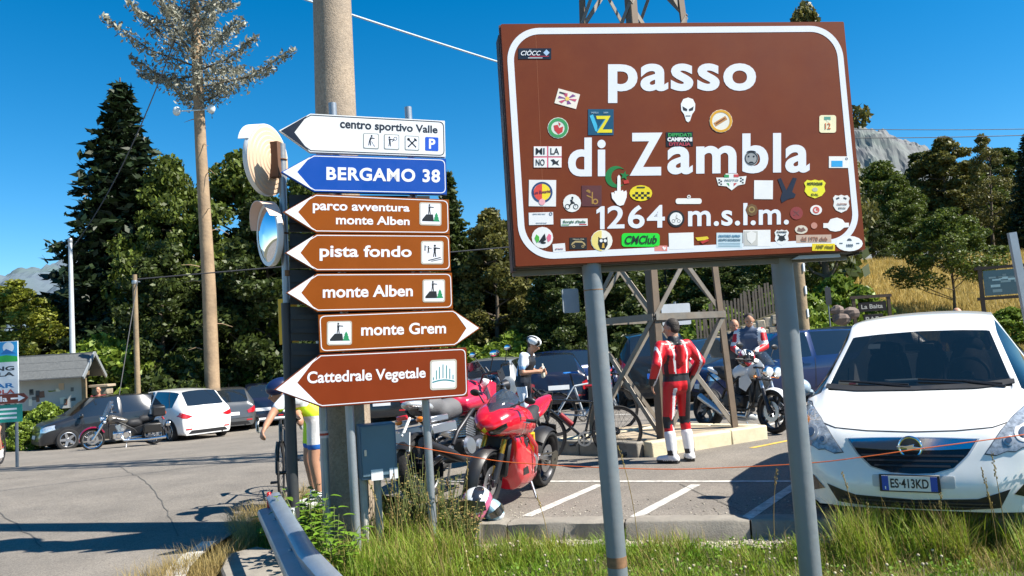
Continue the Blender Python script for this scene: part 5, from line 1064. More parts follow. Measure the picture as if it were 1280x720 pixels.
def build_car(label, cat, loc, heading, L, W, Hh, pm, style='hatch', rear=None, group='cars parked around the pass', lights=None, name='parked_car', plate='', spokes=5, hood=.95, dark_roof=False, tail=None, rimc=None, fine=2):
    t = T(name, label, cat, loc, heading, group); h = Hh; f, r = L/2, -L/2; zb = h*.6; rr = .315 if h > 1.3 else .3
    hl = {'hatch': .98, 'mpv': .85, 'saloon': 1.1, 'small': .72, 'suv': 1.0}[style]*L/4.2
    rear_k = {'hatch': .16, 'mpv': .08, 'saloon': .75, 'small': .22, 'suv': .08}[style]
    wt = W/2*.70
    st = [(f-.14, .80, zb*.80, W/2*.60, zb*.82, zb*.84, 0, ''), (f-.42, .94, zb*.90, W/2*.76, zb*.94, zb*.97, 0, ''), (f-hl*.98, .99, zb*.99, W/2*.82, zb*1.035, zb*1.07, 0, 'ws s'),
          (f-hl-.62, 1., zb*1.02, wt+.01, h*.95, h*.972, -.0, 's'), (f-hl-1.25, 1., zb*1.03, wt, h*.968, h*.998, 0, ''), (f-hl-1.32, 1., zb*1.035, wt, h*.968, h*.999, 0, 's'),
          (r+.95+rear_k, 1., zb*1.06, wt-.01, h*.958, h*.99, 0, 's' if style != 'small' else ''), (r+.42+rear_k, .985, zb*1.09, wt-.04, h*.93, h*.965, 0, 'w'), (r+.12, .93, zb*1.03 if style != 'saloon' else zb*1.0, W/2*.72, zb*1.10, zb*1.12, 0, '' ), (r+.05, .88, zb*.98, W/2*.68, zb*1.0, zb*1.02, 0, '')]
    if style == 'saloon': st[7] = (r+1.0, .985, zb*1.05, wt-.05, h*.93, h*.95, 0, 'w'); st.insert(8, (r+.5, .96, zb*1.03, W/2*.74, zb*1.08, zb*1.09, 0, ''))
    bvh = car_body(st, W, (.06, .13, .10), (.03, .08, .06), pm, t, fine)
    xf, xr = f-.78*L/4.2, r+.70*L/4.2
    for x in (xf, xr):
        for s in (1, -1):
            ax = 'left' if s > 0 else 'right'; decal(bvh, [(x+cos(a)*(rr+.055), max(.23, rr+.01+sin(a)*(rr+.055))) for a in np.linspace(-.35, pi+.35, 20)], ax, black, 'wheel_arch', t, .004, .08)
            wheel(t, x, s*(W/2-.095), rr, .2, spokes=spokes, rimc=rimc)
    # doors, handles, mirrors
    xm = f-hl-.35
    for s in (1, -1):
        ax = 'left' if s > 0 else 'right'
        for x in ((f-hl-.2, f-hl-1.28, r+1.15) if style != 'small' else (f-hl-.15, f-hl-1.35)): decal(bvh, strip([(x-.02, zb*1.0), (x, .6), (x+.01, .28)], .012), ax, black, 'door_gap', t, .003, .12)
        for x in ((f-hl-1.12, r+1.3) if style != 'small' else (f-hl-1.2,)): decal(bvh, rrect(x-.09, zb*.9-.018, x+.09, zb*.9+.018, .015, 3), ax, pm, 'door_handle', t, .02, .1)
        m_ = MB(); m_.ell((f-hl-.16, s*(W/2+.09), zb*1.07), (.06, .1, .075), 12, 8); m_.tube([(f-hl-.18, s*(W/2-.04), zb*1.03), (f-hl-.16, s*(W/2+.06), zb*1.05)], .025, 6); P(m_, 'wing_mirror', pm, t)
        # lights
        decal(bvh, [(s*y, z) for y, z in ((W*.27, zb*.72), (W*.44, zb*.84), (W*.455, zb*.70), (W*.40, zb*.62), (W*.30, zb*.62))], 'front', lamp_glass, 'headlight', t, .006, .06)
        tl = tail or ((.30, .78), (.445, .95), (.46, .78), (.42, .70), (.32, .68))
        decal(bvh, [(s*W*y, zb*z) for y, z in tl], 'rear', red_lamp, 'tail_light', t, .012, .06)
        decal(bvh, rrect(s*W*.34-.09, .36, s*W*.34+.09, .40, .01, 3), 'rear', red_lamp, 'reflector', t, .008, .08)
    decal(bvh, rrect(-.24, .34, .24, .46, .02, 3), 'front', black, 'grille', t, .006, .1); decal(bvh, rrect(-.5, .22, .5, .31, .02, 3), 'front', black, 'air_intake', t, .006, .1)
    decal(bvh, rrect(-.18, .335+.04, .18, .445+.03, .005, 2), 'front', P_('d8d8d8'), 'number_plate', t, .02, .1)
    pz = zb*.62; decal(bvh, rrect(-.26, pz, .26, pz+.11, .005, 2), 'rear', P_('d4d6d8'), 'number_plate', t, .016, .12)
    decal(bvh, [(-W*.36, .24), (W*.36, .24), (W*.30, .34), (-W*.30, .34)], 'rear', black, 'diffuser', t, .008, .12)
    decal(bvh, strip([(-W*.40, zb*.52), (0, zb*.50), (W*.40, zb*.52)], .012), 'rear', black, 'bumper_gap', t, .003, .12)
    m_ = MB(); m_.tube([(r+.22+rear_k, .1, zb*1.22), (r+.3+rear_k, -.3, zb*1.24)], .012, 5); P(m_, 'rear_wiper', black, t)
    m_ = MB(); m_.lathe([(.035, 0), (.04, .08), (.03, .08), (.028, 0)], (r+.0, -W*.25, .24), 'X', 10); P(m_, 'exhaust_pipe', darkmetal, t)
    m_ = MB(); m_.box((0, 0, .3), (L*.82, W*.82, .16)); P(m_, 'underbody', black, t)
    if style != 'small' or True: m_ = MB(); m_.tube([(r+.7, 0, h*.985), (r+.62, 0, h+.14)], .006, 5); P(m_, 'aerial', black, t)
    return t, bvh, dict(f=f, r=r, zb=zb, h=h, W=W)
def put(px, pybase, hgt_m=None, Y=None):
    if Y: p = at(px, 450, Y); return V((p.x, p.y, H(p.x, p.y)))
    return gh(px, pybase)
def hd(dx, dy): return math.atan2(dy, dx)
silver = paint('silver', (.36, .37, .36), .5, .35); pearl = paint('white', (.78, .78, .76)); navyp = paint('navy', (.006, .009, .028)); bluep = paint('blue', (.008, .028, .11), .2); greyp = paint('grey', (.13, .135, .14), .5, .35); blackp = paint('black', (.008, .009, .011)); anth = paint('anthracite', (.022, .024, .028), .3)
orangep = paint('orange', (.35, .14, .02), .2)
build_car('dark anthracite hatchback seen side-on, leftmost of the parked cars', 'car', put(130, 0, Y=25.2), hd(-.74, -.67), 4.0, 1.76, 1.52, anth, 'hatch')
build_car('white hatchback seen from behind, next to the dark one on the left', 'car', put(216, 0, Y=26.0), hd(-.72, .62), 4.3, 1.78, 1.58, pearl, 'hatch', tail=((.27, .80), (.45, .93), (.47, .82), (.44, .76), (.36, .74)))
build_car('small grey hatchback seen from behind, right of the white one', 'car', put(280, 0, Y=28.6), hd(-.42, .9), 4.0, 1.68, 1.46, greyp, 'hatch')
build_car('dark blue car with high red tail lights right of the small grey one', 'car', put(327, 0, Y=30), hd(-.3, .95), 4.1, 1.72, 1.52, navyp, 'mpv', tail=((.36, 1.02), (.44, 1.32), (.46, 1.1), (.46, .95)))
build_car('dark car parked behind the grey hatchback, mostly hidden', 'car', put(262, 0, Y=31.5), hd(-.5, .86), 4.2, 1.72, 1.45, blackp, 'hatch')
build_car('black car partly hidden behind the arrow signs and concrete pole', 'car', put(480, 0, Y=26), hd(-.1, 1), 4.2, 1.75, 1.45, blackp, 'hatch')
build_car('silver hatchback seen from behind, left of the cyclist in white and blue', 'car', put(623, 0, Y=22.2), hd(.12, .99), 3.95, 1.66, 1.5, silver, 'mpv', tail=((.37, .62), (.46, .74), (.465, .46), (.40, .42)))
build_car('small dark blue rounded car seen from behind, right of the cyclist', 'car', put(688, 0, Y=21.6), hd(-.05, 1), 3.55, 1.63, 1.45, navyp, 'small', tail=((.36, .80), (.43, .86), (.46, .70), (.42, .58), (.37, .60)))
build_car('bright blue hatchback behind the small dark rounded car', 'car', put(697, 0, Y=26.4), hd(-.45, .9), 4.2, 1.74, 1.50, bluep, 'hatch')
t, bvh, d = build_car('black car with orange sides behind the lattice tower', 'car', put(812, 0, Y=20.5), hd(.08, 1), 4.5, 1.85, 1.72, blackp, 'suv', tail=((.38, .92), (.455, 1.1), (.46, .84), (.42, .78)))
for s in (1, -1): decal(bvh, [(-2.1, .45), (1.5, .5), (1.5, .98), (-2.0, 1.0)], 'left' if s > 0 else 'right', orangep, 'orange_side_panel', t, .008, .15)
decal(bvh, rrect(-.27, .64, .27, .76, .01, 2), 'rear', P_('2c62b8'), 'plate_band', t, .024, .12); fr = lambda u, v, w: (d['r']-.075-w, -u, v)
text('ET 406ZT', fr, -.22, .22, .665, .735, P_('e8e8e8'), parent=t, name='plate_lettering', bold=.03); text('DUSTER', fr, -.24, .18, .82, .86, P_('8a8c90'), parent=t, name='badge_lettering', bold=.02)
build_car('dark car behind the two bikers, half hidden by the lattice tower', 'car', put(890, 0, Y=21.5), hd(.75, .6), 4.2, 1.75, 1.45, anth, 'hatch')
build_car('blue hatchback seen side-on between the right post and the white car', 'car', put(985, 0, Y=17.3), hd(-.96, -.1), 4.15, 1.75, 1.5, bluep, 'hatch')
build_car('dark estate car just behind the blue hatchback', 'car', put(1046, 0, Y=21), hd(-.95, .25), 4.4, 1.75, 1.52, blackp, 'mpv')

# ------------------------------------------------ the white people carrier at the right
MF = V((2.83, 5.93, -.03)); mh = hd(-sin(rad(31)), -cos(rad(31))); ML, MW, MHt = 4.29, 1.81, 1.615
mc = MF - V((cos(mh), sin(mh), 0))*ML/2
mer = T('people_carrier', 'large white people carrier facing the camera at the right edge', 'car', (mc.x, mc.y, -.03), mh, 'cars parked around the pass')
glass_clear = M('windscreen_glass', (.004, .007, .008), rough=.02, var=0, spec=.55, alpha=.76)
f = ML/2
st = [(f-.10, .84, .64, .52, .675, .70, 0, ''), (f-.22, .92, .72, .61, .775, .80, 0, ''), (f-.5, .97, .83, .68, .87, .90, 0, ''), (f-.86, .99, .91, .745, .955, .985, 0, 'ws s'),
      (f-1.74, 1., 1.02, .61, 1.405, 1.45, 0, 's'), (f-1.98, 1., 1.04, .60, 1.53, 1.585, 0, ''), (f-2.05, 1., 1.05, .60, 1.545, 1.60, 0, 's'), (f-3.0, 1., 1.10, .58, 1.59, 1.65, 0, 's'), (f-3.85, .98, 1.14, .56, 1.52, 1.57, 0, 'w'), (f-4.16, .94, 1.1, .60, 1.14, 1.16, 0, ''), (f-4.24, .88, .95, .58, 1.0, 1.02, 0, '')]
mb_bvh = car_body(st, MW, (.085, .17, .10), (.03, .08, .06), pearl, mer, 3, z_sill=.17, glass=glass_clear)
for x in (f-.86, f-3.46):
    for s in (1, -1):
        decal(mb_bvh, [(x+cos(a)*.385, max(.2, .325+sin(a)*.385)) for a in np.linspace(-.35, pi+.35, 26)], 'left' if s > 0 else 'right', black, 'wheel_arch', mer, .004, .06)
        wheel(mer, x, s*(MW/2-.105), .325, .205, spokes=7)
def md(poly, axis, mat, name, sym=False, **k):
    o = decal(mb_bvh, poly, axis, mat, name, mer, **k)
    if sym: decal(mb_bvh, [(-a, b) for a, b in poly][::-1], axis, mat, name, mer, **k)
    return o
black_gloss = M('gloss_black', (.01, .01, .012), rough=.15, coat=.5)
# grille: black mouth, chrome wing, bars, badge
gr = [(-.43, .665), (-.2, .672), (0, .675), (.2, .672), (.43, .665), (.36, .56), (.27, .475), (.14, .437), (0, .43), (-.14, .437), (-.27, .475), (-.36, .56)]
md([(a*1.04, .558+(b-.558)*1.06) for a, b in gr], 'front', P_('dfe0e0', rough=.15, metal=.5), 'grille_surround', off=.004, res=.05)
md(gr, 'front', black_gloss, 'grille', off=.010, res=.05)
md([(-.425, .66), (-.2, .668), (0, .67), (.2, .668), (.425, .66), (.385, .60), (.2, .588), (0, .584), (-.2, .588), (-.385, .60)], 'front', chrome, 'chrome_wing', off=.020, res=.04)
for z, w_ in ((.55, .34), (.515, .30), (.48, .25)): md(rrect(-w_, z-.006, w_, z+.006, .004, 2), 'front', P_('2a2b2e', rough=.3), 'grille_bar', off=.018, res=.06)
hit = mb_bvh.ray_cast(V((4, 0, .612)), V((-1, 0, 0)))[0]; gx = hit.x+.03
m_ = MB(); m_.torus((gx, 0, .615), .074, .010, 'X', 40, 8); bo = P(m_, 'badge', chrome, mer)
m_ = MB(); m_.lathe([(.001, .006), (.066, .0), (.068, -.02)], (gx-.008, 0, .615), 'X', 32); P(m_, 'badge_ground', P_('26303a', rough=.2), bo)
m_ = MB(); m_.prism([(-.098, .622), (-.02, .628), (.03, .640), (.02, .622), (.098, .610), (.02, .603), (-.03, .590), (-.02, .609)], lambda u, v, w: (gx+w, u, v), 0, .012); P(m_, 'badge_bolt', chrome, bo, bevel=.002)
# headlights with inner lamps
hlp = [(.475, .572), (.52, .635), (.585, .725), (.66, .80), (.75, .86), (.815, .885), (.845, .85), (.85, .76), (.83, .68), (.775, .625), (.70, .612), (.655, .585), (.61, .59), (.54, .562)]
for s in (1, -1):
    q = [(s*a, b) for a, b in hlp]; q = q if s > 0 else q[::-1]
    c_ = (sum(a for a, b in q)/len(q), sum(b for a, b in q)/len(q))
    hl_ = decal(mb_bvh, [(c_[0]+(a-c_[0])*1.05, c_[1]+(b-c_[1])*1.05) for a, b in q], 'front', P_('4a4e54'), 'headlight', mer, .004, .03)
    hit = decal(mb_bvh, q, 'front', M('headlight_lens', (.34, .37, .40), rough=.08, metal=.25, var=.6, scale=32, coat=1), 'lens', hl_, .009, .025)
    for a, b, r_, nm, mt in ((.715, .70, .058, 'reflector_bowl', P_('a8adb0', rough=.35, metal=.6)), (.62, .655, .034, 'reflector_bowl', P_('a8adb0', rough=.35, metal=.6)), (.775, .775, .03, 'indicator_lamp', P_('c07a30', rough=.15, coat=1))):
        decal(mb_bvh, arc(s*a, b, r_, n=18), 'front', mt, nm, hl_, .014, .03); decal(mb_bvh, arc(s*a, b, r_*.55, n=14), 'front', P_('8a9096', rough=.1, metal=.8) if nm == 'reflector_bowl' else mt, 'bulb_shade', hl_, .02, .03)
# seams, bonnet edge
md(strip([(-.86, .90), (-.80, .90), (-.66, .78), (-.53, .742), (-.3, .722), (0, .714), (.3, .722), (.53, .742), (.66, .78), (.80, .90)], .007), 'front', black, 'bonnet_gap', off=.002, res=.06)
md(strip([(.76, .585), (.80, .50), (.84, .36)], .006), 'front', black, 'bumper_gap', sym=True, off=.002, res=.08)
# plate carrier, plate, low intake, fog lamps
md(rrect(-.27, .335, .27, .42, .012, 3), 'front', P_('b8b8b6', rough=.4), 'plate_recess', off=.004, res=.08)
decal(mb_bvh, [(.60, .335), (.4, .268), (0, .25), (-.4, .268), (-.60, .335), (-.53, .205), (-.3, .185), (0, .18), (.3, .185), (.53, .205)], 'front', black, 'air_intake', mer, .006, .05)
for z, w_ in ((.235, .5), (.21, .46)): md(rrect(-w_, z-.005, w_, z+.005, .004, 2), 'front', P_('3a3b3e', rough=.4), 'intake_bar', off=.016, res=.08)
hx = mb_bvh.ray_cast(V((4, 0, .36)), V((-1, 0, 0)))[0].x+.022
m_ = MB(); m_.box((hx-.006, -.02, .368), (.012, .40, .125)); pf_ = P(m_, 'number_plate', P_('20242a'), mer, bevel=.003)
m_ = MB(); m_.box((hx+.002, -.02, .368), (.006, .362, .105)); P(m_, 'plate_face', P_('dcdcda'), pf_)
m_ = MB(); m_.box((hx+.003, .139, .368), (.006, .044, .104)); P(m_, 'blue_band', P_('1c48a8'), pf_); m_ = MB(); m_.box((hx+.003, -.179, .368), (.006, .044, .104)); P(m_, 'blue_band', P_('1c48a8'), pf_)
text('ES·413KD', lambda u, v, w: (hx+.0052+w, u, v), -.145, .105, .335, .402, P_('1c1e24'), parent=pf_, bold=.02, depth=.001); text('I', lambda u, v, w: (hx+.0062+w, u, v), -.183, -.176, .325, .345, P_('e8e8e8'), parent=pf_, bold=.02)
for s in (1, -1):
    q = [(.62, .30), (.70, .385), (.80, .43), (.85, .40), (.83, .30), (.76, .255)]; q = [(s*a, b) for a, b in q]; q = q if s > 0 else q[::-1]
    o = decal(mb_bvh, q, 'front', black_gloss, 'fog_lamp_recess', mer, .006, .04); decal(mb_bvh, arc(s*.77, .335, .042, n=18), 'front', lamp_glass, 'fog_lamp', o, .016, .03)
    m_ = MB(); m_.ell((f-1.03, s*.965, 1.0), (.085, .115, .09), 16, 10); m_.tube([(f-1.1, s*.84, .95), (f-1.05, s*.92, .97)], .03, 8); mo = P(m_, 'wing_mirror', P_('9fb2c0', rough=.25, coat=.8), mer, sub=1)
    m_ = MB(); m_.ell((f-1.085, s*.965, 1.0), (.04, .098, .075), 14, 8); P(m_, 'mirror_glass', mirror_m, mo)
    ax = 'left' if s > 0 else 'right'
    for x in (f-1.25, f-2.14, f-3.3): decal(mb_bvh, strip([(x, 1.05), (x, .6), (x+.02, .26)], .01), ax, black, 'door_gap', mer, .003, .1)
    for x in (f-2.0, f-2.32): decal(mb_bvh, rrect(x-.09, .93, x+.09, .965, .015, 3), ax, pearl, 'door_handle', mer, .025, .1)
# windscreen base and pillars
md([(f-.90, .70), (f-.83, .45), (f-.79, 0), (f-.83, -.45), (f-.90, -.70), (f-.97, -.70), (f-.91, -.45), (f-.87, 0), (f-.91, .45), (f-.97, .70)], 'top', P_('1c1d20', rough=.6), 'scuttle_panel', off=.012, res=.05)
def on_top(x, y, o=.02): h = mb_bvh.ray_cast(V((x, y, 3)), V((0, 0, -1)))[0]; return h + V((0, 0, o))
for pts in (((f-.88, .62), (f-.92, .35), (f-.95, .02)), ((f-.88, -.05), (f-.93, -.35), (f-.98, -.60))):
    m_ = MB(); q = [on_top(*p) for p in pts]; m_.tube(q, .009, 6); m_.tube([on_top(f-.85, pts[0][1]+.02, .01), q[1]], .012, 6); P(m_, 'wiper', black, mer)
# interior seen through the windscreen
inn = M('interior_grey', (.022, .023, .025), rough=.8)
m_ = MB(); m_.box((f-2.3, 0, .62), (2.7, 1.45, .5)); P(m_, 'cabin_floor', M('cabin_dark', (.015, .015, .017), rough=.9), mer)
m_ = MB(); m_.loft([[V((f-.92, y, .90+.02*cos(y*2))), V((f-1.36, y, 1.0+.02*cos(y*2))), V((f-1.44, y, .93)), V((f-1.4, y, .72)), V((f-.94, y, .72))] for y in np.linspace(-.68, .68, 9)]); P(m_, 'dashboard', inn, mer)
m_ = MB(); m_.torus((f-1.55, .36, 1.03), .175, .016, n=28, k=8, R=Matrix.Rotation(rad(65), 3, 'Y')); m_.ell((f-1.56, .36, 1.03), (.04, .06, .05)); P(m_, 'steering_wheel', black, mer)
for y in (.36, -.36):
    m_ = MB(); m_.cap((f-2.05, y, .72), (f-2.22, y, 1.12), .2, .16); m_.cap((f-2.24, y-.05, 1.27), (f-2.24, y+.05, 1.27), .085, .085); m_.cap((f-1.75, y, .72), (f-2.05, y, .70), .2, .2); P(m_, 'front_seat', inn, mer)
for y in (.38, 0, -.38): m_ = MB(); m_.cap((f-3.05, y, .9), (f-3.1, y, 1.12), .18, .15); m_.cap((f-3.12, y-.04, 1.25), (f-3.12, y+.04, 1.25), .07, .07); P(m_, 'rear_seat', inn, mer)
m_ = MB(); m_.box((f-1.66, 0, 1.30), (.03, .24, .06)); m_.tube([(f-1.66, 0, 1.32), (f-1.72, 0, 1.4)], .012, 6); P(m_, 'rear_view_mirror', black, mer, bevel=.012)
def glass_sheet(y0, y1, x0, x1, col, nm, lab=None):      # papers behind the glass
    m_ = MB(); z = lambda x: mb_bvh.ray_cast(V((x, y0, 3)), V((0, 0, -1)))[0].z-.03; m_.add([(x0, y0, z(x0)), (x0, y1, z(x0)), (x1, y1, z(x1)), (x1, y0, z(x1)), (x0-.01, y0, z(x0)-.008), (x0-.01, y1, z(x0)-.008), (x1-.01, y1, z(x1)-.008), (x1-.01, y0, z(x1)-.008)], [(0,1,2,3), (7,6,5,4), (0,4,5,1), (2,6,7,3)]); return P(m_, nm, P_(col), mer, smooth=0, label=lab)
glass_sheet(-.62, -.46, f-1.0, f-1.07, 'd8d4c0', 'paper_permit'); glass_sheet(-.53, -.475, f-1.005, f-1.03, 'c8503a', 'permit_stamp'); glass_sheet(-.42, -.32, f-1.55, f-1.63, '8fa0a8', 'toll_sticker')
m_ = MB(); m_.box((f-1.22, -.12, 1.03), (.2, .26, .012), rz=.3); P(m_, 'paper_on_dashboard', P_('aebfc8'), mer)
# ------------------------------------------------ motorcycles and bicycles (x forwards, z up, origin between the wheels)
def shell(poly, fn, res=.06, thick=.006):
    """outline in (u, v) bent over fn(u, v) -> point, given a thickness"""
    tri = tessellate_polygon([[V((a, b, 0)) for a, b in poly]]); b_ = bmesh.new(); vs = [b_.verts.new((a, b, 0)) for a, b in poly]
    for t3 in tri:
        try: b_.faces.new([vs[i] for i in t3])
        except ValueError: pass
    for _ in range(6):
        e = [x for x in b_.edges if x.calc_length() > res]
        if not e: break
        bmesh.ops.subdivide_edges(b_, edges=e, cuts=1); bmesh.ops.triangulate(b_, faces=b_.faces[:])
    for v in b_.verts: v.co = V(fn(v.co.x, v.co.y))
    b_.verts.index_update(); V0 = [v.co.copy() for v in b_.verts]; b_.normal_update(); N0 = [v.normal.copy() for v in b_.verts]; F0 = [[v.index for v in f.verts] for f in b_.faces]; k = len(V0)
    be = [(e.verts[0].index, e.verts[1].index) for e in b_.edges if e.is_boundary]; b_.free(); m_ = MB()
    return m_.add(V0+[v-n_*thick for v, n_ in zip(V0, N0)], F0+[[i+k for i in f[::-1]] for f in F0]+[(a, b, b+k, a+k) for a, b in be])
_mw = {}
def moto_wheel(parent, x, r, wd, name, spokes=5, discs=2, rimm=None, wire=False):
    k = (round(r, 3), wd, spokes, discs, wire, str(rimm)); o = link(name, None, parent); o.location = (x, 0, r)
    if k not in _mw:
        t = MB(); n = 14; h = .09 if wd > .15 else .075; t.lathe([(r-h*.5+cos(2*pi*i/n)*h*.5*(1.), sin(2*pi*i/n)*wd/2) for i in range(n+1)], ax='Y', n=40)
        q = MB(); ri = r-h*.9; q.lathe([(ri, -wd*.42), (ri-.012, -wd*.36), (ri-.022, 0), (ri-.012, wd*.36), (ri, wd*.42)], ax='Y', n=40, cp=False); q.tube([(0, -wd*.4, 0), (0, wd*.4, 0)], .035, 14)
        if wire:
            for i in range(28): a = 2*pi*i/28; s = 1 if i % 2 else -1; q.tube([(cos(a)*.035, s*.03, sin(a)*.035), (cos(a+.25)*ri, 0, sin(a+.25)*ri)], .003, 4)
        else:
            for i in range(spokes):
                a = 2*pi*i/spokes
                for da in (-.16, .16): q.beam((cos(a)*.03, 0, sin(a)*.03), (cos(a+da)*ri, 0, sin(a+da)*ri), .022, .03)
        d = MB()
        for s in ((1, -1) if discs == 2 else (1,)): d.lathe([(.085, s*.062-.0025), (.15, s*.062-.0025), (.15, s*.062+.0025), (.085, s*.062+.0025), (.085, s*.062-.0025)], ax='Y', n=32)
        for s in ((1, -1) if discs == 2 else (1,)):
            for i in range(6): a = 2*pi*i/6; d.beam((cos(a)*.03, s*.055, sin(a)*.03), (cos(a)*.09, s*.062, sin(a)*.09), .012, .006)
        _mw[k] = (t.mesh('tyre', rubber, 50), q.mesh('rim', rimm or darkmetal, 40), d.mesh('brake_disc', alu, 40))
    for nm, me in zip(('tyre', 'rim', 'brake_disc'), _mw[k]): link(nm, me, o)
    return o
def fork(parent, top, bot, sp, mat_up, mat_lo, split=.5, r=.024):
    for s in (1, -1):
        a, b = V(top)+V((0, s*sp, 0)), V(bot)+V((0, s*sp, 0)); c = a.lerp(b, split); m_ = MB(); m_.tube([a, c], r, 12); P(m_, 'fork_tube', mat_up, parent); m_ = MB(); m_.tube([c, b], r*1.22, 12); m_.box(b+V((.0, 0, .0)), (.06, .03, .07)); P(m_, 'fork_leg', mat_lo, parent, bevel=.004)
        m_ = MB(); m_.box(b+V((-.05, s*-.022, .10)), (.05, .045, .11)); P(m_, 'brake_caliper', P_('a8873a', rough=.3, metal=.6), parent, bevel=.008)
    for k in (.03, .3): p = V(top).lerp(V(bot), k); m_ = MB(); m_.box(p, (.07, sp*2+.08, .03)); P(m_, 'triple_clamp', darkmetal, parent, bevel=.008)
def engine(parent, c, sz, mat=None, fins=True, vtwin=False):
    x, y, z = c; a, b, h = sz; m_ = MB(); m_.box((x, y, z), (a, b, h*.55)); m_.box((x-.02, y, z-h*.35), (a*.9, b*.8, h*.25)); P(m_, 'crankcase', mat or darkmetal, parent, bevel=.03, seg=2)
    for s in (1, -1): m_ = MB(); m_.lathe([(.001, s*.03), (.085, s*.028), (.105, 0)], (x-.1, y+s*b/2, z), 'Y', 24); m_.lathe([(.001, s*.025), (.06, s*.022), (.075, 0)], (x+.1, y+s*b/2, z-.02), 'Y', 20); P(m_, 'engine_cover', alu if not mat else mat, parent)
    for ang in ((.45, -.45) if vtwin else (.35,)):
        R_ = Matrix.Rotation(ang, 3, 'Y'); m_ = MB()
        for i in range(8): m_.box(V((x+.02, y, z+h*.25)) + R_ @ V((0, 0, .03+i*.026)), (.17-(.02 if i > 6 else 0), b*.72, .012), R=R_)
        m_.box(V((x+.02, y, z+h*.25)) + R_ @ V((0, 0, .12)), (.13, b*.6, .24), R=R_); P(m_, 'cylinder', mat or alu, parent, bevel=.003)
def handlebar(parent, c, w_, rise, pull, mirrors=True, mm=None, low=False):
    x, y, z = c; pts = [(x, 0, z), (x+.01, .09, z), (x-.01, .17, z+rise), (x-pull, w_/2, z+rise*.9)]
    m_ = MB(); m_.tube([(a, -b, c_) for a, b, c_ in pts[::-1]]+pts, .012, 8); P(m_, 'handlebar', darkmetal, parent)
    for s in (1, -1):
        e = V((x-pull, s*w_/2, z+rise*.9)); d = (e-V((x-.01, s*.17, z+rise))).normalized(); m_ = MB(); m_.tube([e-d*.12, e], .018, 10); m_.lathe([(.02, 0), (.02, .012)], e, 'Y', 10); P(m_, 'grip', black, parent)
        m_ = MB(); m_.tube([e-d*.14+V((.02, 0, 0)), e-d*.12+V((.07, 0, -.005)), e-d*.02+V((.075, 0, -.01))], .006, 6); m_.box(e-d*.15, (.05, .04, .04)); P(m_, 'brake_lever', alu if s > 0 else black, parent)
        if mirrors:
            q = e-d*.16+V((.02, 0, .02)); mp = q+V((-.02, s*.09, .17)); m_ = MB(); m_.tube([q, q+V((0, s*.03, .08)), mp], .006, 6); m_.ell(mp+V((0, s*.02, .02)), (.022, .07, .042), 14, 8); o = P(m_, 'mirror', mm or black, parent); m_ = MB(); m_.ell(mp+V((-.014, s*.02, .02)), (.012, .062, .035), 12, 6); P(m_, 'mirror_glass', mirror_m, o)
def exhaust(parent, pts, rs_, mat, name='exhaust'): m_ = MB(); m_.tube(pts, rs_, 14); return P(m_, name, mat, parent, smooth=50)
def frame(parent, head, sa, mat=darkmetal, wide=.13, seat=None, low=.3):
    for s in (1, -1):
        m_ = MB(); m_.tube([V(head)+V((0, s*.04, 0)), V(((head[0]+sa[0])/2+.05, s*wide, (head[2]+sa[2])/2+.12)), V((sa[0]+.08, s*wide*.95, sa[2]+.12)), V((sa[0], s*wide*.8, sa[2]))], .024, 8); m_.tube([V(head)+V((-.02, s*.04, -.08)), V((head[0]-.05, s*.1, low+.1)), V((head[0]-.2, s*.12, low))], .018, 8)
        if seat: m_.tube([V((sa[0]+.05, s*wide*.8, sa[2]+.15)), V((seat[0], s*.08, seat[2]))], .014, 8)
        P(m_, 'frame_tube', mat, parent, smooth=50)
def swing(parent, piv, ax, mat=alu, w_=.12):
    for s in (1, -1): m_ = MB(); m_.beam(V(piv)+V((0, s*w_*.8, 0)), V(ax)+V((-.04, s*w_, 0)), .03, .06); P(m_, 'swingarm', mat, parent, bevel=.01)
    m_ = MB(); a, b = V(piv), V(ax); m_.beam(a+V((-.03, w_+.035, .02)), b+V((0, w_+.035, .08)), .012, .014); m_.beam(a+V((-.03, w_+.035, -.03)), b+V((0, w_+.035, -.08)), .012, .014); m_.lathe([(.02, -.004), (.1, -.004), (.1, .004), (.02, .004), (.02, -.004)], b+V((0, w_+.035, 0)), 'Y', 24); P(m_, 'chain', M('chain', (.12, .11, .09), rough=.5, metal=.7), parent)
def fender(parent, xc, zc, r, wd, a0, a1, mat, name='front_fender'):
    m_ = MB(); R_ = []
    for i in range(13):
        a = rad(a0+(a1-a0)*i/12); ring_ = []
        for j in range(7): b = (j/6-.5)*2; ring_.append(V((xc+cos(a)*(r-.03*b*b), b*wd/2, zc+sin(a)*(r-.03*b*b))))
        ring_ += [p-V((cos(a), 0, sin(a)))*.006 for p in ring_[::-1]]; R_.append(ring_)
    m_.loft(R_); return P(m_, name, mat, parent, smooth=50)
def stand(parent, x, z, s=1): m_ = MB(); m_.tube([(x, s*.1, z), (x+.06, s*.26, .0)], .013, 8); m_.box((x+.065, s*.265, .004), (.07, .04, .01)); P(m_, 'side_stand', alu, parent)
def ellr(a, zc, hw, hh, x, n=16, p=2.4, zlow=None):     # superellipse ring at x
    out = []
    for i in range(n):
        t = 2*pi*i/n; c, s = cos(t), sin(t); out.append(V((x, hw*(abs(c)**(2/p))*(1 if c > 0 else -1), zc+hh*(abs(s)**(2/p))*(1 if s > 0 else -1)))); 
    return out
def loft_x(rings, name, mat, parent, sub=1, label=None): m_ = MB(); m_.loft([ellr(0, z, w_, h_, x, p=pw) for x, z, w_, h_, pw in rings]); return P(m_, name, mat, parent, smooth=80, sub=sub, label=label)
redp = M('racing_red', (.6, .008, .022), rough=.22, var=.03, coat=1)
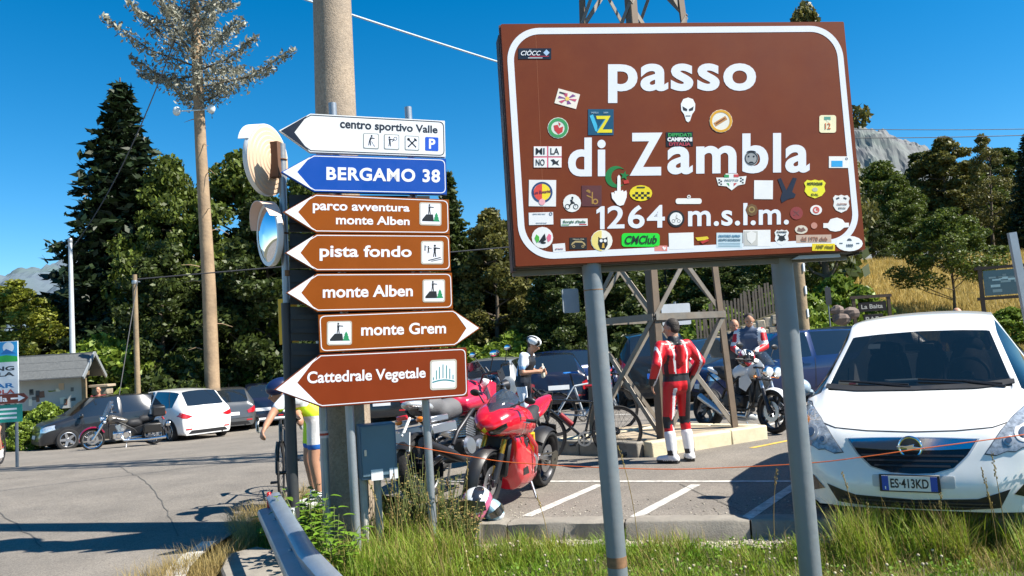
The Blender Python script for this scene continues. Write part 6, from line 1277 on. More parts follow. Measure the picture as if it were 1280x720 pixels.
pinkp = M('bright_red_paint', (.6, .02, .06), rough=.25, var=.03, coat=1)
seatm = M('seat_black', (.018, .018, .02), rough=.6, bump=.2, bscale=120, var=.1)
def moto(name, label, loc, heading, lean=.12): 
    t = T(name, label, 'motorcycle', loc, heading, 'motorcycles parked around the pass'); t.rotation_euler = (-lean, 0, heading); return t
# --- red sports bike
pF, pR = V((-.40, 7.42, 0)), V((.15, 8.68, 0)); c = (pF+pR)/2; d = pF-pR
sb = moto('sports_motorcycle', 'bright red fully faired sports motorcycle on its side stand', (c.x, c.y, 0), hd(d.x, d.y), .17); sb.scale = (.97,)*3
wb = .72; moto_wheel(sb, wb, .31, .12, 'front_wheel', 5, 2); moto_wheel(sb, -wb, .32, .19, 'rear_wheel', 5, 1)
fork(sb, (.50, 0, .90), (.72, 0, .31), .1, P_('b08a30', rough=.25, metal=.7), darkmetal, .55, .026)
fender(sb, .72, .31, .335, .14, -20, 120, black)
def lrings(R_): return [ellr(0, z, w_, h_, x, 20, pw) for x, z, w_, h_, pw in R_]
m_ = MB(); m_.loft(lrings([(.84, .83, .03, .02, 2), (.82, .835, .09, .06, 2.2), (.76, .85, .155, .105, 2.3), (.66, .865, .20, .14, 2.3), (.54, .875, .23, .155, 2.4), (.40, .86, .235, .165, 2.4), (.26, .82, .215, .15, 2.3), (.12, .78, .15, .12, 2)]))
m_.loft(lrings([(.47, .70, .17, .05, 2), (.45, .60, .195, .17, 2.6), (.38, .53, .21, .25, 2.8), (.26, .45, .215, .30, 2.8), (.10, .40, .21, .27, 2.8), (-.08, .34, .19, .21, 2.6), (-.26, .27, .14, .13, 2.4), (-.42, .22, .05, .05, 2)]))
fo = blob(m_, 'fairing', redp, sb, .013, 5); fo.data.calc_loop_triangles(); fbv = BVHTree.FromPolygons([v.co[:] for v in fo.data.vertices], [p.vertices[:] for p in fo.data.polygons])
m_ = MB(); m_.box((.49, 0, .52), (.05, .27, .38), R=Matrix.Rotation(-.12, 3, 'Y')); P(m_, 'radiator', black, sb, bevel=.02)
for i in range(7): m_ = MB(); m_.box((.52-.006*i, 0, .36+.05*i), (.01, .24, .01)); P(m_, 'radiator_fin', darkmetal, sb)
for s in (1, -1):
    ax = 'left' if s > 0 else 'right'
    for q, nm, mt in (([(.30, .66), (.18, .70), (.08, .64), (.24, .59)], 'air_vent', black), ([(-.02, .36), (-.16, .36), (-.22, .29), (-.06, .29)], 'air_vent', black), ([(.30, .40), (.20, .41), (.13, .33), (.27, .33)], 'air_vent', black), ([(.44, .72), (.20, .73), (.20, .718), (.44, .708)], 'panel_gap', black), ([(.10, .56), (.02, .30), (.03, .30), (.115, .56)], 'panel_gap', black)):
        decal(fbv, q, ax, mt, nm, sb, .003, .04)
    decal(fbv, [(s*y, z) for y, z in ((.035, .80), (.09, .825), (.165, .885), (.175, .845), (.12, .78), (.05, .76))], 'front', black_gloss, 'headlight', sb, .004, .03)
decal(fbv, [(-.03, .80), (0, .83), (.03, .80), (0, .775)], 'front', P_('d8c030'), 'shield_badge', sb, .004, .02)
m_ = MB(); rg = []
for x, z, hw in ((.77, .94, .07), (.68, 1.02, .135), (.58, 1.09, .155), (.49, 1.14, .14), (.44, 1.16, .11)): rg.append([V((x-.09*b*b, b*hw, z-.06*b*b)) for b in np.linspace(-1, 1, 11)]+[V((x-.09*b*b-.006, b*hw, z-.006-.06*b*b)) for b in np.linspace(1, -1, 11)])
m_.loft(rg); P(m_, 'windscreen', M('smoked_screen', (.05, .06, .07), rough=.03, var=0, alpha=.6, spec=1, coat=1), sb, smooth=60)
m_ = MB(); m_.cap((.30, 0, .86), (-.02, 0, .82), .16, .13); m_.cap((.12, .06, .80), (-.08, .05, .76), .13, .1); m_.cap((.12, -.06, .80), (-.08, -.05, .76), .13, .1); blob(m_, 'fuel_tank', redp, sb, .022, 6)
m_ = MB(); m_.cap((-.12, 0, .80), (-.38, 0, .86), .09, .08); m_.cap((-.2, .05, .79), (-.35, .04, .84), .07, .05); m_.cap((-.2, -.05, .79), (-.35, -.04, .84), .07, .05); blob(m_, 'seat', seatm, sb, .022, 5)
loft_x([(-.22, .80, .09, .05, 2.2), (-.40, .87, .12, .06, 2.4), (-.58, .93, .095, .055, 2.4), (-.74, .985, .05, .03, 2.2), (-.80, 1.0, .02, .012, 2)], 'tail', redp, sb, 1)
m_ = MB(); m_.box((-.76, 0, .955), (.03, .09, .03)); P(m_, 'tail_light', red_lamp, sb, bevel=.008)
m_ = MB(); m_.tube([(-.62, 0, .86), (-.85, 0, .66)], .015, 6); m_.box((-.87, 0, .60), (.012, .18, .17), R=Matrix.Rotation(.35, 3, 'Y')); P(m_, 'plate_holder', black, sb)
engine(sb, (.02, 0, .38), (.42, .3, .3)); 
frame(sb, (.46, 0, .82), (-.28, 0, .42), redp); swing(sb, (-.26, 0, .42), (-wb, 0, .32), alu); exhaust(sb, [(.1, -.1, .24), (-.2, -.14, .2), (-.42, -.18, .2)], [.04, .06, .055], alu)
m_ = MB(); m_.box((-.36, .13, .40), (.14, .015, .05)); m_.box((-.36, -.13, .40), (.14, .015, .05)); P(m_, 'foot_peg_bracket', alu, sb, bevel=.004)
handlebar(sb, (.42, 0, .90), .62, -.02, .07, False)
for s in (1, -1): m_ = MB(); m_.tube([(.60, s*.14, 1.02), (.52, s*.24, 1.08)], .008, 6); m_.ell((.50, s*.29, 1.09), (.025, .06, .035), 12, 8); P(m_, 'mirror', black, sb)
m_ = MB(); m_.lathe([(.03, 0), (.03, .30)], (-.42, .02, .36), 'Z', 12, R=Matrix.Rotation(.35, 3, 'Y')); P(m_, 'shock_spring', P_('d8b02a'), sb); stand(sb, -.12, .26); fender(sb, -wb, .32, .345, .2, 40, 130, black, 'rear_hugger')

# --- tall touring bike behind it, red tank
c = V((-.62, 8.85, 0)); ab_ = moto('touring_motorcycle', 'tall black touring motorcycle with a red tank behind the red sports bike', (c.x, c.y, 0), hd(.52, .86))
wb = .76; moto_wheel(ab_, wb, .34, .11, 'front_wheel', 6, 2); moto_wheel(ab_, -wb, .33, .16, 'rear_wheel', 6, 1)
fork(ab_, (.46, 0, 1.0), (.76, 0, .34), .1, alu, darkmetal, .5); fender(ab_, .76, .34, .37, .14, 10, 130, black); engine(ab_, (.02, 0, .45), (.42, .34, .32), None); frame(ab_, (.44, 0, .92), (-.3, 0, .5), darkmetal, .15, (-.75, 0, .92))
swing(ab_, (-.28, 0, .48), (-wb, 0, .33)); m_ = MB(); m_.cap((.34, 0, 1.0), (.02, 0, .93), .17, .13); m_.cap((.3, .12, .92), (.05, .1, .9), .11, .09); m_.cap((.3, -.12, .92), (.05, -.1, .9), .11, .09); blob(m_, 'fuel_tank', pinkp, ab_, .024, 5)
m_ = MB(); m_.cap((-.02, 0, .88), (-.28, 0, .86), .12, .13); m_.cap((-.38, 0, .93), (-.68, 0, .95), .12, .10); blob(m_, 'seat', M('grey_seat', (.11, .11, .115), rough=.6, bump=.2), ab_, .024, 5)
for s in (1, -1): m_ = shell([(.62, .92), (.70, 1.08), (.5, 1.12), (.3, .98), (.32, .72), (.44, .6), (.52, .76)][::s], lambda u, v: (u, s*(.19-.25*max(0, u-.45)), v), .08, .006); P(m_, 'side_fairing', pinkp, ab_, smooth=50)
loft_x([(.78, .98, .05, .04, 2), (.70, 1.02, .14, .1, 2.3), (.56, 1.06, .17, .12, 2.3), (.48, 1.08, .15, .1, 2.2)], 'front_cowl', P_('c4c8cc', rough=.25, coat=.8), ab_, 1)
m_ = MB(); m_.loft([[V((x-.1*b*b, b*hw, z)) for b in np.linspace(-1, 1, 9)]+[V((x-.1*b*b-.006, b*hw, z)) for b in np.linspace(1, -1, 9)] for x, z, hw in ((.72, 1.08, .1), (.62, 1.22, .14), (.52, 1.36, .12))]); P(m_, 'windscreen', _M['smoked_screen'], ab_)
for s in (1, -1):
    m_ = MB(); m_.box((-.62, s*.22, .70), (.42, .14, .10)); m_.box((-.6, s*.2, .80), (.3, .06, .06)); P(m_, 'pannier_rail', alu, ab_, bevel=.01)
    m_ = MB(); m_.ell((-.82, s*.14, .82), (.03, .05, .03), 10, 6); P(m_, 'indicator_lamp', P_('d87a20', rough=.15, coat=1), ab_)
loft_x([(-.42, .90, .11, .05, 2.2), (-.66, .96, .13, .06, 2.6), (-.88, .99, .07, .04, 2.2)], 'tail', P_('bfc3c6', rough=.3, metal=.4, coat=.6), ab_, 1)
m_ = MB(); m_.box((-.92, 0, .86), (.03, .14, .05)); P(m_, 'tail_light', red_lamp, ab_, bevel=.01); m_ = MB(); m_.box((-.97, 0, .62), (.012, .19, .19), R=Matrix.Rotation(.25, 3, 'Y')); m_.tube([(-.8, 0, .85), (-.96, 0, .68)], .015, 6); P(m_, 'number_plate', P_('cfd1d2'), ab_)
exhaust(ab_, [(.1, -.15, .3), (-.3, -.2, .34), (-.5, -.22, .42), (-.95, -.23, .60)], [.03, .035, .055, .05], darkmetal); handlebar(ab_, (.42, 0, 1.1), .86, .10, .1); stand(ab_, -.1, .3); fender(ab_, -wb, .33, .37, .18, 35, 140, black, 'rear_hugger')
for s in (1, -1): m_ = shell([(.34, 1.18), (.46, 1.24), (.5, 1.12), (.4, 1.08)][::s], lambda u, v: (u, s*(.40+.0*u), v), .1, .01); P(m_, 'hand_guard', black, ab_)

# --- naked bike at the right
pF, pR = V((3.70, 11.85, 0)), V((3.05, 13.12, 0)); c = (pF+pR)/2; d = pF-pR
nb = moto('naked_motorcycle', 'black and white naked motorcycle with twin round headlights', (c.x, c.y, 0), hd(d.x, d.y), .1); wb = .72
moto_wheel(nb, wb, .32, .12, 'front_wheel', 5, 2); moto_wheel(nb, -wb, .32, .18, 'rear_wheel', 5, 1); fork(nb, (.46, 0, .98), (.72, 0, .32), .1, alu, darkmetal, .5, .027); fender(nb, .72, .32, .35, .14, 20, 140, P_('dfe2e4', rough=.25, coat=.8))
engine(nb, (.04, 0, .45), (.4, .36, .34), black); frame(nb, (.44, 0, .90), (-.26, 0, .48), black, .15, (-.66, 0, .88)); swing(nb, (-.24, 0, .46), (-wb, 0, .32), darkmetal)
m_ = MB(); m_.cap((.32, 0, .96), (0, 0, .88), .15, .12); m_.cap((.28, .1, .9), (.05, .08, .86), .1, .08); m_.cap((.28, -.1, .9), (.05, -.08, .86), .1, .08); blob(m_, 'fuel_tank', P_('dfe2e4', rough=.25, coat=.8), nb, .024, 5)
m_ = MB(); m_.cap((-.08, 0, .84), (-.35, 0, .86), .10, .1); m_.cap((-.35, 0, .9), (-.55, 0, .93), .1, .07); blob(m_, 'seat', seatm, nb, .024, 5); loft_x([(-.35, .86, .1, .05, 2.2), (-.55, .92, .1, .05, 2.4), (-.75, .96, .05, .03, 2)], 'tail', P_('dfe2e4'), nb, 1)
for s in (1, -1):
    m_ = MB(); m_.lathe([(.001, .03), (.07, .015), (.082, 0), (.08, -.05), (.05, -.09)], (.70, s*.088, .90), 'X', 28); P(m_, 'headlight_shell', chrome, nb); m_ = MB(); m_.lathe([(.001, .036), (.066, .022), (.07, .01)], (.705, s*.088, .90), 'X', 24); P(m_, 'headlight', M('lamp_bright', (.8, .83, .85), rough=.1, metal=.4, coat=1, var=.1), nb)
    m_ = shell([(.38, .86), (.46, .74), (.34, .60), (.2, .66), (.2, .80)][::s], lambda u, v: (u, s*.2, v), .1, .01); P(m_, 'radiator_shroud', P_('c8ccd0', rough=.3, coat=.5), nb)
    m_ = MB(); m_.tube([(.55, s*.1, .82), (.56, s*.2, .82)], .008, 6); m_.ell((.56, s*.22, .82), (.03, .03, .02), 8, 6); P(m_, 'indicator_lamp', P_('d87a20', rough=.15, coat=1), nb)
loft_x([(.35, .22, .1, .06, 2.5), (.1, .2, .14, .07, 2.5), (-.15, .22, .12, .06, 2.5)], 'belly_pan', P_('b9bdc0', rough=.3, coat=.5), nb, 1)
m_ = MB(); m_.loft([[V((x-.1*b*b, b*hw, z)) for b in np.linspace(-1, 1, 9)]+[V((x-.1*b*b-.006, b*hw, z)) for b in np.linspace(1, -1, 9)] for x, z, hw in ((.72, 1.0, .1), (.64, 1.1, .13), (.54, 1.2, .1))]); P(m_, 'fly_screen', _M['smoked_screen'], nb)
m_ = MB(); m_.box((.37, 0, .60), (.05, .3, .34)); P(m_, 'radiator', black, nb, bevel=.01); handlebar(nb, (.42, 0, 1.03), .78, .05, .09); exhaust(nb, [(.3, -.08, .45), (.25, -.1, .22), (-.2, -.15, .24), (-.7, -.2, .5)], [.03, .035, .05, .055], alu); stand(nb, -.1, .3)
m_ = MB(); m_.box((-.84, 0, .62), (.012, .18, .18)); m_.tube([(-.7, 0, .9), (-.83, 0, .7)], .012, 6); P(m_, 'plate_holder', black, nb)

# --- chrome cruiser at the left
cr_ = moto('cruiser_motorcycle', 'chrome-laden cruiser with windshield and top case before the dark hatchback', (lambda p: (p.x, p.y, H(p.x, p.y)))(at(153, 500, 22.6)), hd(-.86, -.5), .1); cr_.scale = (.93,)*3; wb = .82
moto_wheel(cr_, wb, .33, .12, 'front_wheel', 5, 1, chrome, True); moto_wheel(cr_, -wb, .32, .16, 'rear_wheel', 5, 1, chrome, True)
fork(cr_, (.42, 0, .98), (.82, 0, .33), .11, chrome, chrome, .4, .03); fender(cr_, wb, .33, .38, .17, -10, 150, P_('7a1030', rough=.2, coat=1)); fender(cr_, -wb, .32, .38, .2, 20, 175, black, 'rear_fender')
engine(cr_, (.04, 0, .40), (.5, .34, .34), chrome, vtwin=True); frame(cr_, (.42, 0, .86), (-.36, 0, .42), black, .14, (-.8, 0, .7), .2)
m_ = MB(); m_.cap((.32, 0, .86), (-.06, 0, .78), .15, .09); blob(m_, 'fuel_tank', P_('57524a', rough=.2, coat=1), cr_, .025, 5); m_ = shell([(.34, .86), (.2, .93), (.0, .82), (.2, .8)], lambda u, v: (u, .155, v), .1, .01); P(m_, 'tank_panel', P_('2a2a2c', rough=.2, coat=1), cr_)
m_ = MB(); m_.cap((-.2, 0, .70), (-.4, 0, .70), .14, .14); m_.cap((-.52, 0, .8), (-.78, 0, .82), .12, .11); blob(m_, 'seat', seatm, cr_, .025, 5)
for s in (1, -1):
    m_ = MB(); m_.box((-.78, s*.26, .55), (.5, .16, .28)); P(m_, 'saddlebag', M('black_leather', (.02, .019, .018), rough=.4, bump=.2), cr_, bevel=.04, seg=2)
    exhaust(cr_, [(.08, s*.16, .36), (0, s*.2, .24), (-.6, s*.24, .22), (-1.15, s*.24, .24)], [.03, .035, .045, .05], chrome)
    m_ = MB(); m_.lathe([(.001, .03), (.05, .01), (.055, 0), (.04, -.05)], (.52, s*.19, .83), 'X', 16); P(m_, 'auxiliary_lamp', chrome, cr_); m_ = MB(); m_.ell((-1.1, s*.16, .78), (.03, .04, .03), 8, 6); P(m_, 'indicator_lamp', red_lamp, cr_)
m_ = MB(); m_.box((-.98, 0, 1.02), (.36, .42, .3)); P(m_, 'top_case', black, cr_, bevel=.04, seg=2); m_ = MB(); m_.box((-1.17, 0, .96), (.02, .3, .07)); P(m_, 'top_case_reflector', P_('d8541c', rough=.2, coat=1), cr_)
m_ = MB(); m_.tube([(-.85, .15, .8), (-1.1, .15, .86), (-1.1, -.15, .86), (-.85, -.15, .8)], .01, 6); P(m_, 'rack', chrome, cr_); m_ = MB(); m_.lathe([(.001, .04), (.08, .02), (.09, 0), (.06, -.09)], (.6, 0, .90), 'X', 20); P(m_, 'headlight', chrome, cr_)
m_ = MB(); m_.loft([[V((x-.12*b*b, b*hw, z)) for b in np.linspace(-1, 1, 9)]+[V((x-.12*b*b-.006, b*hw, z)) for b in np.linspace(1, -1, 9)] for x, z, hw in ((.56, .98, .2), (.5, 1.15, .26), (.42, 1.34, .22), (.38, 1.42, .1))]); P(m_, 'windshield', M('clear_screen', (.2, .22, .25), rough=.03, var=0, alpha=.25, spec=1, coat=1), cr_)
m_ = MB(); m_.lathe([(.001, 0), (.07, 0), (.075, .02), (.07, .12)], (-1.3, 0, .60), 'X', 18); m_.box((-1.22, 0, .62), (.02, .2, .14)); P(m_, 'rear_lamp_plate', chrome, cr_); handlebar(cr_, (.38, 0, 1.06), .84, .08, .16, True, chrome); stand(cr_, -.1, .25)

# --- dark motorcycle whose bars show left of the silver car
db = moto('dark_motorcycle', 'dark motorcycle showing its bars and mirror left of the silver hatchback', (lambda p: (p.x, p.y, 0))(at(596, 480, 10.6)), hd(.75, .66), .1); wb = .72
moto_wheel(db, wb, .32, .12, 'front_wheel', 5, 2); moto_wheel(db, -wb, .32, .17, 'rear_wheel', 5, 1); fork(db, (.44, 0, 1.0), (.72, 0, .32), .1, alu, darkmetal, .5); engine(db, (.04, 0, .45), (.4, .34, .34), black); frame(db, (.44, 0, .9), (-.26, 0, .48), black, .15, (-.66, 0, .88)); swing(db, (-.24, 0, .46), (-wb, 0, .32))
m_ = MB(); m_.cap((.3, 0, 1.0), (0, 0, .92), .16, .13); blob(m_, 'fuel_tank', black_gloss, db, .025, 5); m_ = MB(); m_.cap((-.1, 0, .86), (-.55, 0, .93), .12, .09); blob(m_, 'seat', seatm, db, .025, 5); handlebar(db, (.42, 0, 1.14), .84, .12, .1)
m_ = MB(); m_.lathe([(.001, .04), (.08, .02), (.09, 0), (.06, -.09)], (.58, 0, .98), 'X', 20); P(m_, 'headlight', darkmetal, db); m_ = MB(); m_.ell((-.62, 0, 1.14), (.2, .2, .17), 14, 9); P(m_, 'top_case', black, db); m_ = MB(); m_.box((-.82, 0, 1.12), (.02, .24, .06)); P(m_, 'tail_light', red_lamp, db); exhaust(db, [(.2, -.1, .3), (-.2, -.16, .3), (-.75, -.2, .5)], [.03, .05, .05], alu); stand(db, -.1, .3)

# --- bicycles
def bicycle(label, loc, heading, fcol, tape='1a1a1c', lean=.0, accent=None, group='racing bicycles', steer=0.):
    t = T('racing_bicycle', label, 'bicycle', loc, heading, group); t.rotation_euler = (lean, 0, heading); r = .335; wb = .495; fm = P_(fcol, rough=.25, coat=.8)
    if 'bw' not in _mw:
        a = MB(); a.torus((0, 0, 0), r-.012, .0125, n=48, k=8); q = MB(); q.lathe([(r-.022, -.01), (r-.05, -.006), (r-.05, .006), (r-.022, .01), (r-.022, -.01)], ax='Y', n=48); q.tube([(0, -.05, 0), (0, .05, 0)], .018, 10)
        for i in range(20): g = 2*pi*i/20; s = 1 if i % 2 else -1; q.tube([(cos(g)*.018, s*.03, sin(g)*.018), (cos(g+.2)*(r-.05), 0, sin(g+.2)*(r-.05))], .0016, 4)
        _mw['bw'] = (a.mesh('tyre', rubber, 60), q.mesh('rim', darkmetal, 40))
    for nm, x in (('front_wheel', wb), ('rear_wheel', -wb)):
        o = link(nm, None, t); o.location = (x, 0, r)
        for n_, me in zip(('tyre', 'rim'), _mw['bw']): link(n_, me, o)
    bb, st_, sad, hd_, hb = V((-.06, 0, .28)), V((-.20, 0, .74)), V((-.245, 0, .93)), V((.34, 0, .80)), V((.365, 0, .68)); fr_, rr_ = V((wb, 0, r)), V((-wb, 0, r))
    m_ = MB()
    for a, b, k in ((bb, st_+V((.012, 0, -.02)), .017), (st_, hd_, .015), (bb, hb, .019), (hd_+V((-.008, 0, .03)), hb+V((.01, 0, -.03)), .021)): m_.tube([a, b], k, 10)
    for s in (1, -1): m_.tube([bb+V((0, s*.03, 0)), rr_+V((0, s*.055, 0))], .010, 8); m_.tube([st_+V((0, s*.01, 0)), rr_+V((0, s*.055, 0))], .008, 8)
    P(m_, 'frame', fm, t, smooth=60); m_ = MB()
    for s in (1, -1): m_.tube([hb+V((.01, s*.035, -.03)), hb+V((.03, s*.05, -.12)), fr_+V((0, s*.05, 0))], [.015, .013, .009], 8)
    P(m_, 'fork', fm, t, smooth=60); m_ = MB(); m_.tube([st_, sad], .014, 8); P(m_, 'seat_post', black, t)
    m_ = MB(); m_.loft([[V((x, w_*b, z-.02*b*b)) for b in (-1, -.5, 0, .5, 1)]+[V((x, w_*b*.7, z-.035)) for b in (1, .5, 0, -.5, -1)] for x, w_, z in ((-.37, .06, .965), (-.33, .075, .97), (-.25, .05, .965), (-.16, .022, .965), (-.10, .014, .955))]); P(m_, 'saddle', P_(accent or '1c1c1e'), t, smooth=60, sub=1)
    m_ = MB(); m_.tube([hd_+V((-.008, 0, .03)), hd_+V((-.02, 0, .09)), hd_+V((.07, 0, .10))], .015, 8); P(m_, 'stem', black, t); X, Z = hd_.x+.07, hd_.z+.10; m_ = MB()
    hp = [(X, 0, Z), (X, .17, Z), (X+.02, .21, Z), (X+.08, .215, Z-.005), (X+.10, .22, Z-.05), (X+.07, .22, Z-.11), (X-.02, .22, Z-.13)]; m_.tube([(a, -b, c_) for a, b, c_ in hp[::-1]]+hp[1:], .0155, 8); P(m_, 'drop_handlebar', P_(tape, rough=.6), t, smooth=60)
    for s in (1, -1): m_ = MB(); m_.tube([(X+.09, s*.215, Z), (X+.13, s*.215, Z+.045)], .018, 8); m_.tube([(X+.125, s*.215, Z+.02), (X+.14, s*.215, Z-.06), (X+.12, s*.215, Z-.11)], .006, 6); P(m_, 'brake_lever', black, t)
    m_ = MB(); m_.lathe([(.07, .045), (.095, .045), (.095, .049), (.07, .049), (.07, .045)], bb, 'Y', 30); m_.lathe([(.001, .04), (.03, .045)], bb, 'Y', 12)
    for i in range(5): g = 2*pi*i/5; m_.beam(bb+V((0, .047, 0)), bb+V((cos(g)*.08, .047, sin(g)*.08)), .006, .012)
    P(m_, 'chainring', alu, t); 
    for s, g in ((1, -.6), (-1, pi-.6)):
        e = bb+V((cos(g)*.17, -s*.07, sin(g)*.17)); m_ = MB(); m_.beam(bb+V((0, -s*.06, 0)), e, .012, .022); P(m_, 'crank_arm', darkmetal, t); m_ = MB(); m_.box(e+V((0, -s*.045, 0)), (.08, .07, .02)); P(m_, 'pedal', black, t)
    m_ = MB(); m_.lathe([(.02, -.01), (.05, -.01), (.05, .012), (.02, .012), (.02, -.01)], rr_+V((0, -.045, 0)), 'Y', 20); P(m_, 'cassette', darkmetal, t)
    m_ = MB(); c_ = bb+V((0, .047, 0)); e = rr_+V((0, .047, 0)); m_ = MB(); m_.tube([bb+V((0, -.047, .085)), rr_+V((0, -.047, .04))], .004, 4); m_.tube([bb+V((0, -.047, -.085)), rr_+V((.02, -.047, -.11)), rr_+V((0, -.047, -.04))], .004, 4); P(m_, 'chain', darkmetal, t)
    m_ = MB(); m_.tube([bb.lerp(hb, .35)+V((0, 0, .05)), bb.lerp(hb, .7)+V((-.005, 0, .05))], [.034, .03], 12); P(m_, 'bottle', P_(accent or 'c8ccd0'), t)
    return t
bp_ = at(728, 560, 10.2)
bicycle('black and red racing bicycle leaning against the island kerb', (bp_.x-.02, bp_.y+.15, 0), hd(-.94, -.1), '15161a', lean=-.06, accent='8a1a22')
bp2 = at(770, 545, 11.9)
bicycle('second racing bicycle standing behind the tower leg, partly hidden', (bp2.x-.35, bp2.y+.55, .1), hd(.96, .2), 'b8c0c8', lean=.05, accent='2a6ab0')
bp3 = gnd(350, 628); 
cyb = bicycle('black racing bicycle with white bar tape held by the cyclist in lime shorts', (bp3.x-.02, bp3.y+.3, 0), hd(.2, -.98), '18191c', 'dfe2e4', accent='e0e0e0')
bp4 = at(-10, 545, 15.5)
lcb = bicycle('red racing bicycle of the rider cut off by the left picture edge', (bp4.x, bp4.y, H(bp4.x, bp4.y)), hd(.3, -.95), 'b01a1e')
# ------------------------------------------------ people
hair_m = M('hair_dark', (.03, .022, .017), rough=.7, var=.3, scale=40, bump=.4)
def hand(mb, w, d, side, curl=.5, k=1.):
    """palm, four bent fingers and a thumb leaving the side of the palm; d = direction from wrist, side = towards the thumb"""
    d = V(d).normalized(); side = V(side); side = (side-d*side.dot(d)).normalized(); nrm = d.cross(side); w = V(w)
    R_ = Matrix((d, side, nrm)).transposed(); mb.ell(w+d*.045*k, (.052*k, .04*k, .018*k), 12, 8, R=R_)
    for i, L in enumerate((.07, .078, .073, .058)):
        o = w+d*.08*k+side*(.028-.019*i)*k; p = o; dd = d
        for j, f_ in enumerate((.45, .32, .26)):
            ang = curl*(.5+.55*j); d2 = (d*cos(ang*1.0)+nrm*sin(ang*1.0)).normalized() if j else (d*cos(curl*.5)+nrm*sin(curl*.5)); q = p+d2*L*f_*k; mb.cap(p, q, .0105*k, .0095*k, 8); p = q
    o = w+d*.025*k+side*.034*k; p = o+(d*.6+side*.6+nrm*.25*curl)*.036*k; q = p+(d*.9+side*.15+nrm*.5*curl).normalized()*.03*k; mb.cap(o, p, .014*k, .0115*k, 8); mb.cap(p, q, .0115*k, .009*k, 8)
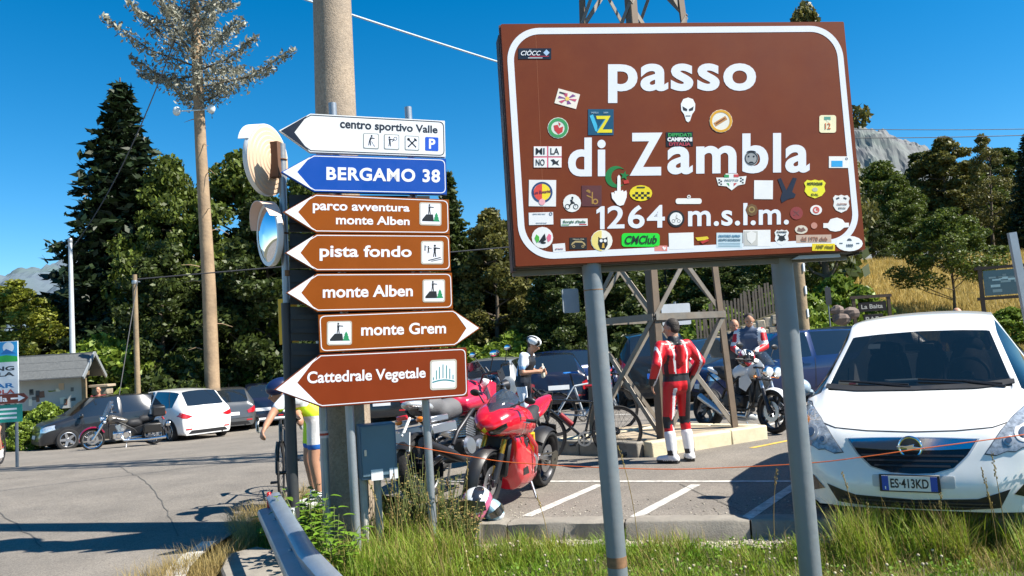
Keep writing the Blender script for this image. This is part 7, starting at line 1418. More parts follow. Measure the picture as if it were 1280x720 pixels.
def person(label, loc, heading, J, clothes, hscale=1., skinm=skin, hair='short', helmet=None, voxel=.013, group=None, faceextra=True):
    t = T('person', label, 'person', loc, heading, group, hscale); g = lambda k: V(J[k])
    D_ = dict(pelvis=(0, 0, .93), waist=(0, 0, 1.06), chest=(0, 0, 1.30), neck=(0, 0, 1.47), head=(.02, 0, 1.63), hx=(1, 0, 0)); D_.update(J); J = D_
    hx = V(J['hx']).normalized(); hd_ = V(J['head']); up = (hd_-V(J['neck'])); up = (up - hx*up.dot(hx)).normalized(); R_ = Matrix((hx, up.cross(hx), up)).transposed(); hl = lambda x, y, z: hd_ + R_ @ V((x, y, z))
    b = MB(); b.ell(hl(-.005, 0, .02), (.098, .078, .10), 16, 12, R=R_); b.ell(hl(.022, 0, -.045), (.066, .058, .068), 14, 10, R=R_); b.ell(hl(.05, 0, -.085), (.03, .032, .022), 10, 8, R=R_)
    b.cap(hl(.088, 0, .005), hl(.112, 0, -.028), .010, .015, 8); b.ell(hl(.082, 0, -.058), (.016, .026, .012), 8, 6, R=R_); b.cap(hl(.07, .03, .03), hl(.07, -.03, .03), .022, .022, 8)
    for s in (1, -1): b.ell(hl(-.005, s*.08, -.01), (.02, .012, .032), 8, 6, R=R_)
    n, c, w, p = (V(J[k]) for k in ('neck', 'chest', 'waist', 'pelvis')); b.cap(hl(-.02, 0, -.05), n+V((0, 0, -.02)), .056, .062)
    def torso(m_, e):
        ax = (V(J['shL'])-V(J['shR'])).normalized(); m_.cap(c+ax*.085, c-ax*.085, .118+e, .118+e); m_.cap((V(J['shL'])*.86+n*.14)-V((0, 0, .03)), (V(J['shR'])*.86+n*.14)-V((0, 0, .03)), .065+e, .065+e)
        m_.cap(c+ax*.05, w+ax*.05, .115+e, .10+e); m_.cap(c-ax*.05, w-ax*.05, .115+e, .10+e)
    def hips(m_, e):
        ax = (V(J['hipL'])-V(J['hipR'])).normalized(); m_.cap(w+ax*.045, p+ax*.06, .104+e, .115+e); m_.cap(w-ax*.045, p-ax*.06, .104+e, .115+e)
    def arm(m_, s, e, upto='w', r=(.052, .042, .030)):
        a, el, wr = (V(J[k+s]) for k in ('sh', 'el', 'wr')); m_.cap(a, el, r[0]+e, r[1]+e)
        if upto == 'w': m_.cap(el, wr, r[1]+e, r[2]+e*1.2)
        elif upto == 'half': pass
    def leg(m_, s, e, to=1.): h_, k_, a = (V(J[k+s]) for k in ('hip', 'kn', 'an')); m_.cap(h_, k_, .085+e, .056+e); (m_.cap(k_, k_.lerp(a, to), .056+e, .056+(-.018)*to+e) if to > 0 else None)
    torso(b, 0); hips(b, 0)
    for s in 'LR':
        arm(b, s, 0); leg(b, s, 0); wr, el = V(J['wr'+s]), V(J['el'+s]); hdv = V(J.get('hd'+s, tuple(wr-el))); hand(b, wr, hdv, V(J.get('th'+s, (1, 0, .2))), J.get('curl', .5))
        a = V(J['an'+s]); tf = V(J.get('ft'+s, (1, 0, 0))).normalized(); b.cap(a+V((0, 0, -.03)), a+tf*.15+V((0, 0, -.05)), .038, .028)
    blob(b, 'body', skinm, t, voxel, 2)
    for nm, mats, spec, cf in clothes:
        m_ = MB()
        for op in spec:
            k, e = op[0], op[1]
            if k == 'torso': torso(m_, e)
            elif k == 'hips': hips(m_, e)
            elif k == 'arms': [arm(m_, s, e) for s in 'LR']
            elif k == 'sleeves': [m_.cap(V(J['sh'+s]), V(J['sh'+s]).lerp(V(J['el'+s]), .7), .055+e, .05+e) for s in 'LR']
            elif k == 'legs': [leg(m_, s, e, op[2] if len(op) > 2 else 1.) for s in 'LR']
            elif k == 'shorts': [m_.cap(V(J['hip'+s]), V(J['hip'+s]).lerp(V(J['kn'+s]), op[2]), .087+e, .087-.028*op[2]+e) for s in 'LR']
            elif k == 'collar': m_.cap(n+V((0, 0, -.04)), n+V((0, 0, .01)), .075+e, .068+e)
            elif k == 'hump': m_.cap(c+V((-.13, 0, .10)), c+V((-.13, 0, -.08)), .05, .04)
            elif k == 'boots':
                for s in 'LR':
                    a, kn = V(J['an'+s]), V(J['kn'+s]); tf = V(J.get('ft'+s, (1, 0, 0))).normalized(); m_.cap(a, a.lerp(kn, op[2]), .048+e, .06+e); m_.cap(a+V((0, 0, -.035))-tf*.03, a+tf*.17+V((0, 0, -.05)), .045+e, .035+e); m_.box(a+tf*.06+V((0, 0, -.082)), (.27, .085, .02), rz=math.atan2(tf.y, tf.x))
            elif k == 'gloves':
                for s in 'LR': m_.cap(V(J['wr'+s]), V(J['wr'+s])+(V(J['wr'+s])-V(J['el'+s])).normalized()*.05, .034+e, .04+e)
        blob(m_, nm, mats, t, voxel, 2, cf)
    if hair:
        m_ = MB(); z0 = {'short': .0, 'bald': None, 'full': 0}[hair]
        if z0 is not None: m_.ell(hl(-.02, 0, .035), (.092, .082, .092), 16, 10, R=R_); m_.ell(hl(-.045, 0, -.01), (.06, .076, .07), 14, 8, R=R_); blob(m_, 'hair', hair_m, t, .012, 2)
        else: m_.ell(hl(-.05, 0, -.02), (.055, .079, .045), 14, 8, R=R_); blob(m_, 'hair_fringe', hair_m, t, .012, 2)
    if faceextra:
        for s in (1, -1):
            m_ = MB(); m_.ell(hl(.082, s*.031, .006), (.010, .013, .008), 8, 6, R=R_); o = P(m_, 'eye', P_('e8e4e0', rough=.2), t); m_ = MB(); m_.ell(hl(.0905, s*.031, .006), (.004, .006, .006), 8, 6, R=R_); P(m_, 'pupil', P_('1a1410', rough=.1), o)
            m_ = MB(); m_.cap(hl(.094, s*.018, .026), hl(.084, s*.047, .026), .0045, .0035, 6); P(m_, 'eyebrow', hair_m, t)
    if helmet == 'bike':
        m_ = MB(); m_.ell(hl(-.015, 0, .06), (.135, .10, .085), 20, 12, R=R_); 
        def cf_(cn, nn): return 1 if abs((cn-hl(0, 0, .06)).dot(R_.col[1])*9 % 1-.5) < .17 else 0
        blob(m_, 'cycling_helmet', [P_('dfe3e6', rough=.3), P_('1a1b1e', rough=.3)], t, .010, 1, cf_)
    elif helmet in ('dark', 'blue'): m_ = MB(); m_.ell(hl(-.015, 0, .06), (.135, .10, .085), 20, 12, R=R_); blob(m_, 'cycling_helmet', black if helmet == 'dark' else P_('16244c', rough=.35), t, .012, 1)
    return t
red, wh, bk = M('red_leather', (.56, .012, .018), rough=.4, var=.1, bump=.15, bscale=30), M('white_leather', (.72, .72, .72), rough=.45, var=.08, bump=.1), M('black_leather_suit', (.015, .015, .017), rough=.45, var=.1, bump=.2)
# rider in the red and white racing suit, seen from behind
def cj(c, n):
    y, z = abs(c.y), c.z
    if z < 1.075 and y < .24: return 2
    if y > .245: return 1 if abs(y-.30-.05*(1.2-z)) < .012 else (2 if z < 1.03 else 0)
    if c.x < 0 and .070 < y-.08*(z-1.1) < .092: return 1
    if z > 1.42 and y < .09: return 2
    if c.x < 0 and .15 < y < .175 and z < 1.3: return 2
    return 0
def ct(c, n):
    if c.z > .98: return 2
    if c.y < 0: return 0 if (c.y > -.075 and c.z > .55) or .38 < c.z < .46 else 2
    if .42 < c.z < .56 and c.x > -.02: return 2
    if .080 < c.y < .122 and c.z < .9: return 1
    return 0
def cb(c, n): return 1 if (.1 < c.z < .16 and abs(n.y) > .5) or c.z < .035 else 0
bl = gnd(853, 577)
J1 = dict(shL=(0, .20, 1.42), shR=(0, -.20, 1.42), elL=(-.10, .34, 1.20), elR=(-.08, -.33, 1.20), wrL=(.06, .31, .98), wrR=(.10, -.26, 1.0), hipL=(0, .095, .92), hipR=(0, -.095, .92), knL=(.05, .13, .50), knR=(.04, -.11, .50), anL=(-.02, .15, .09), anR=(-.03, -.10, .09), ftL=(.85, .5, 0), ftR=(.9, -.4, 0), hx=(.9, .42, -.1), thL=(.8, -.4, 0), thR=(.8, .4, 0), hdL=(.2, -.05, -1), hdR=(.3, .1, -1), curl=.6)
person('motorcyclist in a red and white racing suit seen from behind', (bl.x, bl.y, 0), hd(-.42, .9), J1, [('racing_jacket', [red, wh, bk], [('torso', .02), ('arms', .018), ('collar', .012), ('hump', 0)], cj), ('racing_trousers', [red, wh, bk], [('hips', .012), ('legs', .012)], ct), ('boot', [wh, bk], [('boots', .012, .62)], cb)], .985, hair='short', voxel=.0115)
# the two riders by the naked bike
bmt = at(922, 460, 14.6)
def cA(c, n): return 1 if (abs(c.y) < .13 and c.x > .03 and c.z < 1.38) else (2 if .235 < abs(c.y) < .27 and c.z > 1.2 else 0)
J2 = dict(shL=(0, .20, 1.43), shR=(0, -.20, 1.43), elL=(.08, .30, 1.16), elR=(.12, -.25, 1.20), wrL=(.24, .10, 1.12), wrR=(.24, -.06, 1.36), hipL=(0, .095, .92), hipR=(0, -.095, .92), knL=(.03, .12, .5), knR=(.03, -.12, .5), anL=(0, .12, .09), anR=(0, -.12, .09), hx=(.95, .1, -.2), hdR=(.1, .3, 1), thR=(0, 1, 0), curl=1.0)
person('bald motorcyclist in a black and grey jacket with one hand raised to his chin', (bmt.x, bmt.y, 0), hd(-.12, -.99), J2, [('biker_jacket', [bk, P_('4c525a', rough=.6), P_('c8ccd0')], [('torso', .025), ('arms', .02), ('collar', .014)], cA), ('biker_trousers', [P_('2c2e33', rough=.7)], [('hips', .012), ('legs', .014)], None), ('boot', [bk, bk], [('boots', .01, .5)], None)], 1.0, hair='bald', voxel=.015)
bmt = at(941, 460, 14.3)
def cB(c, n): return 0 if abs(c.y) < .15 else (2 if abs(c.y) < .2 or (c.z*5) % 1 < .3 else 1)
J3 = dict(shL=(.02, .20, 1.42), shR=(.02, -.20, 1.42), elL=(.12, .27, 1.16), elR=(.12, -.27, 1.16), wrL=(.32, .14, 1.08), wrR=(.32, -.12, 1.08), hipL=(0, .095, .92), hipR=(0, -.095, .92), knL=(.03, .12, .5), knR=(.03, -.12, .5), anL=(0, .12, .09), anR=(0, -.12, .09), hx=(.85, .2, -.55), head=(.06, .02, 1.62), curl=.8)
person('motorcyclist in a blue-grey jacket with red and white sleeves looking down', (bmt.x, bmt.y, .04), hd(-.5, -.87), J3, [('biker_jacket', [P_('46536a', rough=.6), red, wh], [('torso', .025), ('arms', .02), ('collar', .016)], cB), ('biker_trousers', [bk], [('hips', .012), ('legs', .014)], None), ('boot', [bk, bk], [('boots', .01, .5)], None)], 1.03, hair='short', voxel=.015)
# standing cyclist in white and blue with a helmet
cyp = at(655, 500, 13.4)
def cC(c, n): return 1 if c.x > -.03 and abs(c.y) < .16 and c.z < 1.36 else (2 if c.z > 1.2 and abs(c.y) > .1 else 0)
lb_, lw = P_('86b4e0', rough=.6), P_('dfe6ee', rough=.6)
J4 = dict(waist=(.02, 0, 1.04), chest=(.09, 0, 1.26), neck=(.16, 0, 1.42), head=(.23, 0, 1.54), shL=(.10, .19, 1.37), shR=(.10, -.19, 1.37), elL=(.10, .24, 1.10), elR=(.08, -.25, 1.09), wrL=(.32, .12, 1.08), wrR=(.32, -.12, 1.10), hipL=(0, .09, .9), hipR=(0, -.09, .9), knL=(.04, .11, .48), knR=(.05, -.10, .48), anL=(-.02, .11, .09), anR=(.0, -.10, .09), hx=(.9, 0, -.42), curl=1.1, thL=(0, -.3, 1), thR=(0, .3, 1))
tc_ = person('standing cyclist in a white and light blue kit with a black and white helmet', (cyp.x, cyp.y, H(cyp.x, cyp.y)), hd(.93, -.35), J4, [('cycling_jersey', [lb_, P_('1a1c22', rough=.6), lw], [('torso', .012), ('sleeves', .008)], cC), ('cycling_tights', [P_('1c2430', rough=.5), lw], [('hips', .006), ('shorts', .006, .85)], lambda c, n: 1 if c.z < .86 and c.y < -.06 else 0), ('shoe', [wh, bk], [('boots', .0, .1)], None)], 1.0, helmet='bike', voxel=.013)
m_ = MB(); m_.cap((.37, -.02, 1.02), (.37, -.02, 1.16), .036, .03); m_.cap((.37, -.02, 1.18), (.37, -.02, 1.21), .015, .013); 
o = P(m_, 'water_bottle', P_('d8d4c4')); o.location = tc_.location; o.rotation_euler = tc_.rotation_euler; tag(o, 'pale water bottle held by the standing cyclist', 'bottle')
# cyclist in lime shorts bending over his handlebar
lp = V((gnd(394, 636).x, gnd(394, 636).y+.1, 0))
lime = P_('c8f020', rough=.6)
J5 = dict(pelvis=(0, 0, .92), waist=(.10, 0, 1.03), chest=(.19, 0, 1.12), neck=(.28, .02, 1.17), head=(.34, .04, 1.19), shL=(.24, .18, 1.16), shR=(.24, -.18, 1.16), elL=(.42, .22, 1.02), elR=(.34, -.24, 1.02), wrL=(.56, .30, .90), wrR=(.20, -.10+.36, .93), hipL=(0, .09, .88), hipR=(0, -.09, .88), knL=(.03, .11, .48), knR=(.06, -.10, .48), anL=(-.02, .11, .09), anR=(.0, -.10, .09), hx=(.95, .1, -.3), curl=1.2, thL=(0, -1, .3), thR=(0, 1, .3))
J5['elL'] = (.42, .26, 1.0); J5['wrL'] = (.50, .34, .88); J5['elR'] = (.20, .0, 1.02); J5['wrR'] = (.16, .24, .93)
def cS(c, n): return 2 if c.z < .64 else (0 if (c.x > -.02 and abs(c.y) < .115) or c.z > .93 else 1)
person('cyclist in lime yellow and white shorts with blue hems leaning over a bicycle', (lp.x, lp.y, 0), hd(-.93, -.36), J5, [('cycling_jersey', [P_('e6ecf0', rough=.6), P_('24407c', rough=.6), lime], [('torso', .012), ('sleeves', .008)], lambda c, n: 2 if c.z < 1.03 else (1 if abs(c.y) > .17 and c.z > 1.17 else 0)), ('cycling_shorts', [lime, wh, P_('2468c0', rough=.6)], [('hips', .008), ('shorts', .008, .62)], cS), ('shoe', [wh, bk], [('boots', .0, .1)], None)], 1.0, helmet='blue', voxel=.013)
# rider at the left edge
lq = V((bp4.x, bp4.y, H(bp4.x, bp4.y)))
J6 = dict(pelvis=(-.2, 0, 1.0), waist=(-.10, 0, 1.10), chest=(.08, 0, 1.24), neck=(.2, 0, 1.36), head=(.30, 0, 1.45), shL=(.12, .18, 1.30), shR=(.12, -.18, 1.30), elL=(.26, .23, 1.10), elR=(.26, -.23, 1.10), wrL=(.42, .22, .97), wrR=(.42, -.22, .97), hipL=(-.18, .09, .97), hipR=(-.18, -.09, .97), knL=(.10, .11, .66), knR=(.14, -.11, .74), anL=(-.14, .10, .24), anR=(.0, -.10, .38), hx=(.95, 0, -.2), curl=1.3)
person('racing cyclist in dark kit cut off by the left picture edge', tuple(lq), hd(.3, -.95), J6, [('cycling_jersey', [P_('3a2038', rough=.6)], [('torso', .012), ('sleeves', .008)], None), ('cycling_shorts', [P_('18181c', rough=.6)], [('hips', .008), ('shorts', .008, .6)], None), ('shoe', [wh, bk], [('boots', .0, .1)], None)], 1.0, helmet='dark', voxel=.016)
# bystanders mostly hidden behind cars
J7 = dict(shL=(0, .2, 1.42), shR=(0, -.2, 1.42), elL=(.0, .25, 1.15), elR=(.0, -.25, 1.15), wrL=(.1, .24, .9), wrR=(.1, -.24, .9), hipL=(0, .09, .92), hipR=(0, -.09, .92), knL=(.02, .1, .5), knR=(.02, -.1, .5), anL=(0, .1, .09), anR=(0, -.1, .09))
for px, Y, hz_, lb, hr, c_, rz in ((1196, 12.6, 386, 'bald man whose head just shows above the white people carrier', 'bald', '4a4c50', 1.2), (973, 19.4, 404, 'dark-haired person standing beyond the blue hatchback by the stone wall', 'short', '6a5040', -1.6), (123, 27.2, 484, 'dark-haired person standing behind the dark hatchback at the left', 'short', '7a3030', -1.4)):
    q = at(px, hz_, Y); z = H(q.x, q.y); person(lb, (q.x, q.y, z), rz, J7, [('shirt', [P_(c_, rough=.8)], [('torso', .015), ('sleeves', .012)], None), ('trousers', [P_('2a2e3a', rough=.8)], [('hips', .012), ('legs', .014)], None)], (q.z-z)/1.73, hair=hr, voxel=.02)

# helmets
def full_helmet(label, loc, rz, cols, sc=1., tilt=0.):
    t = T('motorcycle_helmet', label, 'helmet', loc, rz, None, sc); t.rotation_euler = (tilt, 0, rz)
    m_ = MB(); m_.ell((0, 0, .13), (.145, .118, .125), 22, 14); m_.ell((.06, 0, .075), (.095, .085, .07), 16, 10)
    def cf(c, n): return (int((c.z*14+c.x*9+sin(c.y*30)*.7) % 3)) if len(cols) > 2 else (1 if abs(c.y) < .03 or (.05 < c.z < .07) else 0)
    blob(m_, 'shell', cols, t, .009, 2, cf)
    m_ = shell([(-.10, .10), (-.095, .165), (0, .185), (.095, .165), (.10, .10), (0, .085)], lambda u, v: (.152*math.sqrt(max(.05, 1-(u/.125)**2)), u, v), .03, .004); P(m_, 'visor', glass_dark, t, smooth=60); return t
g_ = gnd(596, 640); full_helmet('patterned motorcycle helmet lying by the front wheel of the red motorcycle', (-.42, 7.12, .0), hd(-.3, -.95), [P_('cfd4da', rough=.2, coat=1), P_('22252c', rough=.2, coat=1), P_('b85a7c', rough=.2, coat=1), ], 1.2, 0)
full_helmet('pale blue helmet lying on the asphalt beside the patterned one', (-.26, 7.16, -.0), hd(.6, -.8), [P_('8fb4c4', rough=.2, coat=1), P_('dfe6ea', rough=.2, coat=1)], .8, .5)
q = at(933, 449, 12.3); full_helmet('white, red and black helmet resting on the tank of the naked motorcycle', (q.x, q.y, q.z-.14), hd(-.3, -.95), [P_('dfe2e4', rough=.2, coat=1), P_('16171a', rough=.2, coat=1), P_('c8202c', rough=.2, coat=1)], 1.15)
q = at(748, 462, 11.9); full_helmet('white helmet hung on the handlebar of the bicycle behind the tower', (q.x, q.y, q.z-.12), 2.4, [P_('c8d8e8', rough=.3), P_('e8eaec', rough=.3)], .9)
# ------------------------------------------------ grass and weeds
def gmat(n, c1, c2, isl=.35, tr=.35):
    m = M(n, c1, rough=.6, var=.25, scale=1.6, island=isl, trans=tr, dark=c2, dscale=2.2, damt=.8, spec=.3); return m
g_green = gmat('grass_green', (.15, .26, .02), (.30, .30, .035)); g_dry = gmat('grass_dry', (.42, .33, .12), (.26, .17, .07)); g_gold = gmat('meadow_gold', (.47, .35, .11), (.32, .26, .08)); g_leaf = gmat('weed_leaf', (.13, .26, .02), (.2, .3, .03), .3)
def blades(name, P0, hgt, wd, bend, mat, label, seg=3, parent=None):
    n = len(P0); a = rng.uniform(0, 2*pi, n); dx, dy = np.cos(a), np.sin(a); h = hgt; V_ = []
    for k in range(seg+1):
        t = k/seg; ox = P0[:, 0]+dx*bend*h*t**1.8; oy = P0[:, 1]+dy*bend*h*t**1.8; oz = P0[:, 2]+h*t*(1-.25*bend*t); w_ = wd*(1-t)**.7*.5 if k < seg else 0*wd
        if k < seg: V_ += [np.stack([ox-dy*w_, oy+dx*w_, oz], 1), np.stack([ox+dy*w_, oy-dx*w_, oz], 1)]
        else: V_ += [np.stack([ox, oy, oz], 1)]
    m_ = len(V_); v = np.stack(V_, 1).reshape(-1, 3); base = (np.arange(n)*m_)[:, None]
    quads = np.concatenate([base+np.array([2*k, 2*k+1, 2*k+3, 2*k+2]) for k in range(seg-1)]) if seg > 1 else np.zeros((0, 4), int)
    tris = base+np.array([2*seg-2, 2*seg-1, 2*seg]); me = bpy.data.meshes.new(name); me.vertices.add(len(v)); me.vertices.foreach_set('co', v.astype(np.float32).ravel())
    L = np.concatenate([quads.ravel(), tris.ravel()]).astype(np.int32); me.loops.add(len(L)); me.loops.foreach_set('vertex_index', L); me.polygons.add(len(quads)+len(tris))
    me.polygons.foreach_set('loop_start', np.concatenate([np.arange(len(quads))*4, len(quads)*4+np.arange(len(tris))*3]).astype(np.int32)); me.update(calc_edges=True); me.materials.append(mat)
    return tag(link(name, me, parent), label, kind='stuff')
rng = np.random.default_rng(21)
kA = np.array([K0.x, K0.y]); kN = np.array([kn.x, kn.y]); kD = np.array([kd.x, kd.y])
polyx = [(p.x, p.y) for p in VP[1:]]
def in_verge(x, y):
    d = (np.stack([x, y], 1)-kA) @ kN; t = (np.stack([x, y], 1)-kA) @ kD
    right = (d > .16) & (t > -.3); wedge = np.zeros(len(x), bool)
    pts = [(-2.5, 0), (-2.5, 8.1), (-2.4, 8.8), (-1.95, 9.1), (-1.35, 8.3), (-.95, 7.4), (kA[0], kA[1]-.1), (kA[0], 0)]
    j = len(pts)-1
    for i in range(len(pts)):
        xi, yi = pts[i]; xj, yj = pts[j]; c = ((yi > y) != (yj > y)) & (x < (xj-xi)*(y-yi)/(yj-yi+1e-9)+xi); wedge ^= c; j = i
    return (right | wedge) & ~((t > 9)), d, t
def vz(x, y): return np.array([verge_z(a, b) for a, b in zip(x, y)])
from mathutils import noise as _nz
def patch(x, y, s=1., o=0.): return np.array([_nz.noise(V((a*s, b*s, o))) for a, b in zip(x, y)])
def sow(n, x0, x1, y0, y1):
    x, y = rng.uniform(x0, x1, n), rng.uniform(y0, y1, n); ok, d, t = in_verge(x, y); return x[ok], y[ok], d[ok], t[ok]
x, y, d, t = sow(150000, -2.6, 6.5, 3.2, 9); gap = (d < .42) & (t > -.3) & (t < 2.9); k = ~gap | (rng.uniform(size=len(x)) < .12); apron = (x < -1.55) & (y < 6.9) & (x > -2.6) & (y > 3) & (x < -1.3-.0*y); k &= ~apron
x, y, d, t = x[k], y[k], d[k], t[k]; h = rng.uniform(.05, .15, len(x))*(1+.6*patch(x, y, .9)); blades('verge_grass', np.stack([x, y, vz(x, y)-.01], 1), h, rng.uniform(.004, .009, len(x)), rng.uniform(.2, .9, len(x)), g_green, 'short green grass covering the verge in the foreground')
x, y, d, t = sow(42000, -2.6, 6.5, 3.4, 9); k = (~((d < .36) & (t > -.3) & (t < 2.9))) & (patch(x, y, 1.1, 5) > -.1) & ~((x < -1.55) & (y < 6.9)); x, y = x[k], y[k]
blades('dry_verge_grass', np.stack([x, y, vz(x, y)-.01], 1), rng.uniform(.08, .24, len(x)), rng.uniform(.003, .006, len(x)), rng.uniform(.2, 1., len(x)), g_dry, 'dry straw-coloured grass mixed into the verge')
# taller tufts: left of the kerb, below the white car, around posts
def tuft(cx, cy, r, n, h0, h1): a, q = rng.uniform(0, 2*pi, n), r*np.sqrt(rng.uniform(size=n)); return np.stack([cx+np.cos(a)*q, cy+np.sin(a)*q, np.zeros(n)], 1), rng.uniform(h0, h1, n)
TF = []
for i in range(60): TF.append(tuft(rs(-1.45, -.45), rs(5.6, 7.3), .13, 100, .12, rs(.22, .5)))
for i in range(60):
    tt = 2.9+rs(0, 3.6); p = kp(tt, rs(.2, .9)); TF.append(tuft(p.x, p.y, .12, 120, .16, .44))
for i in range(26): p = kp(rs(-.1, 2.8), rs(.45, .9)); TF.append(tuft(p.x, p.y, .10, 70, .1, .24))
for i in range(30): TF.append(tuft(rs(-2.3, -1.5), rs(7.2, 8.5), .12, 90, .12, .35))
Pq = np.concatenate([a for a, b in TF]); hq = np.concatenate([b for a, b in TF]); Pq[:, 2] = vz(Pq[:, 0], Pq[:, 1])-.01
sel = rng.uniform(size=len(Pq)) < .76
blades('tall_grass', Pq[sel], hq[sel], rng.uniform(.004, .013, sel.sum()), rng.uniform(.15, .8, sel.sum()), g_green, 'tall green grass tufts beside the posts and before the white car', 4)
blades('tall_dry_grass', Pq[~sel], hq[~sel]*1.15, rng.uniform(.003, .006, (~sel).sum()), rng.uniform(.1, .7, (~sel).sum()), g_dry, 'tall dry grass stalks among the green tufts', 4)
# clover: leaves and heads
x, y, d, t = sow(26000, -1.6, 6.5, 3.4, 7.5); k = (patch(x, y, .8, 9) > -.05) & (d > .4); x, y = x[k], y[k]; z = vz(x, y)+rng.uniform(.03, .10, len(x))
o = leaves('clover_leaves', np.stack([x, y, z], 1), .022, g_leaf, -.4, None, elong=1.2); tag(o, 'clover leaves spreading between the grass blades', kind='stuff')
m_ = MB(); m_.ell((0, 0, .10), (.009, .009, .008), 7, 5); m_.tube([(0, 0, 0), (.003, 0, .1)], .0012, 3)
x, y, d, t = sow(800, -.8, 6.5, 3.6, 7); k = (patch(x, y, .8, 9) > 0) & (d > .45); q = list(zip(x[k], y[k], vz(x[k], y[k]))); qi = iter(q)
o = link('clover_flowers', scatter('clover_flowers', len(q), lambda: next(qi), (m_.v, m_.f), M('clover_white', (.38, .33, .22), rough=.8, island=.3), (.8, 1.3))); tag(o, 'small off-white clover heads dotting the verge', kind='stuff')
# seed stalks
random.seed(31)
for i in range(34):
    if i < 20: p = kp(2.4+rs(0, 3.8), rs(.12, .9))
    elif i < 30: p = V((rs(-1.4, -.5), rs(5.9, 7.2), 0))
    else: p = kp(rs(0, 2.6), rs(.3, .7))
    z = verge_z(p.x, p.y); hh = rs(.4, .85); bx_, by_ = rs(-.12, .12), rs(-.1, .1); m_ = MB(); L = [(p.x+bx_*t_*t_, p.y+by_*t_*t_, z+hh*t_) for t_ in np.linspace(0, 1, 7)]; m_.tube(L, [.0028]*5+[.0022, .001], 4)
    for j in range(14): t_ = .78+.22*j/14; m_.ell((p.x+bx_*t_*t_+rs(-.008, .008), p.y+by_*t_*t_+rs(-.008, .008), z+hh*t_), (.004, .004, .009), 5, 4)
    tag(P(m_, 'grass_stalk', g_dry, smooth=60), 'thin dry grass stalk gone to seed on the verge', 'grass stalk', 'seed stalks on the verge')
# leafy weeds by the barrier
def weed(label, c, hh, spread, ns, nl, size, mat, name='leafy_weed'):
    t = T(name, label, 'weed', c, rs(0, 6)); sb_ = MB(); vs, fs = [], []
    for i in range(ns):
        a = i*2.4+rs(-.3, .3); s = spread*rs(.3, 1); top = V((cos(a)*s, sin(a)*s, hh*rs(.65, 1.05))); L = [V((top.x*u**1.3, top.y*u**1.3, top.z*u)) for u in np.linspace(0, 1, 6)]; sb_.tube(L, [.006, .005, .005, .004, .003, .002], 5)
        for j in range(nl):
            u = .25+.75*(j+.5)/nl; p = V((top.x*u**1.3, top.y*u**1.3, top.z*u)); b = j*2.4+a; dr = V((cos(b), sin(b), rs(-.1, .35))).normalized(); sd_ = dr.cross(V((0, 0, 1))).normalized(); L_ = size*rs(.7, 1.25); o = len(vs); nn = sd_.cross(dr)
            pet = p+dr*L_*.35
            for f_, w_ in ((0, .05), (.25, .42), (.55, .40), (.8, .22), (1, 0)):
                cen = pet+dr*L_*f_+V((0, 0, -.25*L_*f_*f_)); vs += [cen-sd_*w_*L_*.62+nn*.08*L_*w_, cen-nn*.03*L_, cen+sd_*w_*L_*.62+nn*.08*L_*w_]
            for k in range(4): q = o+3*k; fs += [(q, q+1, q+4, q+3), (q+1, q+2, q+5, q+4)]
    P(sb_, 'stem', M('weed_stem', (.14, .17, .05), rough=.7), t); m_ = MB(); m_.add(vs, fs); P(m_, 'foliage', mat, t, smooth=60)['kind'] = 'stuff'; return t
random.seed(12)
for px, py, D, hh, sp, lb in ((392, 690, 6.2, .62, .3, 'leafy elder-like weed left of the first grey sign post'), (372, 640, 7.1, .55, .3, 'dark leafy weed at the foot of the mirror post'), (418, 700, 5.9, .55, .26, 'bright leafy weed right against the first grey sign post'), (428, 640, 7.3, .5, .28, 'leafy weed at the foot of the concrete pole'), (352, 640, 6.9, .45, .22, 'small leafy weed behind the end of the crash barrier'), (395, 730, 5.0, .4, .25, 'low leafy weed beside the crash barrier near the bottom edge')):
    p = at(px, py, D); z = verge_z(p.x, p.y); weed(lb, (p.x, p.y, z), hh, sp, 14, 11, .085, g_leaf)
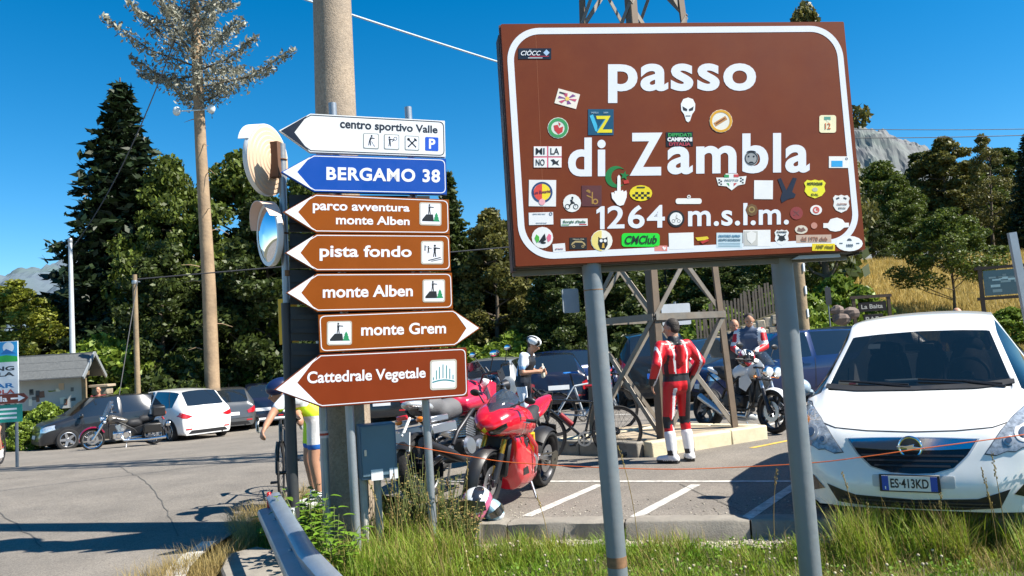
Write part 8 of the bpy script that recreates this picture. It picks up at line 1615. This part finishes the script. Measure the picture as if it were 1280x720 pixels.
for i, (px, py, D, hh, lb) in enumerate(((548, 650, 7.0, .62, 'dry brown weed clump left of the kerb end'), (500, 650, 7.1, .7, 'tall dry weed clump below the meter box'), (525, 640, 7.3, .75, 'dry twiggy weed in front of the touring motorcycle wheel'), (575, 655, 6.9, .5, 'dry weed beside the patterned helmet'), (560, 650, 7.05, .62, 'tall dry weed left of the red motorcycle front wheel'), (588, 655, 6.85, .42, 'short dry weed in front of the patterned helmet'))):
    p = at(px, py, D); weed(lb, (p.x, p.y, verge_z(p.x, p.y)), hh, .2, 22, 7, .03, g_dry, 'dry_weed')
# dry grass along the road edge near the barrier, and a fringe at the kerb island
x = rng.uniform(-3.0, -2.35, 9000); y = rng.uniform(5.6, 9.3, 9000); k = (x > -2.66+.18*np.sin(y*3)) ; x, y = x[k], y[k]
blades('roadside_grass', np.stack([x, y, vz(x, y)+.0], 1), rng.uniform(.06, .28, len(x)), rng.uniform(.003, .006, len(x)), rng.uniform(.3, 1., len(x)), g_dry, 'dry grass fringe between the road and the crash barrier')
# golden meadow on the right hillside
xs_ = list(np.arange(6, 70, .8)); ys_ = list(np.arange(27.6, 88, .8)); mb = MB(); mb.add(*grid(xs_, ys_, lambda x, y: H(x, y)+.02, lambda x, y: True)); tag(P(mb, 'meadow', grass_soil, smooth=60), kind='structure')
n = 110000; yy = 27.8+(rng.uniform(size=n)**1.5)*42; xx = rng.uniform(.30, .82, n)*yy; Z = np.array([H(a, b) for a, b in zip(xx, yy)])
blades('meadow_grass', np.stack([xx, yy, Z], 1), rng.uniform(.22, .6, n), rng.uniform(.02, .05, n), rng.uniform(.1, .6, n), g_gold, 'tall golden dry grass on the hillside at the right', 2)
n = 26000; yy = 27.6+rng.uniform(size=n)**2*10; xx = rng.uniform(.30, .82, n)*yy; Z = np.array([H(a, b) for a, b in zip(xx, yy)])
blades('meadow_edge_grass', np.stack([xx, yy, Z], 1), rng.uniform(.15, .4, n), rng.uniform(.02, .04, n), rng.uniform(.1, .6, n), g_green, 'greener grass at the foot of the golden meadow', 2)
# small litter: stones and leaves on the asphalt near the kerb
t_ = MB(); t_.ell((0, 0, .003), (.012, .009, .006), 6, 4)
def grit():
    while True:
        p = kp(rs(-.2, 6), -rs(.12, .9)**1.5); return (p.x, p.y, .0)
o = link('grit', scatter('grit', 700, grit, (t_.v, t_.f), M('grit_m', (.3, .27, .22), rough=.95, island=.5), (.3, 1.1))); tag(o, 'loose grit gathered on the asphalt behind the kerb', kind='stuff')
